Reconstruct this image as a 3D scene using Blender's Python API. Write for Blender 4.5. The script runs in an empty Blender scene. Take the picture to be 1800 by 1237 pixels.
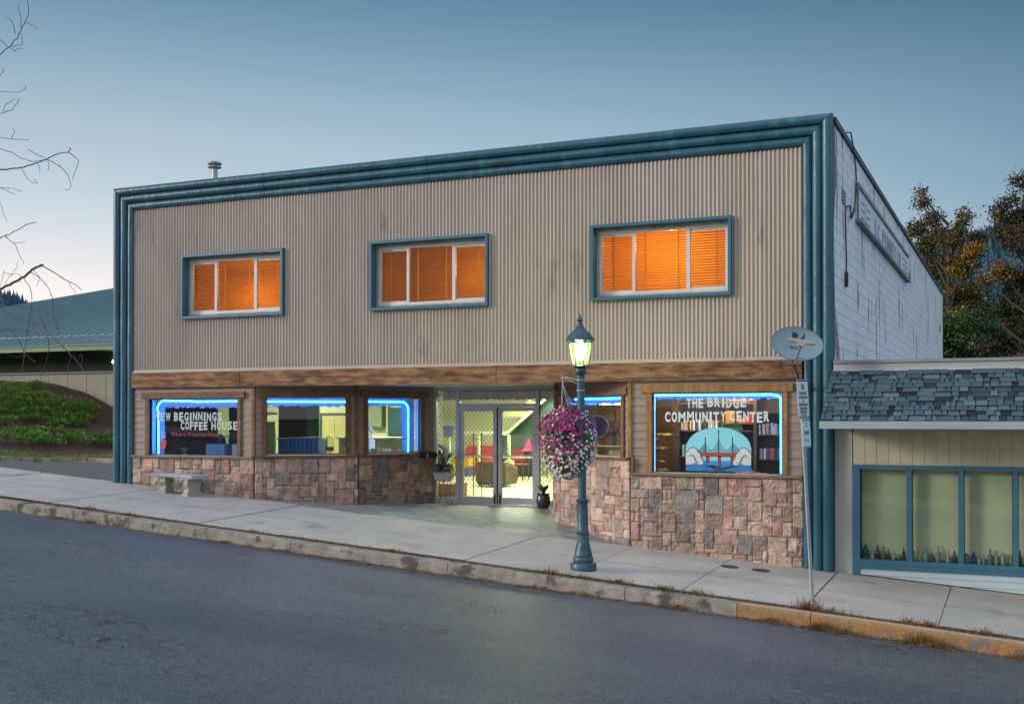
import bpy, bmesh, math, random
from mathutils import Vector, Matrix, noise
from math import radians as R, sin, cos, pi
random.seed(7)
scene = bpy.context.scene
col = scene.collection

# ------------------------------------------------------------------ camera
cd = bpy.data.cameras.new('camera'); cam = bpy.data.objects.new('camera', cd); col.objects.link(cam)
cam.location = (0, -20, 0)
cam.rotation_euler = (R(90 + 0.4437), 0, R(24.0216))
cd.sensor_width = 36; cd.lens = 36 * 2004.2 / 1800; cd.shift_y = 99.8 / 1800
cd.clip_start = .2; cd.clip_end = 9000
scene.camera = cam

# ------------------------------------------------------------------ world, sun, exposure
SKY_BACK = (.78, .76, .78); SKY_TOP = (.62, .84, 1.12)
SUN_AZ = 47      # degrees to the left of +y
w = bpy.data.worlds.new('World'); scene.world = w; w.use_nodes = True
nt = w.node_tree; nt.nodes.clear()
N = nt.nodes.new; L = nt.links.new
out = N('ShaderNodeOutputWorld'); bg = N('ShaderNodeBackground'); bg.inputs[1].default_value = .15
sky = N('ShaderNodeTexSky'); sky.sky_type = 'NISHITA'; sky.sun_disc = False
sky.sun_elevation = R(4); sky.sun_rotation = R(-SUN_AZ); sky.altitude = 600
def Mth(op, a, b=None, c=None):
    m = N('ShaderNodeMath'); m.operation = op
    for i, v in enumerate((a, b, c)):
        if v is None: continue
        if isinstance(v, (int, float)): m.inputs[i].default_value = v
        else: L(v, m.inputs[i])
    return m.outputs[0]
def Mix(f, a, b):
    m = N('ShaderNodeMix'); m.data_type = 'RGBA'
    for i, v in ((0, f), (6, a), (7, b)):
        if isinstance(v, tuple): m.inputs[i].default_value = (*v, 1)
        elif isinstance(v, (int, float)): m.inputs[i].default_value = v
        else: L(v, m.inputs[i])
    return m.outputs[2]
def Rng(v, a, b):
    m = N('ShaderNodeMapRange'); m.interpolation_type = 'SMOOTHSTEP'; L(v, m.inputs[0]); m.inputs[1].default_value = a; m.inputs[2].default_value = b; return m.outputs[0]
tcw = N('ShaderNodeTexCoord'); nrm = N('ShaderNodeVectorMath'); nrm.operation = 'NORMALIZE'; L(tcw.outputs['Generated'], nrm.inputs[0])
sep = N('ShaderNodeSeparateXYZ'); L(nrm.outputs[0], sep.inputs[0]); dx, dy, dz = sep.outputs
toward = Mth('ADD', Mth('MULTIPLY', dx, -sin(R(SUN_AZ))), Mth('MULTIPLY', dy, cos(R(SUN_AZ))))
left = Rng(toward, .45, 1.0)
hz = Mix(left, (.20, .36, .46), (.93, .86, .85)); md_ = Mix(left, (.105, .24, .345), (.40, .53, .64)); tp = Mix(left, (.015, .070, .135), (.06, .19, .31))
grad = Mix(Rng(dz, .02, .21), hz, md_); grad = Mix(Rng(dz, .16, .40), grad, tp)
# unseen dome brightened behind camera, right and overhead to light walls and ground
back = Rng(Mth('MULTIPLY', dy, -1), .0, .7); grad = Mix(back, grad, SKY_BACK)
side = Rng(dx, .30, .9); grad = Mix(side, grad, (.62, .80, 1.02))
top_ = Rng(dz, .55, .95); grad = Mix(top_, grad, SKY_TOP)
nsk = N('ShaderNodeMix'); nsk.data_type = 'RGBA'; nsk.blend_type = 'ADD'; nsk.inputs[0].default_value = .006; L(grad, nsk.inputs[6]); L(sky.outputs[0], nsk.inputs[7])
bg.inputs[1].default_value = 1.0
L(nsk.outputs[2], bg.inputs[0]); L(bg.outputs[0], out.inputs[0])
sl = bpy.data.lights.new('sun', 'SUN'); sun = bpy.data.objects.new('sun', sl); col.objects.link(sun)
sl.energy = 2.3; sl.angle = R(14); sl.color = (1, .93, .85)
sun.rotation_euler = Vector((sin(R(122)), -cos(R(122)), -math.tan(R(16)))).to_track_quat('-Z', 'Y').to_euler()
vs = scene.view_settings; vs.view_transform = 'Standard'; vs.look = 'None'; vs.exposure = 0.15; vs.gamma = 1; vs.use_curve_mapping = False

# ------------------------------------------------------------------ materials
MATS = {}
def mat(name, c1, c2=None, rough=.7, ns=3.0, stretch=(1, 1, 1), bump=0, bs=40, metal=0, detail=6, c3=None, s3=1.2, t3=.6, spec=.5, attr=None, coord='Object', emis=None, trans=0, alpha=None, contrast=1.0):
    if name in MATS: return MATS[name]
    m = bpy.data.materials.new(name); m.use_nodes = True; MATS[name] = m
    t = m.node_tree; b = t.nodes['Principled BSDF']; n = t.nodes.new; l = t.links.new
    b.inputs['Roughness'].default_value = rough; b.inputs['Metallic'].default_value = metal
    b.inputs['Specular IOR Level'].default_value = spec
    if trans: b.inputs['Transmission Weight'].default_value = trans
    tc = n('ShaderNodeTexCoord'); mp = n('ShaderNodeMapping'); mp.inputs['Scale'].default_value = stretch
    l(tc.outputs[coord], mp.inputs[0])
    c2 = c2 or tuple(x * .72 for x in c1)
    nz = n('ShaderNodeTexNoise'); nz.inputs['Scale'].default_value = ns; nz.inputs['Detail'].default_value = detail
    l(mp.outputs[0], nz.inputs[0])
    rp = n('ShaderNodeValToRGB'); h = .25 / contrast
    rp.color_ramp.elements[0].position = .5 - h; rp.color_ramp.elements[1].position = .5 + h
    rp.color_ramp.elements[0].color = (*c2, 1); rp.color_ramp.elements[1].color = (*c1, 1)
    l(nz.outputs[0], rp.inputs[0]); cur = rp.outputs[0]
    if c3:
        n2 = n('ShaderNodeTexNoise'); n2.inputs['Scale'].default_value = s3; n2.inputs['Detail'].default_value = 8
        n2.inputs['Roughness'].default_value = .65; l(mp.outputs[0], n2.inputs[0])
        r2 = n('ShaderNodeValToRGB'); r2.color_ramp.elements[0].position = t3; r2.color_ramp.elements[1].position = min(1, t3 + .08)
        l(n2.outputs[0], r2.inputs[0]); mx = n('ShaderNodeMix'); mx.data_type = 'RGBA'
        l(r2.outputs[0], mx.inputs[0]); l(cur, mx.inputs[6]); mx.inputs[7].default_value = (*c3, 1); cur = mx.outputs[2]
    if attr:
        at = n('ShaderNodeAttribute'); at.attribute_name = attr
        mx = n('ShaderNodeMix'); mx.data_type = 'RGBA'; mx.blend_type = 'MULTIPLY'; mx.inputs[0].default_value = 1
        l(cur, mx.inputs[6]); l(at.outputs[0], mx.inputs[7]); cur = mx.outputs[2]
    l(cur, b.inputs['Base Color'])
    if bump:
        nb = n('ShaderNodeTexNoise'); nb.inputs['Scale'].default_value = bs; nb.inputs['Detail'].default_value = 5
        l(mp.outputs[0], nb.inputs[0]); bp = n('ShaderNodeBump'); bp.inputs['Strength'].default_value = bump
        bp.inputs['Distance'].default_value = .02; l(nb.outputs[0], bp.inputs['Height']); l(bp.outputs[0], b.inputs['Normal'])
    if emis:
        b.inputs['Emission Color'].default_value = (*emis[0], 1); b.inputs['Emission Strength'].default_value = emis[1]
    return m
def glass(name, tint=(1, 1, 1), refl=1.0, rough=.0):
    if name in MATS: return MATS[name]
    m = bpy.data.materials.new(name); m.use_nodes = True; MATS[name] = m
    t = m.node_tree; t.nodes.clear(); n = t.nodes.new; l = t.links.new
    o = n('ShaderNodeOutputMaterial'); mx = n('ShaderNodeMixShader'); tr = n('ShaderNodeBsdfTransparent'); gl = n('ShaderNodeBsdfGlossy')
    tr.inputs[0].default_value = (*tint, 1); gl.inputs['Roughness'].default_value = rough
    fr = n('ShaderNodeLayerWeight'); pw5 = n('ShaderNodeMath'); pw5.operation = 'POWER'; pw5.inputs[1].default_value = 5; l(fr.outputs['Facing'], pw5.inputs[0])
    ml = n('ShaderNodeMath'); ml.operation = 'MULTIPLY_ADD'; ml.inputs[1].default_value = refl * .9; ml.inputs[2].default_value = .035 * refl
    l(pw5.outputs[0], ml.inputs[0]); l(ml.outputs[0], mx.inputs[0]); l(tr.outputs[0], mx.inputs[1]); l(gl.outputs[0], mx.inputs[2]); l(mx.outputs[0], o.inputs[0])
    return m
def emit(name, c, s):
    if name in MATS: return MATS[name]
    m = bpy.data.materials.new(name); m.use_nodes = True; MATS[name] = m
    t = m.node_tree; t.nodes.clear(); o = t.nodes.new('ShaderNodeOutputMaterial'); e = t.nodes.new('ShaderNodeEmission')
    e.inputs[0].default_value = (*c, 1); e.inputs[1].default_value = s; t.links.new(e.outputs[0], o.inputs[0]); return m
G_ = dict
teal = mat('teal_paint', (.018, .105, .150), (.012, .068, .102), .40, 2.5, bump=.6, bs=9, c3=(.035, .14, .165), s3=2.2, t3=.58, stretch=(1, 1, .35), contrast=1.3)
siding_m = mat('tan_metal', (.44, .37, .31), (.355, .30, .252), .5, 1.3, bump=.3, bs=2.2, c3=(.27, .235, .20), s3=1.6, t3=.60, stretch=(1.3, 1, .35))
lap_m = mat('lap_siding_paint', (.30, .225, .19), (.22, .165, .14), .7, 2.2, (.6, .6, 5), bump=.3, bs=30)
wood_m = mat('rough_beam_wood', (.33, .185, .085), (.11, .042, .017), .8, 2.6, (1, 1, 5), bump=.9, bs=22, c3=(.09, .04, .02), s3=2.0, t3=.56, contrast=1.5, detail=12)
wood_d = mat('stained_trim_wood', (.22, .11, .05), (.10, .045, .02), .75, 3, (2, 2, 2.5), bump=.5, bs=25, c3=(.28, .2, .13), s3=3, t3=.62)
wood_o = mat('orange_trim_wood', (.34, .17, .05), (.16, .075, .025), .75, 4, (3, 3, .8), bump=.5, bs=25, c3=(.3, .26, .2), s3=4, t3=.64)
grey_wood = mat('weathered_sill_wood', (.23, .19, .15), (.12, .09, .07), .85, 3, (1, 1, 6), bump=.4)
peel = mat('peeling_frame_paint', (.42, .43, .42), (.25, .24, .22), .8, 4, c3=(.28, .10, .04), s3=5, t3=.62, bump=.3)
vinyl = mat('white_vinyl', (.62, .60, .56), (.55, .53, .5), .4, 3)
alu = mat('aluminium_frame', (.46, .47, .49), (.36, .37, .40), .38, 2, metal=.25)
mortar = mat('mortar', (.17, .14, .12), (.11, .09, .08), .95, 10)
stone_m = mat('ledge_stone', (1.05, 1, .97), (.62, .60, .60), .85, 8, bump=1, bs=30, attr='Col', detail=10, c3=(.50, .47, .46), s3=7, t3=.57, contrast=1.4)
conc = mat('sidewalk_concrete', (.49, .44, .385), (.36, .33, .295), .8, 1.6, bump=.3, bs=60, c3=(.30, .275, .255), s3=1.3, t3=.60, detail=9)
dark_joint = mat('joint_dirt', (.05, .045, .04), (.03, .03, .025), 1, 9)
kerb_m = mat('kerb_concrete', (.34, .30, .25), (.18, .155, .13), .9, 5, bump=.7, bs=30, c3=(.08, .07, .055), s3=2.6, t3=.535)
iron = mat('post_iron_paint', (.05, .115, .145), (.025, .06, .08), .45, 7, bump=.2, bs=30, metal=.2)
galv = mat('galvanised_steel', (.42, .44, .44), (.3, .32, .33), .5, 8, metal=.4)
black = mat('black_paint', (.012, .012, .014), (.02, .02, .022), .5)
white = mat('white_paint', (.72, .74, .74), (.6, .63, .64), .6, 3)
leafg = mat('leaf_green', (.045, .13, .03), (.02, .06, .015), .6, 6)
cream = mat('cream_wall', (.62, .60, .42), (.58, .55, .38), .9, 1)
glass_c = glass('clear_glass', refl=1.1)

# ------------------------------------------------------------------ mesh helpers
class MB:
    def __init__(s, M=None): s.v = []; s.f = []; s.mi = []; s.c = []; s.M = M or Matrix(); s.cur = 0; s.cc = (1, 1, 1)
    def add(s, vs, fs):
        o = len(s.v); s.v += [s.M @ Vector(v) for v in vs]; s.f += [tuple(i + o for i in f) for f in fs]
        s.mi += [s.cur] * len(fs); s.c += [s.cc] * len(fs); return s
    def box(s, x0, x1, y0, y1, z0, z1):
        return s.add([(x0, y0, z0), (x1, y0, z0), (x1, y1, z0), (x0, y1, z0), (x0, y0, z1), (x1, y0, z1), (x1, y1, z1), (x0, y1, z1)],
                     [(0, 3, 2, 1), (4, 5, 6, 7), (0, 1, 5, 4), (1, 2, 6, 5), (2, 3, 7, 6), (3, 0, 4, 7)])
    def quad(s, a, b, c, d): return s.add([a, b, c, d], [(0, 1, 2, 3)])
    def tube(s, pts, r, n=8, cap=True):
        pts = [Vector(p) for p in pts]; m = len(pts); rr = r if isinstance(r, (list, tuple)) else [r] * m
        vs = []; up = None
        for i, p in enumerate(pts):
            d = (pts[min(i + 1, m - 1)] - pts[max(i - 1, 0)]).normalized()
            if up is None: up = Vector((0, 0, 1)) if abs(d.z) < .9 else Vector((1, 0, 0))
            a = d.cross(up)
            if a.length < 1e-4: a = d.cross(Vector((1, .3, 0)))
            a.normalize(); b = a.cross(d).normalized(); up = b
            for k in range(n):
                t = 2 * pi * k / n; vs.append(p + a * (rr[i] * cos(t)) + b * (rr[i] * sin(t)))
        fs = [(i * n + k, i * n + (k + 1) % n, (i + 1) * n + (k + 1) % n, (i + 1) * n + k) for i in range(m - 1) for k in range(n)]
        if cap: fs += [tuple(range(n - 1, -1, -1)), tuple((m - 1) * n + k for k in range(n))]
        return s.add(vs, fs)
    def lathe(s, prof, c=(0, 0, 0), n=24, axis=None, cap=True, flute=None):
        vs = []; m = len(prof); c = Vector(c)
        for j, (r, z) in enumerate(prof):
            for k in range(n):
                t = 2 * pi * k / n; q = r
                if flute and flute[0] <= j <= flute[1] and k % 2: q = r * .9
                vs.append(c + Vector((q * cos(t), q * sin(t), z)))
        fs = [(i * n + k, i * n + (k + 1) % n, (i + 1) * n + (k + 1) % n, (i + 1) * n + k) for i in range(m - 1) for k in range(n)]
        if cap: fs += [tuple(range(n - 1, -1, -1)), tuple((m - 1) * n + k for k in range(n))]
        return s.add(vs, fs)
    def prism(s, poly, y0, y1):
        "polygon in (x,z) extruded along y from y0 (front) to y1"
        n = len(poly); a = sum(poly[i][0] * poly[(i + 1) % n][1] - poly[(i + 1) % n][0] * poly[i][1] for i in range(n))
        if a < 0: poly = poly[::-1]
        vs = [(x, y0, z) for x, z in poly] + [(x, y1, z) for x, z in poly]
        return s.add(vs, [tuple(range(n)), tuple(range(2 * n - 1, n - 1, -1))] + [(i, i + n, (i + 1) % n + n, (i + 1) % n) for i in range(n)])
    def build(s, name, m, parent=None, smooth=False, loc=None):
        me = bpy.data.meshes.new(name); me.from_pydata([tuple(v) for v in s.v], [], s.f)
        for x in (m if isinstance(m, (list, tuple)) else [m]): me.materials.append(x)
        if any(s.mi): me.polygons.foreach_set('material_index', s.mi)
        if any(c != (1, 1, 1) for c in s.c):
            at = me.color_attributes.new('Col', 'FLOAT_COLOR', 'CORNER'); d = []
            for p in me.polygons: d += [*s.c[p.index], 1] * p.loop_total
            at.data.foreach_set('color', d)
        if smooth:
            me.polygons.foreach_set('use_smooth', [True] * len(me.polygons))
            try: me.set_sharp_from_angle(angle=R(45))
            except Exception: pass
        me.update()
        o = bpy.data.objects.new(name, me); col.objects.link(o)
        if parent is not None: o.parent = parent; o.matrix_parent_inverse = mpi(parent)
        if loc is not None: o.location = loc
        return o
def world_of(o):
    m = Matrix.LocRotScale(o.location, o.rotation_euler, o.scale)
    return (world_of(o.parent) @ o.matrix_parent_inverse @ m) if o.parent else m
def mpi(p): return world_of(p).inverted()
def tag(o, label=None, cat=None, group=None, kind=None):
    if label: o['label'] = label
    if cat: o['category'] = cat
    if group: o['group'] = group
    if kind: o['kind'] = kind
    return o
def thing(name, label, cat, loc=(0, 0, 0), group=None, rz=0):
    o = bpy.data.objects.new(name, None); o.empty_display_size = .2; col.objects.link(o); o.location = loc; o.rotation_euler = (0, 0, rz)
    return tag(o, label, cat, group)
def copy_tree(o, parent=None):
    c = o.copy(); col.objects.link(c)
    if parent: c.parent = parent
    for ch in [x for x in col.objects if x.parent == o]: copy_tree(ch, c)
    return c
def frame_mat(P0, P1, z=0):
    "local frame: x along wall, y into the wall (front is -y), z up"
    u = Vector((P1[0] - P0[0], P1[1] - P0[1], 0)); Lw = u.length; u.normalize()
    v = Vector((0, 0, 1)).cross(u)
    m = Matrix(((u.x, v.x, 0, P0[0]), (u.y, v.y, 0, P0[1]), (0, 0, 1, z), (0, 0, 0, 1))); return m, Lw
_dg = None
def letter_mesh(ch):
    cu = bpy.data.curves.new('t', 'FONT'); cu.body = ch; cu.size = 1; cu.offset = .038; cu.resolution_u = 3
    ob = bpy.data.objects.new('t', cu); col.objects.link(ob); bpy.context.view_layer.update()
    dg = bpy.context.evaluated_depsgraph_get(); me = bpy.data.meshes.new_from_object(ob.evaluated_get(dg))
    v = [tuple(x.co) for x in me.vertices]; f = [tuple(p.vertices) for p in me.polygons]
    bpy.data.objects.remove(ob); bpy.data.curves.remove(cu); bpy.data.meshes.remove(me); return v, f
_lc = {}
def text_into(mb, s, x0, x1, z0, z1, y, jitter=0, fixed=None, slant=0):
    "each glyph is fitted into its own cell; glyph plane is x,z at depth y"
    wid = {'I': .62, ' ': .38, 'M': 1.25, 'W': 1.25, '.': .4, "'": .3, 'i': .4, 'l': .4, 't': .6, 'r': .7, 'm': 1.3}
    tot = sum(wid.get(c, 1) for c in s); k = (x1 - x0) / tot; x = x0; rnd = random.Random(hash(s) % 1000 if False else len(s))
    for c in s:
        wc = wid.get(c, 1) * k
        if c != ' ':
            if c not in _lc: _lc[c] = letter_mesh(c)
            v, f = _lc[c]; xs = [p[0] for p in v]; ys = [p[1] for p in v]
            j = rnd.uniform(-jitter, jitter); top = max(ys) if c in ".'-" or c.islower() else max(ys)
            ref = .73; g = wc * .80 / max(1e-4, max(xs) - min(xs))
            if c == 'I': g = wc * .50 / (max(xs) - min(xs))
            if c in ".": g = wc * .5 / (max(xs) - min(xs))
            mb.add([(x + wc * (.25 if c == 'I' else .10) + (p[0] - min(xs)) * g + slant * p[1] * (z1 - z0), y, z0 + j + p[1] / ref * (z1 - z0)) for p in v], f)
        x += wc
# ------------------------------------------------------------------ terrain functions
def zp(x, y=0): return -2.615 - .0735 * (x + 2.95) + .03 * y
def ss(t): t = max(0, min(1, t)); return t * t * (3 - 2 * t)
KY = -3.72
def zg(x, y):
    if y <= 0: return zp(x, y)
    if -15 < x < -6.4: return zp(x, y) * (1 - ss(y / 3)) + (-1.945) * ss(y / 3)
    return zp(x, y)
def grid(mb, xs, ys, f):
    nx = len(xs); mb.add([(x, y, f(x, y)) for y in ys for x in xs], [(j * nx + i, j * nx + i + 1, (j + 1) * nx + i + 1, (j + 1) * nx + i) for j in range(len(ys) - 1) for i in range(nx - 1)])
def lin(a, b, n): return [a + (b - a) * i / (n - 1) for i in range(n)]

# ------------------------------------------------------------------ ground, road, sidewalk, kerb
def zfar(x, y):
    xx = max(-60, min(45, x)); return -2.615 - .0735 * (xx + 2.95) - .55
mb = MB(); xs = [-5000, -1500, -400, -120] + lin(-60, 45, 22) + [120, 400, 1500, 5000]; ys = [-5000, -1000, -200, -60, -17, -3, 0, 30, 120, 500, 1500, 6000]
grid(mb, xs, ys, zfar)
tag(mb.build('ground', mat('earth_ground', (.06, .07, .035), (.035, .04, .025), .95, .8)), kind='structure')

def asphalt_mat():
    m = bpy.data.materials.new('asphalt'); m.use_nodes = True; t = m.node_tree; b = t.nodes['Principled BSDF']; n = t.nodes.new; l = t.links.new
    tc = n('ShaderNodeTexCoord'); b.inputs['Roughness'].default_value = .55
    def noise_(s, d=6, st=(1, 1, 1)):
        mp = n('ShaderNodeMapping'); mp.inputs['Scale'].default_value = st; l(tc.outputs['Object'], mp.inputs[0])
        z = n('ShaderNodeTexNoise'); z.inputs['Scale'].default_value = s; z.inputs['Detail'].default_value = d; l(mp.outputs[0], z.inputs[0]); return z
    def ramp(src, a, c0, bb, c1):
        r = n('ShaderNodeValToRGB'); r.color_ramp.elements[0].position = a; r.color_ramp.elements[1].position = bb
        r.color_ramp.elements[0].color = (*c0, 1); r.color_ramp.elements[1].color = (*c1, 1); l(src, r.inputs[0]); return r.outputs[0]
    def mix(f, a, c, bt='MIX'):
        x = n('ShaderNodeMix'); x.data_type = 'RGBA'; x.blend_type = bt
        if isinstance(f, float): x.inputs[0].default_value = f
        else: l(f, x.inputs[0])
        l(a, x.inputs[6])
        if isinstance(c, tuple): x.inputs[7].default_value = (*c, 1)
        else: l(c, x.inputs[7])
        return x.outputs[2]
    big = noise_(.35, 5, (.35, 1.4, 1)); base = ramp(big.outputs[0], .3, (.058, .066, .074), .7, (.108, .112, .116))
    sp = noise_(42, 4); base = mix(1.0, base, ramp(sp.outputs[0], .34, (.36, .36, .36), .64, (1.5, 1.5, 1.5)), 'MULTIPLY')
    md = noise_(7, 6, (.6, 1.4, 1)); base = mix(1.0, base, ramp(md.outputs[0], .3, (.8, .8, .82), .7, (1.12, 1.1, 1.08)), 'MULTIPLY')
    # worn dark flecks along the wheel tracks
    fl = noise_(5, 4, (.5, 3.2, 1)); base = mix(ramp(fl.outputs[0], .655, (0, 0, 0), .69, (.85, .85, .85)), base, (.045, .045, .05))
    # alligator cracks in patches
    wp = noise_(3, 4); vm = n('ShaderNodeMix'); vm.data_type = 'VECTOR'; vm.inputs[0].default_value = .12
    mp = n('ShaderNodeMapping'); mp.inputs['Scale'].default_value = (.75, 1.25, 1); l(tc.outputs['Object'], mp.inputs[0]); l(mp.outputs[0], vm.inputs[4]); l(wp.outputs[1], vm.inputs[5])
    vo = n('ShaderNodeTexVoronoi'); vo.feature = 'DISTANCE_TO_EDGE'; vo.inputs['Scale'].default_value = 4.6; l(vm.outputs[1], vo.inputs[0])
    ed = ramp(vo.outputs[0], .012, (1, 1, 1), .045, (0, 0, 0))
    ms = noise_(.55, 5, (.45, 1.3, 1)); mk = ramp(ms.outputs[0], .545, (0, 0, 0), .61, (1, 1, 1))
    gt = mix(1.0, ed, mk, 'MULTIPLY'); base = mix(gt, base, (.022, .02, .02))
    vo2 = n('ShaderNodeTexVoronoi'); vo2.feature = 'DISTANCE_TO_EDGE'; vo2.inputs['Scale'].default_value = .33
    m3 = n('ShaderNodeMapping'); m3.inputs['Scale'].default_value = (.45, 1.6, 1); l(vm.outputs[1], m3.inputs[0]); l(m3.outputs[0], vo2.inputs[0])
    e2 = ramp(vo2.outputs[0], .001, (.8, .8, .8), .0045, (0, 0, 0)); nb2 = noise_(1.3, 3); e2 = mix(1.0, e2, ramp(nb2.outputs[0], .48, (0, 0, 0), .56, (1, 1, 1)), 'MULTIPLY'); base = mix(e2, base, (.035, .033, .033))
    # pale scuffs
    sc = noise_(1.6, 4, (.35, 2.4, 1)); base = mix(ramp(sc.outputs[0], .735, (0, 0, 0), .77, (.35, .35, .35)), base, (.3, .3, .29))
    l(base, b.inputs['Base Color'])
    bp = n('ShaderNodeBump'); bp.inputs['Strength'].default_value = .5; bp.inputs['Distance'].default_value = .012
    l(sp.outputs[0], bp.inputs['Height']); b2 = n('ShaderNodeBump'); b2.inputs['Strength'].default_value = .6; b2.inputs['Distance'].default_value = .02; b2.invert = True
    l(gt, b2.inputs['Height']); l(bp.outputs[0], b2.inputs['Normal']); l(b2.outputs[0], b.inputs['Normal'])
    return m
asph = asphalt_mat()
zr = lambda x, y: zp(x, KY) - .185 + .02 * min(1, (KY - y) / 6) * 2.4 + (.0 if y > -11 else (y + 11) * .02)
mb = MB(); grid(mb, lin(-90, 60, 76), [KY - .004] + lin(-4.4, -18, 15), zr)
tag(mb.build('road', asph, smooth=True), kind='structure')
mb = MB(); grid(mb, lin(-90, 60, 60), [-18.0, -18.15, -22], lambda x, y: zr(x, -18) + (.15 if y < -18.1 else 0)); mb.build('far_sidewalk', conc)
tag(bpy.data.objects['far_sidewalk'], kind='structure')

mb = MB(); rnd = random.Random(3)
jx = [-40.9 + 1.812 * i for i in range(36)]; YB = -3.33
def slab_z(x, y): return zg(x, y) + .006 * noise.noise((x * .5, y * .5, 0))
for i in range(len(jx) - 1):
    x0, x1 = jx[i] + .007, jx[i + 1] - .007
    rows = [(YB, -1.79), (-1.776, -.003)] if x0 > -17.4 else [(YB, -1.79), (-1.776, -.003)]
    dz = rnd.uniform(-.006, .006)
    for y0, y1 in rows:
        xs_ = lin(x0, x1, 5); ys_ = lin(y0, y1, 5)
        o = len(mb.v); grid(mb, xs_, ys_, lambda x, y: slab_z(x, y) + dz)
tag(mb.build('sidewalk', conc), kind='structure')
mb = MB(); grid(mb, lin(-42, 24, 67), [KY + .02, -2, .02], lambda x, y: zp(x, y) - .03)
tag(mb.build('sidewalk_base', dark_joint), kind='structure')
# recessed entrance apron
apr = mat('stamped_apron', (.30, .31, .27), (.13, .15, .16), .6, 3.5, (1, 1.6, 1), bump=.9, bs=9, c3=(.36, .36, .28), s3=3.5, t3=.57)
mb = MB(); n_ = 24
def wl(y): return -14.9 + (y / 1.2) * 1.80 if y < 1.2 else -13.1 + (y - 1.2) / 1.8 * .91
def wr(y): return -6.52 - (y / 1.3) * 1.97 if y < 1.3 else -8.49 - (y - 1.3) / 1.7 * .71
for j in range(n_):
    y0, y1 = 3.1 * j / n_, 3.1 * (j + 1) / n_
    for i in range(20):
        q = [];
        for (a, y) in ((i / 20, y0), ((i + 1) / 20, y0), ((i + 1) / 20, y1), (i / 20, y1)):
            x = wl(min(y, 3)) - .03 + a * (wr(min(y, 3)) - wl(min(y, 3)) + .06); yy = y - .10 * sin(pi * a) * (1 - y / 3.1); q.append((x, yy, zg(x, yy) + .004 + (0.002)))
        mb.quad(*q)
tag(mb.build('entrance_apron', apr), kind='structure')

# kerb with joints; the right end is painted yellow
ky = mat('yellow_kerb_paint', (.40, .20, .065), (.24, .13, .055), .85, 7, bump=.6, bs=25, c3=(.17, .14, .11), s3=5.5, t3=.51)
mb = MB(); segs = [-40, -30, -24, -20.5, -17.7, -14.4, -11.4, -8.39, -5.41, -3.72, -2.69, .3, 3.3, 6.3, 12, 24]
for i in range(len(segs) - 1):
    a, b = segs[i] + .006, segs[i + 1] - .006; n = max(2, int((b - a) / .35)); mb.cur = 1 if segs[i] > -3.8 else 0
    prof = [(KY - .015, -.22), (KY, -.03), (KY + .012, -.008), (KY + .035, .002), (KY + .19, .002), (KY + .2, -.15)]
    vs = []
    for k in range(n + 1):
        x = a + (b - a) * k / n
        for (y, dz) in prof:
            fade = 1
            jz = .006 * noise.noise((x * 2, y * 9, 1)); vs.append((x, y + .008 * noise.noise((x * 1.7, 5, dz * 9)), zp(x, y) + dz + jz - (1 - fade) * .13))
    m = len(prof); fs = [(k * m + j, (k + 1) * m + j, (k + 1) * m + j + 1, k * m + j + 1) for k in range(n) for j in range(m - 1)]
    o = len(mb.f); mb.add(vs, [f[::-1] for f in fs] + [tuple(range(m - 1, -1, -1)), tuple(n * m + j for j in range(m))])
    if mb.cur:   # worn concrete top stays bare at the back
        for q in range(o, len(mb.f)):
            if (q - o) % (m - 1) == 3 and q < o + len(fs): mb.mi[q] = 2
ktop = mat('worn_kerb_top', (.46, .33, .22), (.38, .27, .18), .9, 6, bump=.3)
tag(mb.build('kerb', [kerb_m, ky, ktop]), kind='structure')
mb = MB()
for i in range(int((24 + 17.5) / .21)):
    x = -17.5 + i * .21; v = .8 + .4 * rnd.random(); mb.cc = (v, v * rnd.uniform(.9, 1.05), v)
    z = zp(x, -3.51); mb.add([(x, KY + .205, z - .008), (x + .2, KY + .205, z - .02 + .005), (x + .2, -3.335, z - .003 - .0147), (x, -3.335, z - .003)], [(0, 1, 2, 3)])
for a in range(0): pass
tag(mb.build('brick_strip', mat('edge_brick', (.19, .095, .075), (.10, .055, .045), .9, 8, attr='Col', bump=.3)), kind='structure')

# left: asphalt drive, kerb round the bed, mulch mound
def zt(x):
    P = [(-60, 1.6), (-35.8, 1.42), (-34.3, 1.38), (-32.9, 1.25), (-31.5, .92), (-30.7, .6), (-29.9, .245), (-28, -.45), (-26, -.9), (-17, -1.1)]
    for (a, b), (c, d) in zip(P, P[1:]):
        if a <= x <= c: return b + (d - b) * (x - a) / (c - a)
    return -1.1
def zdrive(x, y): s = ss(y / 4.5); return zp(x, 0) * (1 - s) + (-1.27) * s
def yk(x): return 4.75 if x > -23.6 else 4.75 - (-23.6 - x) ** 1.6 * .55
def zm(x, y):
    t = max(0, (y - 4.9) / 7.1); b = zdrive(x, min(4.75, yk(x))) + .12; f = (t ** .85) if t < 1 else 1
    return b + (zt(x) - b) * f + .03 * noise.noise((x * 1.3, y * 1.3, 0))
mb = MB(); grid(mb, lin(-60, -18.6, 60), [0.0] + lin(.3, 5.2, 12), lambda x, y: min(zdrive(x, y), 99) - .002)
tag(mb.build('driveway', mat('old_asphalt', (.13, .125, .12), (.09, .087, .085), .9, 5, bump=.4, bs=60)), kind='structure')
mb = MB(); X = lin(-26.6, -17, 60)
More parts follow.
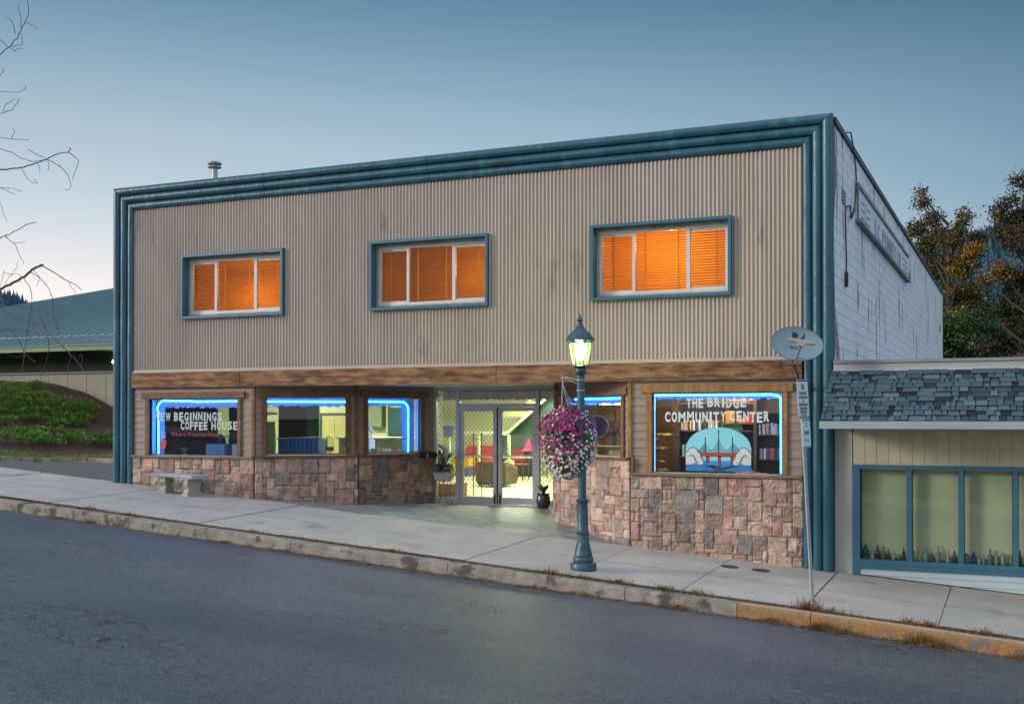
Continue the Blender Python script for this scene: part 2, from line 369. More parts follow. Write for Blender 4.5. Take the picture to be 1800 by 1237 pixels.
for i in range(len(X) - 1):
    for (dy0, z0, dy1, z1) in ((-.02, -.03, 0, .11), (0, .11, .02, .125), (.02, .125, .15, .125), (.15, .125, .16, .0)):
        p = lambda x, dy, z: (x, yk(x) + dy, zdrive(x, yk(x)) + z)
        mb.quad(p(X[i], dy0, z0), p(X[i + 1], dy0, z0), p(X[i + 1], dy1, z1), p(X[i], dy1, z1))
tag(mb.build('driveway_kerb', kerb_m), kind='structure')
mulch = mat('bark_mulch', (.12, .055, .038), (.045, .022, .016), .95, 14, bump=1, bs=40, detail=9, c3=(.19, .13, .09), s3=9, t3=.66)
mb = MB()
for i in range(len(lin(-60, -17, 130)) - 1):
    xs2 = lin(-60, -17, 130)
for j in range(30):
    for i in range(129):
        x0, x1 = xs2[i], xs2[i + 1]; q = []
        for (x, jj) in ((x0, j), (x1, j), (x1, j + 1), (x0, j + 1)):
            ys0 = max(.2, yk(x)) + .1; y = ys0 + (12.4 - ys0) * jj / 30; q.append((x, y, zm(x, y)))
        mb.quad(*q)
tag(mb.build('mulch_bank', mulch, smooth=True), kind='structure')
# grass + juniper blades
def blades(mb, fx, n, h0, h1, wd, spread, rnd, cols):
    for _ in range(n):
        p = fx(rnd); a = rnd.uniform(0, 2 * pi); h = rnd.uniform(h0, h1); t = Vector((rnd.gauss(0, spread), rnd.gauss(0, spread), 1)).normalized() * h
        s_ = Vector((cos(a), sin(a), 0)) * wd; p = Vector(p); mb.cc = rnd.choice(cols)
        mb.add([p - s_, p + s_, p + t], [(0, 1, 2)])
rnd = random.Random(11)
gcol = [(.9, 1.15, .4), (.5, .9, .35), (1.15, 1.1, .5), (.7, .8, .35)]
grass_m = mat('blade_green', (.30, .32, .16), (.18, .21, .11), .7, 3, attr='Col', spec=.2)
def gp_(r):
    x = r.uniform(-33, -18.8); y = yk(x) + .18 + abs(r.gauss(0, 1)) * .8; return (x, y, zm(x, y))
mb = MB(); blades(mb, gp_, 24000, .03, .10, .008, .5, rnd, gcol)
tag(mb.build('lawn_grass', grass_m), 'strip of short yellow green grass along the driveway kerb', 'grass', kind='stuff')
# ------------------------------------------------------------------ MAIN BUILDING
bld = thing('commercial_building', 'two storey coffee house building with tan corrugated metal front and teal border', 'building', (-10.8, 0, -2.0))
ZT = 5.18
blk = bpy.data.materials.new('painted_block'); blk.use_nodes = True
def block_nodes():
    t = blk.node_tree; b = t.nodes['Principled BSDF']; n = t.nodes.new; l = t.links.new; b.inputs['Roughness'].default_value = .8
    tc = n('ShaderNodeTexCoord'); sx = n('ShaderNodeSeparateXYZ'); cx = n('ShaderNodeCombineXYZ'); l(tc.outputs['Object'], sx.inputs[0])
    l(sx.outputs[1], cx.inputs[0]); l(sx.outputs[2], cx.inputs[1])
    br = n('ShaderNodeTexBrick'); br.inputs['Scale'].default_value = 1; br.inputs['Brick Width'].default_value = .41; br.inputs['Row Height'].default_value = .205
    br.inputs['Mortar Size'].default_value = .007; br.inputs['Mortar Smooth'].default_value = .2; br.inputs['Bias'].default_value = 0
    br.inputs['Color1'].default_value = (.74, .77, .80, 1); br.inputs['Color2'].default_value = (.66, .70, .74, 1); br.inputs['Mortar'].default_value = (.40, .42, .44, 1)
    l(cx.outputs[0], br.inputs[0])
    nz = n('ShaderNodeTexNoise'); nz.inputs['Scale'].default_value = 1.3; nz.inputs['Detail'].default_value = 8; nz.inputs['Roughness'].default_value = .7
    m0 = n('ShaderNodeMapping'); m0.inputs['Scale'].default_value = (1, 2.2, .45); l(tc.outputs['Object'], m0.inputs[0]); l(m0.outputs[0], nz.inputs[0])
    rp = n('ShaderNodeValToRGB'); rp.color_ramp.elements[0].position = .585; rp.color_ramp.elements[1].position = .60; l(nz.outputs[0], rp.inputs[0])
    # peeling is thickest by the front corner
    ma = n('ShaderNodeMapRange'); ma.inputs[1].default_value = .1; ma.inputs[2].default_value = .7; ma.inputs[3].default_value = .16; ma.inputs[4].default_value = 0; l(sx.outputs[1], ma.inputs[0])
    ad = n('ShaderNodeMath'); l(nz.outputs[0], ad.inputs[0]); l(ma.outputs[0], ad.inputs[1]); l(ad.outputs[0], rp.inputs[0])
    mx = n('ShaderNodeMix'); mx.data_type = 'RGBA'; l(rp.outputs[0], mx.inputs[0]); l(br.outputs[0], mx.inputs[6]); mx.inputs[7].default_value = (.16, .15, .14, 1)
    # rust streaks under the sign ledge
    ns = n('ShaderNodeTexNoise'); ns.inputs['Scale'].default_value = 2; mp = n('ShaderNodeMapping'); mp.inputs['Scale'].default_value = (1, 2.2, .25); l(tc.outputs['Object'], mp.inputs[0]); l(mp.outputs[0], ns.inputs[0])
    r2 = n('ShaderNodeValToRGB'); r2.color_ramp.elements[0].position = .56; r2.color_ramp.elements[1].position = .72; r2.color_ramp.elements[1].color = (.6, .6, .6, 1); l(ns.outputs[0], r2.inputs[0])
    mz = n('ShaderNodeMapRange'); mz.inputs[1].default_value = 2.4; mz.inputs[2].default_value = 3.9; l(sx.outputs[2], mz.inputs[0])
    mm = n('ShaderNodeMath'); mm.operation = 'MULTIPLY'; l(r2.outputs[0], mm.inputs[0]); l(mz.outputs[0], mm.inputs[1])
    m2 = n('ShaderNodeMix'); m2.data_type = 'RGBA'; l(mm.outputs[0], m2.inputs[0]); l(mx.outputs[2], m2.inputs[6]); m2.inputs[7].default_value = (.42, .30, .25, 1)
    l(m2.outputs[2], b.inputs['Base Color'])
    bp = n('ShaderNodeBump'); bp.inputs['Strength'].default_value = .6; bp.inputs['Distance'].default_value = .01; bp.invert = True; l(br.outputs[1], bp.inputs['Height'])
    bq = n('ShaderNodeBump'); bq.inputs['Strength'].default_value = .4; bq.inputs['Distance'].default_value = .01; l(nz.outputs[0], bq.inputs['Height']); l(bp.outputs[0], bq.inputs['Normal']); l(bq.outputs[0], b.inputs['Normal'])
block_nodes()
YBK = 30.4
def part(mb_, name, m, parent=None, smooth=False, label=None):
    o = mb_.build(name, m, parent if parent is not None else bld, smooth)
    if label: o['label'] = label
    return o
# outer shell (side, rear, roof), hollow
mb = MB()
mb.box(-2.92 - .2, -2.92, .06, YBK, -4.2, ZT - .06)       # right side wall
part(mb, 'side_wall', blk, label='white painted concrete block side wall with peeling paint')
mb = MB(); mb.box(-18.7, -18.5, .06, YBK, -3, ZT - .06); mb.box(-18.49, -3.13, YBK - .2, YBK, -3, ZT - .1)
part(mb, 'wall', blk)
mb = MB(); mb.box(-18.49, -3.13, .3, YBK - .21, ZT - .5, ZT - .4)
rf = part(mb, 'roof', mat('roof_gravel', (.2, .2, .19), (.12, .12, .12), .95, 8))
mb = MB(); mb.box(-18.72, -18.45, .1, YBK, ZT - .058, ZT - .02); part(mb, 'coping', mat('dark_coping', (.10, .12, .13), (.05, .06, .07), .5, 3), rf)
mb = MB(); mb.box(-3.15, -2.88, .1, YBK + .03, ZT - .058, ZT - .02); mb.box(-2.885, -2.87, .1, YBK + .03, ZT - .12, ZT - .02)
part(mb, 'coping', mat('dark_coping', (.10, .12, .13), (.05, .06, .07), .5, 3), rf)
# flue
# flue
mb = MB(); fx, fy = -17.6, 2.0
mb.lathe([(.07, 4.7), (.07, 6.0)], (fx, fy, 0), 16); fl = part(mb, 'flue_pipe', galv, rf, True)
mb = MB(); mb.lathe([(.155, 5.97), (.165, 5.985), (.155, 6.0)], (fx, fy, 0), 20); mb.lathe([(.165, 6.06), (.17, 6.09), (.10, 6.125), (.0, 6.135)], (fx, fy, 0), 20)
for k in range(4):
    a = k * pi / 2 + .5; mb.tube([(fx + .13 * cos(a), fy + .13 * sin(a), 5.99), (fx + .13 * cos(a), fy + .13 * sin(a), 6.07)], .012, 6)
part(mb, 'flue_cap', galv, rf, True)
mb = MB(); mb.lathe([(.09, 5.0), (.09, 5.26), (.05, 5.33), (0, 5.34)], (-10.35, 1.2, 0), 14); part(mb, 'roof_vent', galv, rf, True)

# front wall backing of the upper storey with three window openings
UW = [(-16.83, -14.14), (-12.03, -9.38), (-7.27, -4.64)]; WZ0, WZ1 = 2.161, 3.563
XL, XR = -18.22, -3.42
mb = MB(); xs3 = [-18.5] + [v for a in UW for v in (a[0] + .03, a[1] - .03)] + [-3.12]
for i in range(0, len(xs3), 2): mb.box(xs3[i], xs3[i + 1], .0, .18, .68, ZT - .1)
for a in UW: mb.box(a[0] + .03, a[1] - .03, .0, .18, .68, WZ0 + .03); mb.box(a[0] + .03, a[1] - .03, .0, .18, WZ1 - .03, ZT - .1)
part(mb, 'wall', cream)
# corrugated sheet
PT = .0762; mb = MB(); A_ = .0145; spp = 8
def cy(x): return -.028 + A_ * sin(2 * pi * x / PT) + .004 * noise.noise((x * .8, 3, 0)) + .004 * (int(x / .838) % 2)
def strip(xa, xb, zs):
    n = max(1, int((xb - xa) / PT * spp)); m = len(zs); vs = [(x, cy(x) + .003 * noise.noise((x * .5, 0, z * .7)), z) for x in lin(xa, xb, n + 1) for z in zs]
    mb.add(vs, [(i * m + j, (i + 1) * m + j, (i + 1) * m + j + 1, i * m + j + 1) for i in range(n) for j in range(m - 1)])
for i in range(4):
    strip([XL, UW[0][1] - .02, UW[1][1] - .02, UW[2][1] - .02][i], [UW[0][0] + .02, UW[1][0] + .02, UW[2][0] + .02, XR][i], lin(1.06, 4.70, 10))
for a in UW: strip(a[0] + .02, a[1] - .02, lin(1.06, WZ0 + .02, 5)); strip(a[0] + .02, a[1] - .02, lin(WZ1 - .02, 4.70, 5))
part(mb, 'corrugated_panel', siding_m, smooth=True)
mb = MB(); mb.box(XL, XR, -.052, -.003, 1.0, 1.062); mb.box(XL, XR, -.075, -.053, 1.0, 1.018)
part(mb, 'drip_flashing', siding_m)
# border of three rounded bands running up, across and down
def band(k, name):
    r = .086; off = .258 - .172 * k         # k=0 outermost
    xl = XL - .0 - (.086 + .172 * (2 - k)) + 0; xr = XR + (.086 + .172 * (2 - k)); zt_ = 4.665 + .086 + .172 * (2 - k); yc = -.015 - .038 * (2 - k)
    prof = [(-r, .06)] + [(-r * cos(t), yc - r * 1.0 * sin(t)) for t in lin(0, pi, 13)] + [(r, .06)]
    mb = MB(); m = len(prof)
    def seg(f, n):
        rows = []
        for i in range(n + 1): rows += [f(i / n, a, y) for a, y in prof]
        mb.add(rows, [(i * m + j, (i + 1) * m + j, (i + 1) * m + j + 1, i * m + j + 1) for i in range(n) for j in range(m - 1)])
    nz_ = lambda a, b: .006 * noise.noise((a * 1.5, b * 1.5, k))
    zl = zp(xl) - .02; zr_ = zp(xr) - .02
    seg(lambda t, a, y: (xl - a, y + nz_(1, t * 9), zl + t * (zt_ + a - zl)), 30)
    seg(lambda t, a, y: (xl - a + t * (xr - xl + 2 * a), y + nz_(t * 20, 7), zt_ + a), 40)
    seg(lambda t, a, y: (xr + a, y + nz_(3, t * 9), zt_ + a + t * (zr_ - zt_ - a)), 30)
    part(mb, name, teal, smooth=True)
    mj = MB(); ring = lambda f: [f(t_) for t_ in lin(0, pi, 11)]
    for xj in (-14.62, -10.7, -6.95):
        a0 = ring(lambda t_: (xj - .012, yc - (r + .007) * sin(t_), zt_ - (r + .004) * cos(t_))); a1 = [(p[0] + .024, p[1], p[2]) for p in a0]
        mj.add(a0 + a1, [(q, q + 1, q + 12, q + 11) for q in range(10)]); part(mj, 'band_joint', teal, smooth=True); mj = MB()
    for zj in (2.2,):
        for xc in (xl, xr):
            a0 = ring(lambda t_: (xc - (r + .004) * cos(t_), yc - (r + .007) * sin(t_), zj)); a1 = [(p[0], p[1], p[2] + .024) for p in a0]
            mj.add(a0 + a1, [(q, q + 1, q + 12, q + 11) for q in range(10)]); part(mj, 'band_joint', teal, smooth=True); mj = MB()
for k in range(3): band(k, 'border_band')
mb = MB(); mb.box(XL - .02, XL, -.05, .0, zp(XL) - .1, 4.68); mb.box(XR, XR + .02, -.05, 0, zp(XR) - .1, 4.68); mb.box(XL, XR, -.05, -.004, 4.665, 4.70)
part(mb, 'shadow_gap', mat('dark_gap', (.03, .03, .03), None, .9))

# upper windows
blind_m = bpy.data.materials.new('orange_blind'); blind_m.use_nodes = True
t = blind_m.node_tree; t.nodes.clear(); o_ = t.nodes.new('ShaderNodeOutputMaterial'); mx = t.nodes.new('ShaderNodeMixShader'); d_ = t.nodes.new('ShaderNodeBsdfDiffuse'); tl = t.nodes.new('ShaderNodeBsdfTranslucent')
d_.inputs[0].default_value = (.58, .27, .02, 1); tl.inputs[0].default_value = (.90, .38, .01, 1); mx.inputs[0].default_value = .22
t.links.new(d_.outputs[0], mx.inputs[1]); t.links.new(tl.outputs[0], mx.inputs[2]); t.links.new(mx.outputs[0], o_.inputs[0])
warm_wall = mat('warm_room_wall', (.80, .44, .08), (.60, .30, .05), .9, 1.2)
tl_ = mat('window_teal', (.018, .135, .195), (.012, .095, .145), .45, 6, bump=.2)
for wi, (a, b) in enumerate(UW):
    fr = MB(); z0, z1 = WZ0, WZ1; s = .055
    fr.box(a, a + s, -.125, .24, z0, z1); fr.box(b - s, b, -.125, .24, z0, z1); fr.box(a + s, b - s, -.124, .24, z1 - s, z1 - .001)
    # sloping sill board
    fr.add([(a + s, -.125, z0), (b - s, -.125, z0), (b - s, .24, z0), (a + s, .24, z0), (a + s, -.125, z0 + s), (b - s, -.125, z0 + s), (b - s, .24, z0 + .1), (a + s, .24, z0 + .1)],
           [(0, 3, 2, 1), (4, 5, 6, 7), (0, 1, 5, 4), (2, 3, 7, 6)])
    win = part(fr, 'window', tl_, label=['left upstairs window with orange lit blinds', 'middle upstairs window with dim orange blinds', 'right upstairs window with brightest orange blinds'][wi])
    ia, ib, iz0, iz1 = a + s, b - s, z0 + .075, z1 - s
    mb = MB(); g = .05; y0, y1 = .085, .13
    mb.box(ia, ia + g, y0, y1, iz0, iz1); mb.box(ib - g, ib, y0, y1, iz0, iz1); mb.box(ia + g, ib - g, y0, y1, iz1 - g, iz1); mb.box(ia + g, ib - g, y0, y1, iz0, iz0 + .035)
    part(mb, 'casing', peel, win)
    ia += g; ib -= g; iz0 += .035; iz1 -= g
    mb = MB(); g = .05; m1 = ia + (ib - ia) * .275; m2 = ia + (ib - ia) * .70; y0, y1 = .095, .16
    mb.box(ia, ia + g, y0, y1, iz0, iz1); mb.box(ib - g, ib, y0, y1, iz0, iz1); mb.box(ia + g, ib - g, y0, y1, iz1 - g, iz1); mb.box(ia + g, ib - g, y0, y1, iz0, iz0 + g)
    mb.box(m1 - .028, m1 + .028, y0 + .003, y1, iz0 + g, iz1 - g); mb.box(m2 - .035, m2 + .035, y0 + .003, y1, iz0 + g, iz1 - g)
    # sliding side sashes have their own rails
    for (u, v) in ((ia + g, m1 - .028), (m2 + .035, ib - g)):
        mb.box(u, v, y0 + .02, y1 - .01, iz1 - g - .045, iz1 - g); mb.box(u, v, y0 + .02, y1 - .01, iz0 + g, iz0 + g + .03)
    part(mb, 'frame', vinyl, win)
    mb = MB(); mb.box(ia + g, ib - g, .135, .139, iz0 + g, iz1 - g); part(mb, 'pane', glass('upper_glass', (1, .97, .9), .45), win)
    mb = MB(); rnd = random.Random(wi); nsl = 23
    for i in range(nsl):
        z = iz0 + .04 + (iz1 - iz0 - .06) * i / nsl
        for (u, v, gap) in ((ia, m1, 0), (m1, m2, 0), (m2, ib, 0)):
            jig = rnd.uniform(-.004, .004); ang = [.62, .5, .55][wi] + rnd.uniform(-.06, .06); w_ = .026
            dy, dz = w_ * cos(ang), w_ * sin(ang); x0_, x1_ = u + .012, v - .012
            mb.add([(x0_, .20 - dy, z + dz + jig), (x1_, .20 - dy, z + dz + jig * .5), (x1_, .20 + dy, z - dz), (x0_, .20 + dy, z - dz)], [(0, 1, 2, 3)])
    for u in (ia + .25, m1 + .2, m2 - .2, ib - .22): mb.box(u - .012, u + .012, .165, .168, iz0 + g, iz1 - g)
    part(mb, 'blind', blind_m, win)
    # the lit room behind
    mb = MB(); mb.quad((a - .3, 1.9, 1.7), (b + .3, 1.9, 1.7), (b + .3, 1.9, 4.2), (a - .3, 1.9, 4.2))
    mb.quad((a - .3, .25, 1.7), (a - .3, 1.9, 1.7), (a - .3, 1.9, 4.2), (a - .3, .25, 4.2)); mb.quad((b + .3, 1.9, 1.7), (b + .3, .25, 1.7), (b + .3, .25, 4.2), (b + .3, 1.9, 4.2))
    mb.quad((a - .3, .25, 4.2), (b + .3, .25, 4.2), (b + .3, 1.9, 4.2), (a - .3, 1.9, 4.2)); mb.quad((a - .3, .25, 1.7), (b + .3, .25, 1.7), (b + .3, 1.9, 1.7), (a - .3, 1.9, 1.7))
    part(mb, 'room_wall', warm_wall)
    pl = bpy.data.lights.new('room_bulb', 'POINT'); po = bpy.data.objects.new('room_bulb', pl); col.objects.link(po)
    po.location = [(-15.0, .75, 2.75), (-9.75, .8, 3.0), (-6.0, .95, 3.25)][wi]; pl.energy = [40, 24, 62][wi]; pl.color = (1, .70, .22); pl.shadow_soft_size = .12
# heavy timber beam over the shopfronts
mb = MB(); bj = [XL, -15.24, -12.53, -9.2, -6.1, XR]
for i in range(5):
    dy = [.0, .006, -.004, .004, .0][i]; n = 14
    xs4 = lin(bj[i] + .003, bj[i + 1] - .003, n)
    vs = []
    for x in xs4:
        e = .006 * noise.noise((x * 2.1, i, 0)); vs += [(x, -.115 + dy, .665 + e), (x, -.115 + dy, .83 - .004), (x, -.105 + dy, .83), (x, -.115 + dy, .83 + .004), (x, -.115 + dy, .998 + e * .5), (x, -.0, .998), (x, -.0, .665)]
    m = 7; mb.add(vs, [(k * m + j, (k + 1) * m + j, (k + 1) * m + (j + 1) % m, k * m + (j + 1) % m) for k in range(n - 1) for j in range(m)] + [tuple(range(m)), tuple((n - 1) * m + j for j in range(m - 1, -1, -1))])
part(mb, 'timber_beam', wood_m)

# ---- shopfront sections
PAL = [(.30, .28, .27), (.50, .41, .345), (.46, .345, .275), (.54, .43, .34), (.42, .32, .265), (.44, .27, .24), (.36, .225, .21), (.31, .28, .265), (.235, .22, .225), (.50, .40, .32), (.37, .29, .25), (.52, .40, .33), (.31, .265, .23), (.47, .31, .275), (.57, .47, .385), (.48, .37, .30), (.44, .35, .29), (.40, .30, .25)]
def stones(P0, P1, z1, seed, dark=1.0):
    M, Lw = frame_mat(P0, P1); mb = MB(M); rnd = random.Random(seed); c = .085
    zb = min(zg(*P0), zg(*P1)) - .12; nx = max(1, round(Lw / c)); cx_ = Lw / nx; nz = int((z1 - zb) / c) + 1
    occ = [[0] * nz for _ in range(nx)]
    order = [(i, j) for j in range(nz) for i in range(nx)]
    for (i, j) in order:
        if occ[i][j]: continue
        opts = [(4, 3), (4, 4), (3, 3), (3, 2), (4, 2), (2, 3), (2, 2), (5, 4), (3, 4), (1, 2), (2, 1), (3, 1), (2, 4), (5, 3), (4, 4), (3, 4)]; rnd.shuffle(opts)
        for (w_, h_) in opts + [(1, 1)]:
            if i + w_ > nx or j + h_ > nz: continue
            if all(not occ[i + a][j + b] for a in range(w_) for b in range(h_)): break
        for a in range(w_):
            for b in range(h_): occ[i + a][j + b] = 1
        x0, x1 = i * cx_ + .003, (i + w_) * cx_ - .003; zt1 = z1 - j * c - .003; zt0 = z1 - (j + h_) * c + .003
        base = rnd.choice(PAL); base = (base[0] * 1.07, base[1], base[2] * .98); v = rnd.uniform(.76, 1.12) * dark; cc = tuple(min(1, q * v) for q in base)
        gx, gz = w_ * 4 + 1, h_ * 4 + 1; seed_ = rnd.uniform(0, 99); tx, tz = rnd.uniform(-.012, .012), rnd.uniform(-.012, .012); prot = rnd.uniform(.03, .05)
        vs = [];
        for b in range(gz):
            for a in range(gx):
                fx_, fz_ = a / (gx - 1), b / (gz - 1); x = x0 + (x1 - x0) * fx_; z = zt0 + (zt1 - zt0) * fz_
                edge = a in (0, gx - 1) or b in (0, gz - 1)
                nn = noise.noise((x * 6 + seed_, z * 6, seed_)) * .020 + abs(noise.noise((x * 13, z * 13, seed_))) * .020 + noise.noise((x * 33, z * 33, seed_)) * .007
                d = prot * .62 + nn * .5 if edge else prot * .9 + nn + tx * (fx_ - .5) * 2 + tz * (fz_ - .5) * 2
                if edge:
                    x += rnd.uniform(-.004, .004); z += rnd.uniform(-.004, .004)
                vs.append((x, -.03 - d, z))
        mb.cc = cc; fs = [(b * gx + a, b * gx + a + 1, (b + 1) * gx + a + 1, (b + 1) * gx + a) for b in range(gz - 1) for a in range(gx - 1)]
        mb.add(vs, fs)
        ring = [a for a in range(gx)] + [b * gx + gx - 1 for b in range(1, gz)] + [(gz - 1) * gx + a for a in range(gx - 2, -1, -1)] + [b * gx for b in range(gz - 2, 0, -1)]
        back = [(vs[q][0], -.02, vs[q][2]) for q in ring]; o2 = len(ring)
        mb.add([vs[q] for q in ring] + back, [(k, k + o2, (k + 1) % o2 + o2, (k + 1) % o2) for k in range(o2)])
    part(mb, 'stone_veneer', stone_m)
    mb = MB(M); mb.box(0, Lw, -.032, .0, zb - .2, z1); mb.box(0, Lw, 0, .12, zb - .2, z1 - .002); part(mb, 'mortar_bed', mortar)
def lapsiding(P0, P1, zb, zt_, hole, name='lap_siding', m=lap_m):
    M, Lw = frame_mat(P0, P1); mb = MB(M); c = .152; z = zb; hx0, hx1, hz0, hz1 = hole
    def board(x0, x1, z0, z1):
        if x1 - x0 < .01 or z1 - z0 < .01: return
        mb.add([(x0, -.030, z0), (x1, -.030, z0), (x1, -.014, z1), (x0, -.014, z1), (x0, -.002, z0), (x1, -.002, z0), (x1, -.002, z1), (x0, -.002, z1)],
               [(0, 1, 2, 3), (0, 4, 5, 1), (1, 5, 6, 2), (0, 3, 7, 4), (3, 2, 6, 7)])
    zz = [zb]
    while zz[-1] < zt_ - .01: zz.append(min(zt_, zz[-1] + c))
    for z0, z1 in zip(zz, zz[1:]):
        if z1 <= hz0 or z0 >= hz1: board(0, Lw, z0, z1)
        else:
            board(0, hx0, z0, z1); board(hx1, Lw, z0, z1)
            if z0 < hz1 < z1: board(hx0, hx1, hz1, z1)
    part(mb, name, m)
    mb = MB(M)
    mb.box(0, hx0, 0, .12, zb, zt_); mb.box(hx1, Lw, 0, .12, zb, zt_); mb.box(hx0, hx1, 0, .12, hz1, zt_)
    if hz0 > zb: mb.box(hx0, hx1, 0, .12, zb, hz0)
    part(mb, 'wall', cream)
neon_m = emit('neon_blue', (.012, .20, 1.0), 34.0)
frame_lbl = {}
def shopwindow(P0, P1, g0, g1, z0, z1, trim, label, neon, head=(.1, .1), jamb=.09):
    "g0,g1: glass left / right as distance along the wall"
    M, Lw = frame_mat(P0, P1)
    mb = MB(M); j = jamb
    mb.box(g0 - j, g0, -.065, .02, z0 - .02, z1 + .012); mb.box(g1, g1 + j, -.065, .02, z0 - .02, z1 + .012)
    mb.box(g0 - j - head[0], g1 + j + head[1], -.085, .0, z1 + .012, z1 + .15)
    win = part(mb, 'shop_window', trim, label=label)
    mb = MB(M); mb.box(g0 - .0, g1, .02, .05, z0 - .02, z0 + .018); mb.box(g0, g1, .02, .05, z1 - .01, z1 + .01); mb.box(g0 - .005, g0 + .018, .0201, .05, z0 + .018, z1 - .01); mb.box(g1 - .018, g1 + .005, .0201, .05, z0 + .018, z1 - .01)
    part(mb, 'frame', mat('dark_frame', (.04, .045, .05), None, .5), win)
    mb = MB(M); mb.box(g0, g1, .034, .038, z0 + .01, z1 - .005); part(mb, 'pane', glass_c, win)
    if neon:
        mbr = MB(M); mbr.box(g0 - .012, g0 - .001, .051, .19, z0, z1); mbr.box(g1 + .001, g1 + .012, .051, .19, z0, z1); mbr.box(g0, g1, .051, .19, z1 + .011, z1 + .02)
        part(mbr, 'reveal', mat('pale_reveal', (.5, .5, .52), None, .6), win)  # pale lining boards added to catch the blue neon glow
        pts = [(x, .07, z) for x, z in neon]; mb = MB(M); mb.tube(pts, .017, 8); part(mb, 'neon_tube', neon_m, win, True)
    return win, M
def arc(x, z, r, a0, a1, n=8): return [(x + r * cos(R(t)), z + r * sin(R(t))) for t in lin(a0, a1, n)]
S = G_()
K1, K2, K3 = (-14.92, 0), (-13.1, 1.2), (-12.19, 3.0)
K6, K5, K4 = (-6.51, 0), (-8.49, 1.3), (-9.2, 3.0)
LF, RT = (XL, 0), (XR, 0)
# section, ledge z
def d2(a, b): return math.hypot(a[0] - b[0], a[1] - b[1])
stones(LF, K1, -.875, 1); stones(K1, K2, -.855, 2); stones(K2, K3, -.85, 3, .78); stones(K5, K6, -.775, 5, 1.12); stones(K4, K5, -.775, 6); stones(K6, RT, -1.045, 4)
lapsiding(LF, K1, -.85, .70, (-17.77 - XL, -15.34 - XL, -.83, .42))
lapsiding(K1, K2, -.82, .70, (.235, 1.93, -.79, .435))
lapsiding(K2, K3, -.815, .70, (.222, 1.625, -.78, .435))
l4 = d2(K5, K6); lapsiding(K5, K6, -.74, .70, (.24, l4 - .25, -.72, .42))
lapsiding(K4, K5, -.74, .70, (.8, .82, -.3, -.28))
lapsiding(K6, RT, -1.0, .70, (-6.113 + 6.51, -3.775 + 6.51, -.99, .445))
lab1 = 'left shop window under a short stone wall with coffee house lettering and red cup'
n1 = [(-17.60 - XL, -.80)] + [(-17.60 - XL, z) for z in (-.3, .1)] + arc(-17.60 + .17 - XL, .18, .20, 180, 90) + [(-16.5 - XL, .352), (-15.36 - XL, .352)]
W1, M1 = shopwindow(LF, K1, -17.77 - XL, -15.34 - XL, -.83, .41, wood_d, lab1, n1)
W2, M2 = shopwindow(K1, K2, .235, 1.93, -.79, .43, wood_d, 'angled shop window showing white cabinet and glass drink jars', [(.25, .345), (1.0, .345), (1.915, .345)])
n3 = [(.235, .352), (1.05, .352)] + arc(1.18, .18, .17, 90, 0) + [(1.35, 0), (1.35, -.77)]
W3, M3 = shopwindow(K2, K3, .222, 1.625, -.78, .43, wood_d, 'narrow shop window nearest the doors with neon turning down its right side', n3)
W4, M4 = shopwindow(K5, K6, .24, l4 - .25, -.72, .41, wood_d, 'angled shop window behind the street lamp with one straight neon line', [(.5, .36), (1.2, .36), (l4 - .27, .36)], jamb=.085)
g50, g51 = -6.113 + 6.51, -3.775 + 6.51
n5 = [(g50 + .03, .405), (1.5, .405), (g51 - .2, .405)] + arc(g51 - .11, .31, .075, 90, 0) + [(g51 - .033, .1), (g51 - .033, -.97)]
W5, M5 = shopwindow(K6, RT, g50, g51, -.995, .44, wood_o, 'large right shop window with community center lettering and bridge emblem', n5, jamb=.10)
mb = MB(M5); mb.tube([(g50 + .016, .09, .40), (g50 + .016, .09, -.97)], .007, 6); part(mb, 'neon_tube', emit('neon_dim', (.02, .22, 1.0), 6), W5)
# ledges / caps and corner boards
def ledge(P0, P1, z, m, e0=0, e1=0, h=.045):
    M, Lw = frame_mat(P0, P1); mb = MB(M); mb.box(-e0, Lw + e1, -.125, .0, z - h, z); part(mb, 'window_ledge', m)
ledge(LF, K1, -.835, grey_wood); ledge(K1, K2, -.812, wood_d, 0, .0); ledge(K2, K3, -.806, wood_d); ledge(K5, K6, -.732, wood_d); ledge(K4, K5, -.735, wood_d); ledge(K6, RT, -.998, grey_wood, h=.05)
def cboard(P, w_, z0, z1, m, d=.05, rz=0):
    c_, s_ = cos(rz), sin(rz); M = Matrix(((c_, -s_, 0, P[0]), (s_, c_, 0, P[1]), (0, 0, 1, 0), (0, 0, 0, 1))); mb = MB(M); mb.box(-w_ / 2, w_ / 2, -d, .02, z0, z1); part(mb, 'corner_board', m)
cboard((-14.93, 0), .07, -.834, .664, wood_d, .055); cboard((-13.12, 1.17), .08, -.81, .69, wood_d, .04, .8); cboard((-6.53, -.01), .07, -.73, .663, wood_o, .05)
cboard((-6.47, -.005), .05, -.997, -.734, wood_d, .09)
cboard((-8.52, 1.27), .10, -.73, .69, wood_d, .02, -.9)
# soffit over the recess
mb = MB()
for i in range(46):
    x = -15.3 + i * .2; mb.box(x + .004, x + .196, -.0, 3.25, .70 - .004 * (i % 2), .74)
part(mb, 'soffit', mat('soffit_paint', (.52, .50, .36), (.42, .40, .28), .6, 3))

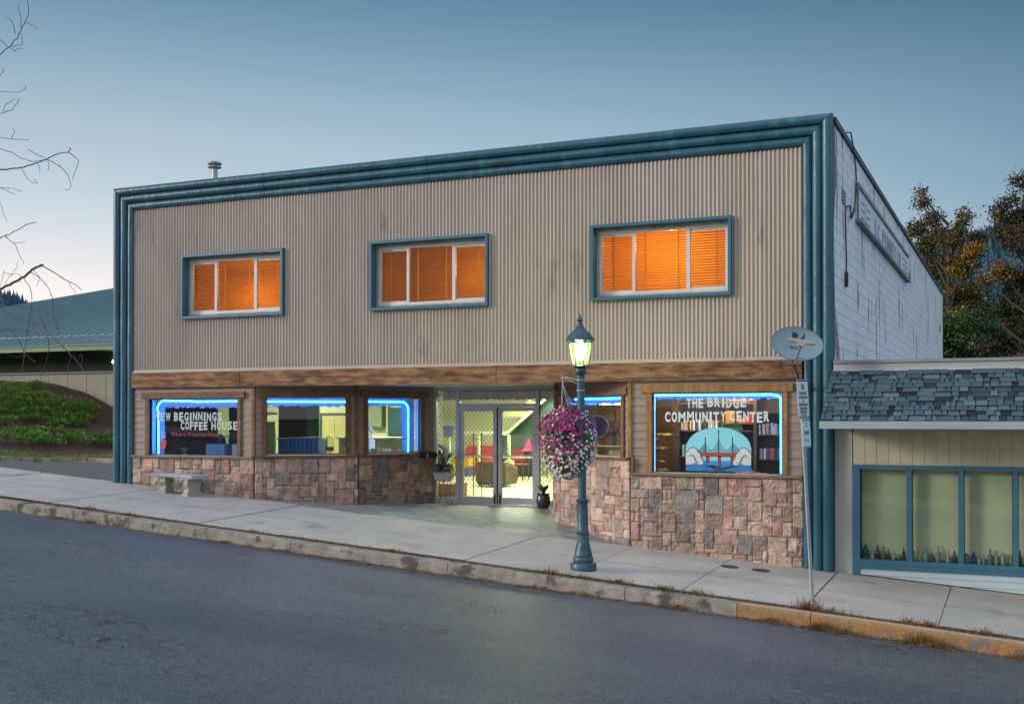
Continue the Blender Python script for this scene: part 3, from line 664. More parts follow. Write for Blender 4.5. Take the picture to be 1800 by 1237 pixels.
# ---- entrance: aluminium frame, transoms, double doors
ent = MB(); y0, y1 = 2.96, 3.05; FZ, HT = -1.945, .69
XA, XM1, XM2, XB = -12.19, -11.57, -9.63, -9.2
ent.box(XA, XA + .075, y0, y1, FZ, HT); ent.box(XM1 - .045, XM1 + .045, y0 - .01, y1, FZ, HT - .08); ent.box(XM2 - .03, XM2 + .045, y0 - .01, y1, FZ, HT - .08); ent.box(XB - .05, XB, y0, y1, FZ, HT)
ent.box(XA + .075, XB - .05, y0 + .004, y1, HT - .08, HT); ent.box(XM1 + .045, XM2 - .03, y0, y1, .235, .31)
ent.box(XA + .075, XM1 - .045, y0 + .004, y1, FZ, FZ + .14); ent.box(XM2 + .045, XB - .05, y0 + .004, y1, FZ, FZ + .14)
ent.box(XM1 + .045, XM2 - .03, y0, y1 + .03, FZ - .01, FZ + .02)
entr = part(ent, 'entrance_frame', alu)
mb = MB()
for (a, b, c, d) in ((XA + .075, XM1 - .045, FZ + .14, HT - .08), (XM2 + .045, XB - .05, FZ + .14, HT - .08), (XM1 + .045, XM2 - .03, .31, HT - .08)): mb.box(a, b, 3.0, 3.004, c, d)
part(mb, 'pane', glass_c, entr)
lattice = mat('lattice_wire', (.16, .17, .12), (.12, .12, .09), .6)
def lat(mb, a, b, c, d, y, s=.10, r=.0038):
    for sg in (1, -1):
        k = a - (d - c) - s
        while k < b + (d - c) + s:
            # line x = k + sg*(z-c)*.75
            pts = []
            z_lo, z_hi = c, d
            xA = k if sg > 0 else k; f = lambda z: k + sg * (z - c) * .8
            if sg > 0: zlo = max(c, c + (a - k) / .8); zhi = min(d, c + (b - k) / .8)
            else: zlo = max(c, c + (k - b) / .8); zhi = min(d, c + (k - a) / .8)
            if zhi - zlo > .01:
                x0_, x1_ = f(zlo), f(zhi); mb.add([(x0_ - r * 1.3, y, zlo), (x0_ + r * 1.3, y, zlo), (x1_ + r * 1.3, y, zhi), (x1_ - r * 1.3, y, zhi)], [(0, 1, 2, 3)])
            k += s
mb = MB()
lat(mb, XA + .075, XM1 - .045, FZ + .14, HT - .08, 3.03); lat(mb, XM2 + .045, XB - .05, FZ + .14, HT - .08, 3.03); lat(mb, XM1 + .045, XM2 - .03, .31, HT - .08, 3.03)
part(mb, 'lattice_grille', lattice, entr)
for di, (a, b) in enumerate(((XM1 + .05, -10.615), (-10.575, XM2 - .035))):
    mb = MB(); z0, z1 = FZ + .025, .232; s = .085; ya, yb = 2.975, 3.02
    mb.box(a, a + s, ya, yb, z0, z1); mb.box(b - s, b, ya, yb, z0, z1); mb.box(a + s, b - s, ya + .001, yb, z1 - .09, z1); mb.box(a + s, b - s, ya + .001, yb, z0, z0 + .16)
    dr = part(mb, 'door', alu)
    mb = MB(); mb.box(a + s, b - s, 2.996, 3.0, z0 + .16, z1 - .09); part(mb, 'pane', glass_c, dr)
    mb = MB(); lat(mb, a + s, b - s, z0 + .16, z1 - .09, 3.01); part(mb, 'lattice_grille', lattice, dr)
    mb = MB(); mb.box(a + .03, b - .03, 2.93, 2.955, -.86, -.83); mb.box(a + .05, a + .08, 2.94, 2.976, -.86, -.83); mb.box(b - .08, b - .05, 2.94, 2.976, -.86, -.83); part(mb, 'push_bar', galv, dr)
    mb = MB(); xh = (b - .045) if di == 0 else (a + .045)
    mb.box(xh - .018, xh + .018, 2.955, 2.976, z0 + .03, z0 + .2); mb.box(xh - .01, xh + .01, 2.945, 2.956, z0 + .0, z0 + .24); part(mb, 'foot_bolt', black, dr)
mb = MB(); mb.box(-10.612, -10.578, 2.985, 3.01, FZ + .02, .235); part(mb, 'meeting_gap', black, entr)

# ---- lettering and emblems on the glass
let_m = mat('white_vinyl_letter', (.62, .68, .70), (.56, .62, .64), .6, 5)
yl = .026; X1 = lambda x: x - XL
gl_m = mat('grey_vinyl_letter', (.44, .52, .56), (.38, .46, .50), .6, 5)
for wd, a, b, c, d, jt_ in (('NEW', -17.66, -17.20, -.065, .115, .005), ('BEGINNINGS', -17.14, -15.80, -.065, .12, .012), ('COFFEE', -16.95, -16.19, -.26, -.085, .008), ('HOUSE', -16.11, -15.38, -.26, -.085, .008)):
    mb = MB(M1); text_into(mb, wd, X1(a), X1(b), c, d, yl, jt_); part(mb, 'lettering', gl_m, W1)
mb = MB(M1); text_into(mb, "'Where Friends Meet'", X1(-17.22), X1(-15.86), -.405, -.325, yl, .004, slant=.2)
part(mb, 'lettering', mat('red_script', (.22, .012, .02), None, .6), W1, label='red handwritten slogan')
mb = MB(M1); cx0, cz0 = X1(-17.425), -.60
cup = [(-.085, .10), (.085, .10), (.085, 0), (.06, -.08), (.03, -.105), (-.03, -.105), (-.06, -.08), (-.085, 0)]
mb.prism([(cx0 + x, cz0 + z) for x, z in cup], .022, .025); part(mb, 'cup_emblem', mat('cup_red', (.55, .01, .06), None, .5), W1)
mb = MB(M1)
for pts in ([(-.10, .115), (.10, .115)], [(-.10, .115), (-.10, 0), (-.07, -.09), (-.035, -.12), (.035, -.12), (.07, -.09), (.10, 0), (.10, .115)], [(-.15, -.05), (-.11, -.12), (0, -.155), (.11, -.13), (.15, -.07)], [(-.10, .06), (-.15, .03), (-.14, -.03), (-.08, -.05)]):
    mb.tube([(cx0 + x, .022, cz0 + z) for x, z in pts], .0055, 5)
part(mb, 'cup_outline', mat('cup_black', (.02, .02, .03), None, .5), W1)
mb = MB(M1)
for q in range(3):
    mb.tube([(cx0 - .03 + q * .045 + .018 * sin(k * 1.7 + q), .022, cz0 + .14 + k * .024) for k in range(7)], .0055, 5)
part(mb, 'cup_steam', let_m, W1)
mb = MB(M3); rnd = random.Random(5); x = .80
for k in range(11):
    if k == 6: x += .05
    pts = [(x + rnd.uniform(0, .035), .026, -.50 + rnd.uniform(0, .055)) for _ in range(4)]; mb.tube(pts, .0055, 4); x += .044
part(mb, 'lettering', mat('red_marker', (.12, .01, .03), None, .7), W3, label='dark red handwriting')
X5 = lambda x: x + 6.51
for wd, a, b, c, d, jt_ in (('THE', -5.495, -5.17, .185, .35, .006), ('BRIDGE', -5.115, -4.395, .19, .355, .014), ('COMMUNITY', -5.90, -4.755, -.068, .108, .006), ('CENTER', -4.715, -3.99, -.065, .112, .014)):
    mb = MB(M5); text_into(mb, wd, X5(a), X5(b), c, d, yl, jt_); part(mb, 'lettering', let_m, W5)
ex0, ez0, ew, eh = X5(-5.498), -.953, 1.177, .78
E2 = lambda u, v: (ex0 + u * ew, ez0 + v * eh)
em = G_(sky=mat('emblem_sky', (.22, .62, .72), (.20, .58, .68), .6), sea=mat('emblem_sea', (.012, .20, .55), None, .6), mid=mat('emblem_water', (.03, .30, .60), None, .6), red=mat('emblem_red', (.60, .03, .03), None, .6), blk=mat('emblem_black', (.008, .008, .01), None, .6), wht=mat('emblem_white', (.60, .64, .66), None, .6))
def lay(polys, m, k, nm):
    mb = MB(M5)
    for p in polys: mb.prism([E2(*q) for q in p], .028 - .0022 * (k + 1), .028 - .0022 * k)
    return part(mb, nm, m, W5)
emb_y = lambda k: .028 - .0022 * k
dome = [(0, .146), (0, .45)] + [(.5 - .5 * cos(R(t)), .45 + .55 * sin(R(t)) ** .85 if t not in (0, 180) else .45) for t in lin(2, 178, 40)] + [(1, .45), (1, .146)]
lay([dome], em['sky'], 0, 'emblem_sky'); lay([[(0, 0), (1, 0), (1, .146), (0, .146)]], em['sea'], 0, 'emblem_sea'); lay([[(.2, .1465), (.8, .1465), (.8, .24), (.2, .24)]], em['mid'], 1, 'emblem_water')
bl = []
for (u, top) in ((.303, .778), (.507, .945), (.718, .778)):
    bl.append([(u - .007, .42), (u + .007, .42), (u + .005, top), (u - .005, top)])
    bl.append([(u - .011, top - .06), (u + .011, top - .06), (u + .004, top), (u - .004, top)])
def cable(u0, v0, u1, v1, sag):
    P = [];
    for k in range(15):
        t_ = k / 14; P.append((u0 + (u1 - u0) * t_, v0 + (v1 - v0) * t_ - sag * 4 * t_ * (1 - t_)))
    for (a, b), (c, d) in zip(P, P[1:]): bl.append([(a, b - .004), (c, d - .004), (c, d + .004), (a, b + .004)])
    for (a, b) in P[1:-1:1]:
        if b > .44: bl.append([(a - .0015, .43), (a + .0015, .43), (a + .0015, b), (a - .0015, b)])
cable(.17, .45, .303, .66, .03); cable(.303, .66, .507, .76, .23); cable(.507, .76, .718, .66, .23); cable(.718, .66, .87, .45, .03)
lay(bl, em['blk'], 1, 'emblem_cables')
lay([[(.195, .425), (.84, .425), (.80, .335), (.225, .335)], [(.315, .34), (.365, .34), (.365, .18), (.315, .18)], [(.495, .34), (.54, .34), (.535, .085), (.505, .085)], [(.69, .34), (.735, .34), (.73, .14), (.695, .14)]], em['blk'], 2, 'emblem_deck_outline')
lay([[(.205, .415), (.83, .415), (.795, .35), (.225, .35)], [(.335, .32), (.357, .32), (.357, .19), (.335, .19)], [(.507, .32), (.53, .32), (.527, .10), (.512, .10)], [(.705, .32), (.728, .32), (.722, .15), (.708, .15)]], em['red'], 3, 'emblem_deck')
def circ(u, v, r): return [(u + r * cos(t_), v + r * 1.509 * sin(t_)) for t_ in lin(0, 2 * pi, 21)[:-1]]
cl = [(.11, .42, .075), (.05, .36, .06), (.15, .33, .08), (.19, .25, .06), (.23, .20, .045), (.06, .25, .09)]
def clip(p): return [(min(1, max(0, u)), max(.146, v)) for u, v in p]
both = cl + [(1 - u, v, r) for u, v, r in cl]
for hf in (both[:6], both[6:]): lay([clip(circ(u, v, r + .010)) for u, v, r in hf], em['blk'], 4, 'emblem_cloud_outline')
for hf in (both[:6], both[6:]):
    mbc = MB(M5)
    for i, (u, v, r) in enumerate(hf): mbc.prism([E2(*q) for q in clip(circ(u, v, r))], .0135 - .00003 * i, .0165)
    part(mbc, 'emblem_cloud', em['wht'], W5)
mbw = MB(M5)
for pts in ([(.05, .33), (.09, .37), (.13, .33), (.15, .25), (.18, .19), (.22, .20)], [(.95, .33), (.91, .37), (.87, .33), (.85, .25), (.82, .19), (.78, .20)], [(.32, .10), (.42, .13), (.55, .06), (.68, .11), (.8, .12)], [(.3, .14), (.4, .10), (.48, .04), (.6, .015)]):
    mbw.tube([(E2(u, v)[0], .0125, E2(u, v)[1]) for u, v in pts], [.003] + [.0085] * (len(pts) - 2) + [.003], 5)
part(mbw, 'emblem_lines', em['blk'], W5)

# ---- interior shell of the lit rooms
FL = -1.93
flo = mat('interior_floor', (.66, .64, .40), (.58, .56, .34), .5, 2)
mb = MB(); mb.box(-18.49, -3.13, 3.06, 15.6, FL - .1, FL); 
for pl_ in ([(-18.49, .13), (-14.85, .13), (-13.25, 1.3), (-12.3, 3.06), (-18.49, 3.06)], [(-9.05, 3.06), (-8.4, 1.45), (-6.4, .13), (-3.13, .13), (-3.13, 3.06)]):
    n_ = len(pl_); mb.add([(x, y, FL - .004) for x, y in pl_], [tuple(range(n_))])
part(mb, 'floor', flo)
mb = MB(); mb.box(-18.49, -3.13, 15.6, 15.7, FL - .1, .75); part(mb, 'room_wall', cream)
mb = MB(); mb.box(-18.49, -13.9, 5.0, 5.1, FL, .75); part(mb, 'kitchen_wall', cream)
mb = MB(); mb.box(-18.49, -3.13, .2, 15.6, .755, .80); part(mb, 'ceiling', mat('brown_ceiling', (.10, .07, .045), (.06, .04, .03), .8, 3))
mb = MB(); mb.box(-6.62, -6.56, .13, 3.6, FL, .75); mb.box(-9.1, -6.62, 3.55, 3.6, FL, .75); mb.box(-6.56, -3.13, 1.75, 1.8, FL, .75); part(mb, 'partition', mat('brown_partition', (.14, .085, .045), (.08, .045, .025), .8, 2))
mb = MB(); mb.box(-18.48, -18.46, .15, 2.2, FL, .75);  mb.add([(-14.92, .14, FL), (-16.65, 2.17, FL), (-16.65, 2.17, .75), (-14.92, .14, .75)], [(0, 1, 2, 3)]); mb.box(-18.46, -17.64, 2.15, 2.2, FL, .75); mb.box(-17.28, -16.65, 2.15, 2.2, FL, .75); part(mb, 'partition', mat('dark_partition', (.03, .035, .05), (.02, .02, .03), .8, 2))  # diagonal sheet added to keep kitchen light out of the left room
mb = MB(); mb.box(-18.48, -18.46, 2.2, 4.99, FL, .75); part(mb, 'side_partition', mat('olive_partition', (.20, .22, .10), None, .8))
# scalloped corrugated valances just behind the windows
val = mat('valance_metal', (.22, .22, .26), (.15, .15, .19), .5, 4)
def valance(M, x0, x1, zt_, zb, y, seed, drop_left=0, drop_right=0):
    rnd = random.Random(seed); mb = MB(M); n = int((x1 - x0) / .0125); vs = []
    edge = 0
    for i in range(n + 1):
        x = x0 + (x1 - x0) * i / n
        if i % 5 == 0: edge = rnd.uniform(-.018, .018)
        z = zb + edge + .02 * noise.noise((x * 5, seed, 0)) - .018 * abs(sin(x * 17))
        if drop_left and x - x0 < drop_left: z = min(z, zb - (1 - ((x - x0) / drop_left)) * 9)
        if drop_right and x1 - x < drop_right: z = min(z, zb - (1 - ((x1 - x) / drop_right)) * 9)
        z = max(z, -1.0 if zb < .6 else z); yy = y + .006 * sin(x * 2 * pi / .05)
        vs += [(x, yy, zt_), (x, yy, z)]
    mb.add(vs, [(2 * i, 2 * i + 1, 2 * i + 3, 2 * i + 2) for i in range(n)]); return mb
part(valance(M1, X1(-17.74), X1(-15.36), .42, .235, .20, 1, .22), 'valance', val, W1)
part(valance(M2, .24, 1.92, .42, .26, .20, 2), 'valance', val, W2)
part(valance(M3, .23, 1.60, .42, .275, .20, 3, 0, .35), 'valance', val, W3)
part(valance(M4, .26, l4 - .26, .42, .27, .20, 4), 'valance', val, W4)
part(valance(M5, g50 + .02, g51 - .02, .44, .34, .20, 5), 'valance', val, W5)
vE = valance(Matrix(), XA + .08, XB - .06, .69, .42, 3.30, 9)
part(vE, 'valance', mat('rusty_valance', (.20, .14, .08), (.09, .06, .04), .7, 6), entr)
# jagged mountain cut-outs standing behind the entrance
mb = MB(); rnd = random.Random(4)
pk = [(-12.0, .15), (-11.7, .33), (-11.45, .2), (-11.2, .38), (-10.9, .24), (-10.5, .55), (-10.25, .42), (-10.0, .52), (-9.6, .30), (-9.3, .45), (-8.9, .2)]
poly = [(-12.0, -.02)]
def panel_light():
    return emit('fluorescent', (.86, 1.0, .62), 9)
def light_fix(name, x, y, z, sx, sy, label, e, c=(.86, 1, .62)):
    t_ = thing(name, label, 'light', (x, y, z)); mb = MB(); mb.box(x - sx / 2, x + sx / 2, y - sy / 2, y + sy / 2, z, z + .05); part(mb, 'housing', white, t_)
    mb = MB(); mb.box(x - sx / 2 + .02, x + sx / 2 - .02, y - sy / 2 + .02, y + sy / 2 - .02, z - .03, z - .001); part(mb, 'diffuser', emit('fluo_%s' % str(e), c, e), t_)
for i, (x, y, e, lb) in enumerate(((-16.9, 3.6, 26, 'ceiling light over the kitchen behind the angled left window'), (-14.2, 3.4, 26, 'ceiling light behind the narrow window by the doors'), (-11.2, 5.8, 90, 'ceiling light just inside the glass doors'), (-12.8, 9.4, 90, 'ceiling light over the brown armchair'), (-14.6, 12.9, 75, 'ceiling light at the back of the hall'), (-9.9, 10, 60, 'ceiling light behind the right door'))):
    light_fix('ceiling_light', x, y, .70, 1.3, .5, lb, e * 1.5)
light_fix('ceiling_light', -7.35, 2.3, .30, 1.25, .06, 'thin fluorescent tube seen through the window behind the lamp post', 14)
light_fix('ceiling_light', -7.3, 2.6, .70, .6, .4, 'added square fill light over the driftwood display', 45, (1, .82, .5))  # unseen lamp added to brighten the dark bay behind this window
light_fix('ceiling_light', -5.95, .55, .70, .25, .25, 'small added fill light over the yellow leaved plant in the right window', 110, (1, .82, .5))  # unseen lamp added near the glass to brighten the plant
light_fix('ceiling_light', -5.0, .95, .70, .9, .2, 'small ceiling light over the book shelves', 75, (1, .8, .5))

# ================================================================== street furniture
# ---- lamp post
LX, LY = -6.43, -2.75; LZ = zp(LX, LY)
lp = thing('street_lamp', 'teal iron street lamp with a lit lantern and fluted base by the kerb', 'street lamp', (LX, LY, LZ))
LT = Matrix.Translation((LX, LY, LZ)) @ Matrix.Rotation(R(-.85), 4, 'Y')
def lpart(mb, n, m, parent=None, sm=True, label=None):
    o = mb.build(n, m, parent if parent is not None else lp, sm)
    if label: o['label'] = label
    return o
mb = MB(LT); mb.lathe([(.205, -.05), (.215, .0), (.215, .09), (.20, .115), (.19, .12)], n=12)
mb.lathe([(.15, .12), (.165, .15), (.165, .19), (.14, .215), (.15, .23), (.142, .26), (.118, .36), (.098, .46), (.09, .56), (.10, .575), (.105, .60), (.09, .62)], n=32, flute=(6, 8))
mb.lathe([(.092, .62), (.092, .64), (.086, .66), (.084, 1.05), (.086, 1.08), (.105, 1.095), (.108, 1.115), (.09, 1.135), (.066, 1.15)], n=32, flute=(2, 3))
lpart(mb, 'post_base', iron)
mb = MB(LT); mb.lathe([(.066, 1.14), (.064, 3.14)], n=20); lpart(mb, 'pole', iron)
for z in (3.04, 2.87): mb = MB(LT); mb.lathe([(.067, z), (.070, z + .003), (.070, z + .016), (.067, z + .019)], n=20); lpart(mb, 'strap', galv)
mb = MB(LT); mb.lathe([(.066, 3.12), (.075, 3.14), (.095, 3.16), (.098, 3.20), (.085, 3.235), (.10, 3.25), (.15, 3.262), (.155, 3.275), (.13, 3.285), (.05, 3.29)], n=16)
lpart(mb, 'lantern_holder', iron)
H = 6; zb_, zt2 = 3.285, 3.66; rb, rt = .125, .185; ph = .25
mb = MB(LT)
for k in range(H):
    t0 = 2 * pi * k / H + ph; t1 = 2 * pi * (k + 1) / H + ph
    mb.tube([(rb * cos(t0), rb * sin(t0), zb_), (rt * cos(t0), rt * sin(t0), zt2)], .0105, 5)
    for r_, z_ in ((rb, zb_ + .006), (rt, zt2 - .005)): mb.tube([(r_ * cos(t0), r_ * sin(t0), z_), (r_ * cos(t1), r_ * sin(t1), z_)], .012, 5)
    tm = (t0 + t1) / 2; cm = cos(pi / H); mb.tube([(rb * cm * cos(tm), rb * cm * sin(tm), zb_), (.5 * (rb + rt) * .93 * cm * cos(tm), .5 * (rb + rt) * .93 * cm * sin(tm), zb_ + .2)], .006, 4) if k % 2 == 0 else None
lpart(mb, 'lantern_frame', iron, None, False)
lant_m = bpy.data.materials.new('lantern_glow'); lant_m.use_nodes = True; t = lant_m.node_tree; t.nodes.clear()
lo = t.nodes.new('ShaderNodeOutputMaterial'); le = t.nodes.new('ShaderNodeEmission'); lt_ = t.nodes.new('ShaderNodeBsdfTransparent'); la = t.nodes.new('ShaderNodeAddShader')
le.inputs[0].default_value = (.42, .85, .14, 1); le.inputs[1].default_value = .75; lt_.inputs[0].default_value = (.75, .9, .5, 1)
t.links.new(le.outputs[0], la.inputs[0]); t.links.new(lt_.outputs[0], la.inputs[1]); t.links.new(la.outputs[0], lo.inputs[0])
mb = MB(LT); mb.lathe([(.0, 3.36), (.05, 3.38), (.085, 3.46), (.10, 3.56), (.09, 3.62), (0, 3.64)], n=14); lpart(mb, 'bulb', emit('bulb_white', (1.0, .96, .66), 110))
mb = MB(LT); q = .975
for k in range(H):
    t0 = 2 * pi * k / H + ph; t1 = 2 * pi * (k + 1) / H + ph
    mb.quad((q * rb * cos(t0), q * rb * sin(t0), zb_ + .01), (q * rb * cos(t1), q * rb * sin(t1), zb_ + .01), (q * rt * cos(t1), q * rt * sin(t1), zt2 - .01), (q * rt * cos(t0), q * rt * sin(t0), zt2 - .01))
lpart(mb, 'lantern_glass', lant_m, None, False)
mb = MB(LT); mb.lathe([(.18, 3.655), (.235, 3.685), (.245, 3.70), (.225, 3.715), (.20, 3.76), (.15, 3.815), (.105, 3.85), (.07, 3.90), (.052, 3.95), (.044, 3.97)], n=12)
lpart(mb, 'lantern_roof', iron, None, False)
mb = MB(LT); mb.lathe([(.03, 3.965), (.022, 3.985), (.05, 4.0), (.055, 4.01), (.045, 4.03), (.018, 4.045), (.024, 4.055), (.018, 4.065), (.008, 4.10), (.012, 4.11), (.004, 4.13), (0, 4.135)], n=14)
lpart(mb, 'finial', iron)
arm0 = LT @ Vector((-.06, 0, 3.05)); tip = Vector((-6.80, -2.72, .655))
mb = MB(); mb.tube([arm0, (arm0 + tip) / 2 + Vector((0, 0, .01)), tip, tip + Vector((-.03, 0, -.01))], .008, 6); mb.tube([LT @ Vector((-.06, 0, 2.98)), tip + Vector((.04, 0, 0))], .004, 5)
lpart(mb, 'bracket_arm', galv)
# ---- hanging basket of petunias
bc = Vector((-6.715, -2.66, -.40))
hb = thing('hanging_basket', 'big hanging basket of magenta, purple and white petunias on the lamp post', 'hanging basket', (bc.x, bc.y, bc.z))
mb = MB(); mb.tube([tip + Vector((0, 0, -.01)), tip + Vector((0, 0, -.10))], .007, 5)
for a in (2.6, 5.3, .9, 4.2):
    mb.tube([tip + Vector((0, 0, -.09)), bc + Vector((.17 * cos(a), .17 * sin(a), .36))], .0065, 5)
mb.build('hanger', galv, hb, True)
mb = MB(); mb.lathe([(.05, .0), (.17, .08), (.2, .22), (.21, .3)], bc, 16); mb.build('basket_bowl', mat('basket_fibre', (.10, .06, .03), None, .95, 12), hb)
def shape(th, z):   # radius of the planting at height z in -1..1
    prof = [(-1, .12), (-.85, .50), (-.6, .80), (-.3, .95), (0, 1.0), (.35, .98), (.65, .86), (.85, .62), (1, .25)]
    for (a, b), (c, d) in zip(prof, prof[1:]):
        if a <= z <= c: return (b + (d - b) * (z - a) / (c - a)) * (1 + .09 * noise.noise((cos(th) * 1.3, sin(th) * 1.3, z * 1.6)))
    return .1
RX, HZ = .475, .60
rnd = random.Random(21)
leaf_att = mat('petunia_leaf', (.055, .14, .035), (.03, .075, .02), .55, 9, attr='Col')
mb = MB()
for _ in range(5200):
    z = rnd.uniform(-1, 1); th = rnd.uniform(0, 2 * pi); r = shape(th, z) * rnd.uniform(.72, 1.0) * RX
    p = bc + Vector((r * cos(th), r * sin(th), z * HZ)); n_ = Vector((cos(th), sin(th), z * .6 + rnd.uniform(-.5, .5))).normalized()
    a = n_.cross(Vector((rnd.gauss(0, 1), rnd.gauss(0, 1), rnd.gauss(0, 1)))).normalized(); b = n_.cross(a); s = rnd.uniform(.014, .028); v = rnd.uniform(.5, 1.25); mb.cc = (v, v, v * .8)
    mb.add([p - a * s, p - b * s * .5, p + a * s, p + b * s * .5], [(0, 1, 2, 3)])
o = mb.build('foliage', leaf_att, hb); o['kind'] = 'stuff'
def petal_m(n, c, e): return mat(n, c, tuple(x * .8 for x in c), .55, 20)
fm = [petal_m('magenta_petal', (.52, .006, .22), 0), petal_m('purple_petal', (.30, .10, .42), 0), petal_m('white_petal', (.88, .88, .84), 0), petal_m('petal_throat', (.20, .02, .12), 0), petal_m('yellow_throat', (.35, .33, .10), 0)]
fl_ = {0: MB(), 1: MB(), 2: MB()}
def flower(mb, p, n_, s, kind, rim):
    a = n_.cross(Vector((0, .3, 1))).normalized(); b = n_.cross(a); k = 10; c0 = len(mb.v)
    tw = rnd.uniform(0, 6); ring = []; ring2 = []
    for i in range(k):
        t_ = 2 * pi * i / k + tw; rr = s * (1 if i % 2 else .86); ring.append(p + a * rr * cos(t_) + b * rr * sin(t_) + n_ * rnd.uniform(-.002, .006)); ring2.append(p + (a * cos(t_) + b * sin(t_)) * s * .36 - n_ * s * .15)
    mb.cur = 0; mb.add(ring + ring2, [(i, (i + 1) % k, k + (i + 1) % k, k + i) for i in range(k)]); mb.cur = 1
    mb.add(ring2 + [p - n_ * s * .5], [(i, (i + 1) % k, k) for i in range(k)])
for _ in range(1080):
    z = rnd.uniform(-.96, .99); th = rnd.uniform(0, 2 * pi); r = shape(th, z) * RX * rnd.uniform(.97, 1.06)
    n_ = Vector((cos(th), sin(th) , .25 + z * .35)).normalized(); n_ = (n_ + Vector((rnd.gauss(0, .2), rnd.gauss(0, .2), rnd.gauss(0, .2)))).normalized()
    p = bc + Vector((r * cos(th), r * sin(th), z * HZ))
    u = cos(th - R(24))   # left-right spread as the plants were set out
    pm = 1 / (1 + math.exp(-(z + .10 - .40 * u * .6) * 7)); pw = 1 / (1 + math.exp((z + .05) * 6))
    q = rnd.random()
    if q < pm * .75 * (1 if u < .5 else .35): k = 0
    elif rnd.random() < (.62 if z > -.1 else .14): k = 1
    else: k = 2
    
    if z > .2 and k == 2 and rnd.random() < .55: k = 1
    flower(fl_[k], p, n_, rnd.uniform(.019, .027) * (1.25 if k == 0 else .95), k, 0)
for k, nm in ((0, 'magenta blossoms'), (1, 'purple blossoms with white rims'), (2, 'white blossoms')):
    o = fl_[k].build('blossoms', [fm[0], fm[3]] if k == 0 else [mat('rim_white', (.58, .48, .66), (.42, .26, .55), .6, 30), fm[3]] if k == 1 else [fm[2], fm[4]], hb); o['kind'] = 'stuff'; o['label'] = nm
# ---- parking sign post
SX, SY = -2.80, -2.818; SZ = zp(SX, SY); lean = math.atan2(-.176, 3.28)
sg = thing('sign_post', 'leaning perforated steel post carrying two narrow white signs', 'sign', (SX, SY, SZ))
SM = Matrix.Translation((SX, SY, SZ)) @ Matrix.Rotation(lean, 4, 'Y')
mb = MB(SM @ Matrix.Rotation(R(52), 4, 'Z')); w_ = .022
mb.box(-w_, w_, -.003, .0, -.1, 3.2); mb.box(-w_ - .003, -w_, -.003, .018, -.1, 3.2); mb.box(w_, w_ + .003, -.003, .018, -.1, 3.2); mb.build('perforated_post', galv, sg)
mb = MB(SM @ Matrix.Rotation(R(52), 4, 'Z'))
for i in range(104): z = .08 + i * .03; mb.add([(-.0045, -.0036, z), (.0045, -.0036, z), (.0045, -.0036, z + .012), (-.0045, -.0036, z + .012)], [(0, 1, 2, 3)])
o = mb.build('punched_holes', black, sg); o['kind'] = 'stuff'
sw = mat('sign_white', (.55, .62, .66), (.5, .56, .6), .5, 3); sgreen = mat('sign_green', (.03, .30, .20), None, .5)
M_ = SM @ Matrix.Rotation(R(68), 4, 'Z')
mb = MB(M_); mb.box(-.13, .17, -.014, -.011, 2.70, 3.28); pl1 = mb.build('sign_plate', sw, sg)
mb = MB(M_); mb.box(-.128, .168, -.0165, -.0142, 3.25, 3.272); mb.box(-.128, .168, -.0165, -.0142, 2.71, 2.728)
rnd = random.Random(8)
for i, (zz, hh, ww) in enumerate(((3.13, .08, .06), (3.055, .042, .19), (2.995, .042, .22), (2.94, .036, .05), (2.885, .042, .23), (2.83, .04, .19), (2.78, .04, .18), (2.742, .026, .14))):
    x = .02 - ww / 2
    while x < .02 + ww / 2: g = rnd.uniform(.008, .014); mb.add([(x, -.0165, zz), (x + g, -.0165, zz), (x + g, -.0165, zz + hh), (x, -.0165, zz + hh)], [(0, 1, 2, 3)]); x += g + .009
mb.build('sign_text', mat('sign_ink', (.03, .045, .07), None, .6), pl1)
mb = MB(M_); mb.box(-.04, .17, -.014, -.011, 2.27, 2.685); pl2 = mb.build('sign_plate', sw, sg); pl2['label'] = 'lower white sign with green marks'
mb = MB(M_); mb.box(-.038, .168, -.0165, -.0142, 2.665, 2.68); mb.box(-.038, .168, -.0165, -.0142, 2.275, 2.29); mb.box(.0, .13, -.0165, -.0142, 2.46, 2.52)
mb.box(.055, .075, -.0165, -.0142, 2.58, 2.65); mb.box(.02, .05, -.0165, -.0142, 2.36, 2.40); mb.box(.08, .11, -.0165, -.0142, 2.36, 2.40)
mb.build('sign_text', sgreen, pl2)
# ---- concrete bench (curved seat on two baluster legs)
bm_ = mat('cast_stone', (.42, .40, .34), (.30, .29, .25), .9, 6, bump=.5, bs=30, c3=(.20, .19, .15), s3=6, t3=.62)
bx, by = -16.5, -.62; bz = zp(bx, by)
bn = thing('concrete_bench', 'small curved cast concrete bench against the stone wall', 'bench', (bx, by, bz))
mb = MB(); seat_z = -1.205; rc = 1.75; th_ = []
cxb, cyb = bx, by - rc + .12
for k, t_ in enumerate(lin(90 + 21.5, 90 - 21.5, 15)): th_.append(R(t_))
vs = []; prof = [(rc - .20, -.075), (rc - .21, -.055), (rc - .21, -.012), (rc - .198, 0), (rc + .198, 0), (rc + .21, -.012), (rc + .21, -.055), (rc + .20, -.075)]
for t_ in th_:
    for (r_, z_) in prof:
        x = cxb + r_ * cos(t_); vs.append((x, cyb + r_ * sin(t_), seat_z + z_ - .03 * (x - bx)))
m = len(prof); mb.add(vs, [(k * m + j, k * m + (j + 1) % m, (k + 1) * m + (j + 1) % m, (k + 1) * m + j) for k in range(14) for j in range(m)] + [tuple(range(m - 1, -1, -1)), tuple(14 * m + j for j in range(m))])
mb.build('seat', mat('seat_stone', (.40, .42, .43), (.27, .28, .29), .75, 14, bump=.5, bs=40), bn)
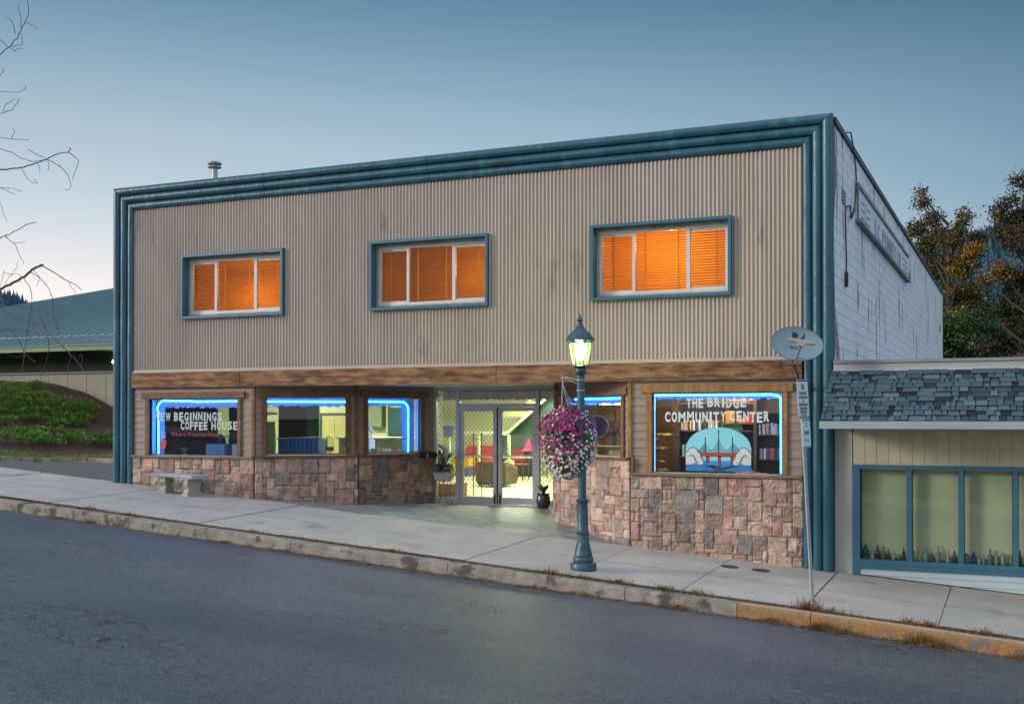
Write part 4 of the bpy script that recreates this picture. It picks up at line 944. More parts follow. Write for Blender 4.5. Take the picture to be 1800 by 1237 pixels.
for sx in (-1, 1):
    t_ = R(90 - sx * 11.5); c_ = Vector((cxb + rc * cos(t_), cyb + rc * sin(t_), 0)); zg0 = zp(c_.x, c_.y); hgt = seat_z - .075 - .03 * (c_.x - bx) - zg0 + .01
    M2_ = Matrix.Translation((c_.x, c_.y, zg0 - .01)) @ Matrix.Rotation(-sx * R(11.5), 4, 'Z')
    mb = MB(M2_); P = [(.19, 0), (.19, .075), (.17, .085), (.15, .12), (.135, .16), (.16, .19), (.18, .225), (.185, .26), (.17, .29), (.165, hgt)]
    poly = [(y, z) for y, z in P] + [(-y, z) for y, z in P[::-1]]
    n = len(poly); wv = [.085 if z < .08 else .065 for _, z in poly]
    vs = [(-wv[i], poly[i][0], poly[i][1]) for i in range(n)] + [(wv[i], poly[i][0], poly[i][1]) for i in range(n)]
    mb.add(vs, [tuple(range(n)), tuple(range(2 * n - 1, n - 1, -1))] + [(i, i + n, (i + 1) % n + n, (i + 1) % n) for i in range(n)])
    mb.build('leg', bm_, bn)
# ---- utility covers
rust = mat('rusty_iron', (.12, .05, .035), (.07, .035, .028), .85, 8, bump=.4)
for (x, y, r, lb) in ((-4.508, -.82, .135, 'left of two round rusty covers in the pavement below the big window'), (-3.985, -.79, .14, 'right of two round rusty covers in the pavement below the big window')):
    t_ = thing('utility_cover', lb, 'cover', (x, y, zp(x, y)), 'round covers in the pavement'); Mx = Matrix.Translation((x, y, zp(x, y) + .006)) @ Matrix.Rotation(math.atan(.0735), 4, 'Y')
    mb = MB(Mx); mb.lathe([(r, -.01), (r, .004), (r - .015, .006), (0, .006)], n=28, cap=False); mb.build('lid', rust, t_)
    mb = MB(Mx); mb.lathe([(r + .012, -.01), (r + .012, .003), (r + .002, .003), (r + .002, -.01)], n=28, cap=False); mb.build('rim', dark_joint, t_)
# ---- satellite dish
dish = thing('satellite_dish', 'grey oval satellite dish bracketed to the beam beside the border', 'satellite dish', (-3.40, -.12, .5))
dm = mat('dish_grey', (.19, .28, .34), (.16, .24, .30), .4, 4); dk = mat('dark_steel', (.05, .055, .06), None, .5)
dc = Vector((-3.375, -.80, 1.225)); dn = Vector((.30, -1, .22)).normalized(); da = Vector((1, .25, -.165)).normalized(); da = (da - dn * da.dot(dn)).normalized(); db_ = dn.cross(da) * -1
if db_.z < 0: db_ = -db_
mb = MB(); RA, RB = .425, .285; vs = [dc - dn * .055]; K = 40; fs = []
for j in range(1, 7):
    f = j / 6
    for k in range(K): t_ = 2 * pi * k / K; vs.append(dc + da * RA * f * cos(t_) + db_ * RB * f * sin(t_) - dn * .055 * (1 - f * f))
fs = [(0, 1 + k, 1 + (k + 1) % K) for k in range(K)] + [(1 + (j - 1) * K + k, 1 + j * K + k, 1 + j * K + (k + 1) % K, 1 + (j - 1) * K + (k + 1) % K) for j in range(1, 6) for k in range(K)]
n0 = len(vs); vs2 = [v - dn * .012 for v in vs]; mb.add(vs + vs2, fs + [tuple(n0 + q for q in f[::-1]) for f in fs] + [(1 + 5 * K + k, n0 + 1 + 5 * K + k, n0 + 1 + 5 * K + (k + 1) % K, 1 + 5 * K + (k + 1) % K) for k in range(K)])
refl = mb.build('reflector', dm, dish, True)
mb = MB(); mb.tube([dc + da * RA * cos(t_) + db_ * RB * sin(t_) - dn * .004 for t_ in lin(0, 2 * pi, 41)], .008, 5); mb.build('rim', mat('dish_rim', (.12, .15, .18), None, .5), refl)
# emblem and wording on the reflector
def on_dish(u, v, lift=.004):
    f2 = (u / RA) ** 2 + (v / RB) ** 2; return dc + da * u + db_ * v - dn * (.055 * (1 - f2) - lift)
ink = mat('dish_ink', (.015, .025, .05), None, .5)
mb = MB()
def dpoly(P):
    mb.add([on_dish(*p) for p in P], [tuple(range(len(P)))])
def dgrid(f, n=8):
    for i in range(n):
        a0 = f(i / n); a1 = f((i + 1) / n); dpoly([a0[0], a1[0], a1[1], a0[1]])
dgrid(lambda t_: ((-.10 + .085 * sin(pi * t_ * .5 + 0) * 1.0, .195 - .115 * (t_)), (-.10, .195 - .115 * t_)) if False else ((-.10 + .10 * math.sqrt(max(0, 1 - (2 * t_ - 1) ** 2)), .20 - .115 * t_), (-.10, .20 - .115 * t_)))
dgrid(lambda t_: ((.02 + .10 * t_ - .02, .085), (.02 + .10 * t_ - .02, .085 + .012 + .10 * t_ ** 2.2)))
dpoly([(.075, .198), (.10, .198), (.10, .17)]) 
mb.build('emblem', ink, refl)
def dish_text(s, u0, u1, v0, v1):
    tmp = MB(); text_into(tmp, s, u0, u1, v0, v1, 0); m_ = MB(); m_.add([on_dish(v.x, v.z) for v in tmp.v], tmp.f); return m_
dish_text('DIRECTV', -.115, .10, .035, .065).build('lettering', ink, refl); dish_text('SlimLine', -.11, .07, -.075, -.035).build('lettering', ink, refl)
mb = MB(); P0_ = Vector((-3.43, -.72, .90)); feed = dc + dn * .42 + da * .02 - db_ * .0 + Vector((0, 0, -.10))
mb.tube([P0_, P0_ + (feed - P0_) * .5, feed], [.018, .02, .024], 6); mb.build('feed_arm', mat('arm_grey', (.30, .30, .29), None, .6), dish, False)
mb = MB(Matrix.Translation(feed) @ Matrix(((da.x, dn.x, db_.x, 0), (da.y, dn.y, db_.y, 0), (da.z, dn.z, db_.z, 0), (0, 0, 0, 1))))
mb.add([(-.21, -.03, .055), (.20, -.03, .055), (.21, -.03, .0), (.06, -.03, -.01), (.05, -.03, -.06), (-.05, -.03, -.06), (-.06, -.03, -.01), (-.21, -.03, .01)] + [(-.21, .04, .055), (.20, .04, .055), (.21, .04, .0), (.06, .04, -.01), (.05, .04, -.06), (-.05, .04, -.06), (-.06, .04, -.01), (-.21, .04, .01)],
       [tuple(range(8)), tuple(range(15, 7, -1))] + [(i, i + 8, (i + 1) % 8 + 8, (i + 1) % 8) for i in range(8)])
mb.build('feed_head', mat('feed_grey', (.34, .34, .33), None, .5), dish)
mb = MB(); mb.tube([dc - dn * .06 + Vector((-.05, 0, -.1)), (-3.46, -.68, .92), (-3.45, -.62, .85), (-3.40, -.34, .56), (-3.385, -.13, .50)], .024, 8); mb.build('mast', dk, dish, True)
mb = MB(); mb.box(-3.45, -3.32, -.13, -.031, .44, .60); mb.tube([(-3.46, -.66, .86), (-3.60, -.35, .985), (-3.80, -.14, .93)], .009, 6); mb.box(-3.84, -3.78, -.14, -.12, .88, .97); mb.build('wall_bracket', dk, dish)
mb = MB(); mb.tube([dc - dn * .08, (-3.50, -.6, .8), (-3.50, -.3, .62), (-3.42, -.14, .5)], .006, 5); mb.build('coax_cable', black, dish, True)

# ---- plant stand with house plant, black pot, letter box
pw = mat('white_ceramic', (.50, .52, .55), None, .4); dgrn = mat('dark_house_leaf', (.03, .12, .03), (.015, .06, .02), .4, 6)
px_, py_ = -11.80, 2.70; pz_ = zg(px_, py_)
st = thing('plant_stand', 'wire plant stand holding a white planter beside the left sidelight', 'plant stand', (px_, py_, pz_))
mb = MB()
for sx in (-1, 1):
    for sy in (-1, 1):
        x, y = px_ + sx * .14, py_ + sy * .09; mb.tube([(x + sx * .05, y, pz_ + .005), (x + sx * .02, y, pz_ + .04), (x - sx * .02, y, pz_ + .12), (x - sx * .03, y, pz_ + .3), (x, y, pz_ + .5), (x + sx * .01, y, pz_ + .56)], .007, 5)
mb.tube([(px_ - .15, py_ - .09, pz_ + .53), (px_ + .15, py_ - .09, pz_ + .53), (px_ + .15, py_ + .09, pz_ + .53), (px_ - .15, py_ + .09, pz_ + .53), (px_ - .15, py_ - .09, pz_ + .53)], .006, 5)
mb.tube([(px_ - .11, py_, pz_ + .22), (px_ + .11, py_, pz_ + .22)], .006, 5)
mb.build('wire_frame', dk, st, True)
pp = thing('house_plant', 'leafy dark green house plant in a white planter on the wire stand', 'plant', (px_, py_, pz_ + .53))
mb = MB(); mb.add([(px_ + a * .20, py_ + b * .12, z) for z, k in ((pz_ + .54, 1),) for a, b in ((-.8, -.8), (.8, -.8), (.8, .8), (-.8, .8))] + [(px_ + a * .20, py_ + b * .13, pz_ + .72) for a, b in ((-1, -1), (1, -1), (1, 1), (-1, 1))], [(0, 3, 2, 1), (0, 1, 5, 4), (1, 2, 6, 5), (2, 3, 7, 6), (3, 0, 4, 7)]); mb.box(px_ - .215, px_ + .215, py_ - .14, py_ + .14, pz_ + .70, pz_ + .73); mb.build('planter', pw, pp)
mb = MB(); mb.box(px_ - .13, px_ + .13, py_ - .1, py_ + .1, pz_ + .73, pz_ + .80); mb.build('inner_pot', mat('red_pot', (.35, .02, .03), None, .5), pp)
def strap_leaves(mb, base, n, L0, L1, wd, rnd, up=.9, droop=1.0):
    for _ in range(n):
        a = rnd.uniform(0, 2 * pi); Ln = rnd.uniform(L0, L1); d = Vector((cos(a), sin(a), 0)); s = Vector((-sin(a), cos(a), 0)); pts = []
        for k in range(6):
            t_ = k / 5; pts.append((Vector(base) + d * Ln * t_ * .75 + Vector((0, 0, up * Ln * (t_ - droop * t_ * t_ * .95))), wd * sin(pi * min(.97, .12 + t_ * .88))))
        vs = [q for p, w__ in pts for q in (p - s * w__, p + s * w__)]; mb.add(vs, [(2 * k, 2 * k + 1, 2 * k + 3, 2 * k + 2) for k in range(5)])
rnd = random.Random(2); mb = MB(); strap_leaves(mb, (px_, py_, pz_ + .76), 46, .30, .55, .028, rnd, 1.3, 1.15); strap_leaves(mb, (px_, py_, pz_ + .80), 16, .3, .5, .025, rnd, 1.6, .5)
mb.build('leaves', dgrn, pp, True)
qx, qy = -9.37, 2.68; qz = zg(qx, qy)
pt = thing('potted_plant', 'round black pot with a small succulent right of the glass doors', 'plant', (qx, qy, qz))
mb = MB(); mb.lathe([(.09, .0), (.12, .02), (.15, .1), (.155, .18), (.135, .26), (.125, .285), (.14, .30), (.14, .32), (.12, .32), (.11, .28), (0, .28)], (qx, qy, qz), 24); mb.build('pot', mat('black_glaze', (.03, .035, .04), None, .25), pt, True)
mb = MB(); strap_leaves(mb, (qx, qy, qz + .29), 90, .10, .22, .026, rnd, 1.4, .25); mb.build('leaves', leafg, pt, True)
M, Lw3 = frame_mat(K2, K3); mbx = thing('letter_box', 'black wall letter box with a white number beside the entrance', 'letter box', tuple(M @ Vector((1.72, -.1, -.86))))
mb = MB(M); mb.box(1.55, 1.95, -.20, -.035, -.90, -.79); mb.add([(1.545, -.21, -.79), (1.955, -.21, -.79), (1.955, -.03, -.755), (1.545, -.03, -.755), (1.545, -.21, -.80), (1.955, -.21, -.80)], [(0, 1, 2, 3), (0, 4, 5, 1)]); mb.build('box_body', black, mbx)
mb = MB(M); text_into(mb, '5', 1.66, 1.72, -.885, -.81, -.203); mb.build('number', let_m, mbx)
# paper notice stuck inside the left sidelight
mb = MB(); mb.box(-11.94, -11.70, 2.985, 2.988, -.44, -.18); part(mb, 'paper_notice', mat('paper', (.55, .57, .5), None, .8), entr)

# ================================================================== side wall details
ghost = MB(); Mg = Matrix(((0, -1, 0, -2.92), (1, 0, 0, 0), (0, 0, 1, 0), (0, 0, 0, 1)))   # local x -> +y, local y -> -x (into the wall)
pan = mat('painted_panel', (.66, .70, .74), (.58, .62, .66), .7, 2, c3=(.5, .52, .54), s3=3)
ghost = MB(Mg); ghost.box(2.95, 13.9, -.04, .0, 3.86, 4.55); gp = part(ghost, 'sign_panel', pan, label='painted over sign panel with faint raised letters')
mb = MB(Mg); mb.box(2.93, 13.95, -.11, -.0, 3.80, 3.86); mb.box(2.93, 13.95, -.07, -.041, 4.50, 4.57); mb.box(2.93, 2.99, -.07, -.041, 3.86, 4.50); part(mb, 'panel_ledge', mat('dark_ledge', (.26, .28, .28), (.15, .15, .14), .8, 4), gp)
mb = MB(Mg); dkl = mat('faint_letter', (.42, .46, .50), None, .7)
for (yy, mir) in ((3.55, 1), (4.5, 1), (12.3, 1), (13.2, 1)):
    for z in (3.98, 4.13, 4.28): mb.box(yy, yy + .42, -.052, -.041, z, z + .035)
mb.tube([(4.15, -.045, 4.35), (4.15, -.045, 4.15), (4.2, -.045, 4.0), (4.4, -.045, 3.93)], .014, 4); mb.tube([(12.95, -.045, 4.35), (12.95, -.045, 4.1), (13.0, -.045, 3.98), (13.1, -.045, 3.93)], .014, 4)
text_into(mb, 'J.C. PENNEY CO.', 5.6, 12.0, 3.97, 4.33, -.048); part(mb, 'lettering', dkl, gp)
mb = MB(Mg)
for (a, b, c, d) in ((1.10, 1.62, 3.86, 4.14), (14.55, 15.1, 3.93, 4.2), (28.3, 28.8, 3.4, 3.7)):
    mb.box(a, b, -.006, -.001, c, d)
part(mb, 'wall_vent', black)
mb = MB(Mg)
for (a, b, c, d) in ((1.10, 1.62, 3.86, 4.14), (14.55, 15.1, 3.93, 4.2)):
    for k in range(5): z = c + (d - c) * (k + .5) / 5; mb.box(a, b, -.012, -.0065, z - .008, z + .008)
part(mb, 'vent_louvre', pan)
wire = thing('hanging_cable', 'loose black cable hanging in a loop down the white side wall', 'cable', (-2.9, 1.6, 3.5))
mb = MB(Mg); mb.tube([(1.55, -.03, 5.22), (1.9, -.06, 5.30), (2.3, -.05, 5.1), (2.85, -.03, 4.8), (2.9, -.03, 4.4), (2.6, -.03, 3.95), (2.2, -.03, 3.75), (1.95, -.03, 3.95), (1.5, -.03, 3.85), (1.38, -.03, 3.7), (1.42, -.03, 3.2), (1.5, -.03, 2.85), (1.46, -.03, 2.65)], .014, 6)
mb.tube([(2.86, -.03, 4.6), (2.75, -.035, 4.15), (2.4, -.03, 3.88), (1.9, -.03, 3.72)], .010, 5)
mb.build('wire', black, wire, True)
mb = MB(Mg); mb.tube([(1.46 + .10 * sin(t_), -.035, 2.52 + .13 * cos(t_)) for t_ in lin(0, 2 * pi, 20)], .022, 6); mb.build('coil', black, wire, True)

# ================================================================== neighbouring shop on the right
nb = thing('low_shop', 'low cream shop with slate shingled awning roof and blue framed windows', 'building', (2, 2, -3))
cw = mat('cream_stucco', (.36, .37, .34), (.31, .32, .30), .85, 2, bump=.2)
ncream = mat('cream_panel', (.46, .43, .31), (.40, .37, .27), .8, 2, (2, 1, .5), bump=.1)
NX0, NX1 = -2.89, 8.0
mb = MB(); mb.box(NX0, -2.60, .0, .3, -4, .70); o = mb.build('pier', cw, nb)
mb = MB(); mb.box(NX0, NX1, .02, 14, .50, .78) if False else None; mb.box(NX0, NX1, -.13, .12, .77, .915); mb.build('parapet', cw, nb)
mb = MB(); mb.box(NX0, NX1, -.10, .2, .70, .80); mb.build('parapet_wall', cw, nb) if False else None
mb = MB(); mb.box(NX0 + .001, NX1, -.16, .14, .916, .965); mb.build('coping', mat('grey_coping', (.22, .25, .28), None, .6), nb)
mb = MB(); mb.box(NX0, NX1, -.145, -.131, .765, .815); mb.build('flashing', mat('pale_flashing', (.42, .48, .50), None, .5), nb)
mb = MB(); mb.box(NX0, NX1, .14, 14, .50, .62); mb.build('roof', mat('flat_roof', (.12, .12, .12), None, .9), nb)
mb = MB(); mb.box(NX1 - .2, NX1, .3, 14, -4, .9); mb.box(NX0 + .01, NX1 - .2, 13.8, 14, -4, .9); mb.build('wall', cw, nb)
# shingled mansard
EY, EZ, TY, TZ = -1.36, -.06, -.15, .765
shm = mat('slate_shingle', (1, 1, 1), (.78, .8, .82), .9, 60, bump=.6, bs=90, attr='Col')
mb = MB(); rows = 11; rnd = random.Random(9); sv = Vector((0, TY - EY, TZ - EZ)); sl_ = sv.length; sv.normalize(); nv = Vector((0, -sv.z, sv.y))
SHC = [(.10, .145, .165), (.055, .085, .105), (.028, .042, .055), (.13, .18, .19), (.075, .115, .135), (.014, .02, .032), (.19, .24, .24), (.11, .155, .175)]
SHC = [(a * .52, b * .66, c * .70) for a, b, c in SHC]
mb.cc = (.03, .04, .05); mb.add([(NX0 - .02, EY, EZ), (NX1, EY, EZ), (NX1, TY, TZ), (NX0 - .02, TY, TZ)], [(0, 1, 2, 3)])  # dark base sheet, stands in for shadow gaps between the tabs
for r_ in range(rows):
    x = NX0 - .05 + rnd.uniform(-.05, 0)
    while x < NX1:
        w_ = rnd.choice([.08, .10, .12, .14, .18, .26]); lift = rnd.choice([.012, .026]); mb.cc = rnd.choice(SHC) if lift < .02 else SHC[rnd.choice([0, 3, 4, 7, 0, 3, 7, 6] if rnd.random() < .55 else [0, 3, 4, 7])]
        a0 = sl_ * r_ / rows; a1 = a0 + sl_ / rows * 1.08; x0_, x1_ = max(x + .002, NX0 - .03), x + w_ - .002
        if x1_ > x0_ + .01:
            P = lambda xx, a, h: Vector((xx, EY, EZ)) + sv * a + nv * h
            mb.add([P(x0_, a0, lift + .008), P(x1_, a0, lift + .008), P(x1_ - .012, a1, lift), P(x0_ + .012, a1, lift), P(x0_, a0, .001), P(x1_, a0, .001)], [(0, 1, 2, 3)]); mb.cc = (.008, .011, .016); mb.add([P(x0_, a0 - .004, .0), P(x1_, a0 - .004, .0), P(x1_, a0, lift + .007), P(x0_, a0, lift + .007)], [(0, 1, 2, 3)])  # butt edges near black, the shadow line under each row is painted
        x += w_
ms = mb.build('shingle_roof', shm, nb)
mb = MB(); mb.box(NX0 - .04, NX1, EY - .02, EY + .015, EZ - .115, EZ + .005); mb.build('fascia', mat('fascia_grey', (.30, .36, .38), (.24, .29, .32), .7, 4, (.5, 1, 3)), nb)
mb = MB(); mb.box(NX0 - .02, NX1, EY + .016, .0, EZ - .10, EZ - .09); mb.build('soffit', ncream, nb)
mb = MB(); mb.add([(NX0 - .02, EY, EZ - .1), (NX0 - .02, EY, EZ), (NX0 - .02, TY, TZ), (NX0 - .02, 0, TZ), (NX0 - .02, 0, EZ - .1)], [(0, 1, 2, 3, 4)]); mb.build('end_board', cw, nb)
# board panels
mb = MB(); x = -2.585
while x < NX1: mb.box(x + .004, min(x + .19, NX1) - .004, .0, .04, -.79, -.148); x += .19
mb.box(-2.585, NX1, .006, .3, -.79, -.15); mb.build('board_panel', ncream, nb)
bf = mat('blue_frame_paint', (.028, .125, .20), (.022, .10, .16), .5, 4)
mb = MB(); mb.box(-2.60, NX1, -.03, .06, -.86, -.79); mb.box(-2.60, -2.475, -.029, .06, -2.63, -.86)
mull = [-1.69, -.885, -.072, .74, 1.55, 2.36, 3.17, 4.0]
for mx_ in mull: mb.box(mx_ - .042, mx_ + .042, -.028, .06, -2.38, -.86)
mb.box(-2.475, NX1, -.03, .06, -2.47, -2.38); mb.box(-2.475, NX1, -.045, .0, -2.535, -2.472); nwf = mb.build('window_frame', bf, nb)
mb = MB(); mb.box(-2.475, NX1, .03, .034, -2.38, -.86); mb.build('pane', glass('shop_glass', (.92, .96, .94), 1.2), nwf)
bld_m = mat('pale_blind', (.56, .55, .36), (.46, .46, .31), .6, 1.5)
ed = [-2.475] + mull + [4.8]
for i in range(len(mull) + 0):
    a, b = (ed[i] + (.042 if i else 0)) + .01, ed[i + 1] - .052; mb = MB()
    for k in range(52): z = -2.36 + k * .0287; mb.add([(a, .155, z), (b, .155, z), (b, .168, z + .0245), (a, .168, z + .0245)], [(0, 1, 2, 3)])
    mb.box(a, b, .15, .18, -.885, -.865); mb.build('blind', bld_m, nwf)
mb = MB(); mb.box(-2.47, NX1, .06, .15, -2.42, -2.385); mb.build('inner_sill', cw, nwf)
mb = MB(); mb.box(-2.47, NX1, .2, .24, -2.6, -.8); mb.build('dark_back', mat('dim_room', (.10, .10, .08), None, .9), nb)
lb_ = mat('pale_blue_siding', (.38, .47, .50), (.34, .42, .45), .7, 3); mb = MB()
for k in range(9):
    z1 = -2.538 - k * .105; x0_ = -2.585
    mb.add([(x0_, -.022, z1 - .103), (NX1, -.022, z1 - .103), (NX1, -.006, z1), (x0_, -.006, z1), (x0_, .1, z1 - .103), (NX1, .1, z1 - .103)], [(0, 1, 2, 3), (0, 4, 5, 1)])
mb.build('lap_siding', lb_, nb); mb = MB(); mb.add([(x, -.028, zp(x) + dz_) for dz_ in (0, .018) for x in (-2.6, NX1)], [(0, 1, 3, 2)]); mb.build('base_gap', dark_joint, nb)
# bottles on the sill
BOT = [(1520.5, 'big round green', (.01, .07, .05), .058, .235, 'jug'), (1533, 'small clear', (.30, .36, .33), .025, .11, 'jar'), (1542.5, 'tall dark brown', (.02, .012, .01), .045, .235, 'bottle'), (1554, 'slim olive green', (.09, .12, .02), .032, .22, 'bottle'), (1562, 'dark brown red labelled', (.03, .012, .01), .028, .17, 'bottle'),
       (1572, 'small clear', (.32, .36, .36), .028, .11, 'jar'), (1582, 'small teal', (.01, .16, .12), .024, .11, 'bottle'), (1590, 'slim black', (.012, .02, .012), .030, .22, 'bottle'),
       (1608, 'clear straight', (.20, .26, .16), .030, .17, 'jar'), (1619, 'clear narrow', (.30, .34, .28), .028, .165, 'bottle'), (1630, 'aqua green', (.08, .34, .24), .038, .215, 'jug'), (1640, 'short black', (.02, .012, .012), .040, .13, 'bottle'), (1651.5, 'tall clear', (.22, .24, .27), .042, .26, 'bottle'), (1669.5, 'clear medicine', (.25, .30, .28), .036, .19, 'bottle'), (1680.5, 'dark brown', (.022, .014, .012), .036, .195, 'bottle'),
       (1701, 'grey clear', (.14, .17, .18), .040, .16, 'jar'), (1713.5, 'cobalt blue', (.005, .02, .22), .046, .185, 'jug'), (1723, 'short clear', (.25, .29, .28), .028, .11, 'jar'), (1731, 'pale green', (.10, .24, .14), .026, .165, 'bottle'), (1742, 'tall smoky', (.10, .10, .12), .042, .25, 'bottle'), (1753, 'bright green', (.08, .26, .12), .036, .225, 'bottle'), (1764, 'clear wide', (.22, .26, .24), .036, .18, 'jar'), (1778, 'yellowish clear', (.22, .24, .12), .028, .15, 'jar'),
       (1792, 'tall black', (.012, .012, .016), .040, .25, 'bottle')]
def bx_of(px): return -2.474 + (px - 1512) * (2.365 / 269.0)   # even spacing along the sill
for i, (px, lb, c, r, h, kind) in enumerate(BOT):
    x = bx_of(px) + .0; r *= .92; pane_n = 'first' if i < 8 else 'second' if i < 15 else 'third' if i < 23 else 'fourth'
    prof = {'jug': [(r * .9, 0), (r, .01), (r, h * .55), (r * .75, h * .72), (r * .38, h * .8), (r * .38, h * .9), (r * .48, h * .92), (r * .48, h)], 'jar': [(r * .95, 0), (r, .01), (r, h * .68), (r * .72, h * .8), (r * .72, h * .86), (r * .8, h * .88), (r * .8, h)],
            'bottle': [(r * .95, 0), (r, .01), (r, h * .52), (r * .8, h * .62), (r * .36, h * .72), (r * .32, h * .92), (r * .42, h * .93), (r * .42, h)]}[kind]
    nxt = {0: 'at the far left of the sill', 7: 'against the first mullion', 23: 'right of the last mullion'}.get(i, 'between the %s and the %s one' % (BOT[i - 1][1], BOT[i + 1][1]) if 0 < i < 23 else '')
    mb = MB(); mb.lathe(prof, (x, .105, -2.384), 14); m_ = mat('bottle_glass_%d' % i, c, None, .12, 3)
    tag(mb.build('glass_bottle', m_, None, True), ('%s bottle %s' % (lb, nxt)), 'bottle', 'old bottles on the window sill')

# ================================================================== green roofed building on the left
gb = thing('green_roof_building', 'long low building with green ribbed metal roof and clerestory windows', 'building', (-32, 14, 0))
gr_m = mat('green_metal_roof', (.38, .50, .49), (.30, .42, .41), .4, 1.2, (1, .3, 1)); gr_r = mat('roof_rib', (.07, .13, .14), (.06, .11, .12), .4)  # ribs coloured darker than pans, their shading is put into the colour
gx0, gx1, gy, gz = -52, -19.2, 11.1, 2.60; tn = math.tan(R(12.8))
mb = MB(); rib = .43; n = int((gx1 - gx0) / rib)
for i in range(n):
    x = gx0 + i * rib; Z_ = lambda y: gz + (y - gy) * tn
    for (ya, yb, dz_) in ((gy, 13.4, 0), (13.38, 40, .05)):
        P = [(x, 0), (x + .30, 0), (x + .33, .035), (x + .40, .035), (x + .43, 0)]
        vs = [(a, y, Z_(y) + b + dz_) for y in (ya, yb) for a, b in P]; mb.add(vs, [(0, 1, 6, 5)]); mb.cur = 1; mb.add(vs, [(j, j + 1, j + 6, j + 5) for j in range(1, 4)]); mb.cur = 0
mb.cur = 1; mb.box(gx0, gx1, 13.36, 13.40, gz + 2.27 * tn, gz + 2.28 * tn + .06); mb.build('roof', [gr_m, gr_r], gb)
gg = mat('green_fascia', (.10, .20, .085), (.08, .16, .065), .5, 3)
mb = MB(); mb.box(gx0, gx1, 11.0, 11.12, gz - .17, gz - .01); mb.box(gx0, gx1, 10.96, 11.13, gz - .03, gz + .01); mb.box(gx0, gx1, 10.98, 11.13, gz - .20, gz - .17); mb.build('gutter', gg, gb)
mb = MB(); mb.box(gx0, gx1, 11.13, 12.0, gz - .20, gz - .18); mb.box(gx0, gx1, 11.98, 12.0, 2.27, gz - .2); mb.build('soffit', mat('dark_soffit', (.015, .02, .02), None, .7), gb)
mb = MB(); mb.box(gx0, gx1, 12.05, 12.055, 1.70, 2.28); mb.build('clerestory_window', mat('dark_green_glass', (.008, .018, .011), (.022, .042, .018), .5, 1.5, spec=.05), gb)
mb = MB(); mb.box(gx0, gx1, 11.94, 12.06, 1.63, 1.70); mb.build('window_sill', mat('blue_sill', (.03, .07, .11), None, .5), gb)
gconc = mat('board_concrete', (.33, .31, .26), (.26, .245, .21), .9, 1.5, (1, 1, .4), bump=.3)
mb = MB(); x = gx0
while x < gx1 - .1: mb.box(x + .012, x + .925, 12.0, 12.2, -2.5, 1.629); x += .935
mb.build('concrete_wall', gconc, gb); mb = MB(); mb.box(gx0, gx1, 12.03, 12.3, -2.5, 1.625); mb.build('wall_joint', dark_joint, gb)
mb = MB(); mb.box(gx0, gx1, 12.06, 12.3, 1.63, 2.6); mb.build('wall', mat('dark_soffit', (0, 0, 0)), gb)
mb = MB(); mb.lathe([(.0, -.05), (.04, -.045), (.055, 0), (.04, .03), (0, .035)], (-30.05, 11.9, 2.02), 12); mb.box(-30.09, -30.01, 11.9, 12.05, 2.05, 2.1)
tag(mb.build('wall_light', emit('white_lamp', (1, 1, .6), 22)), 'small lit wall lamp under the green eave beside the teal border', 'lamp')
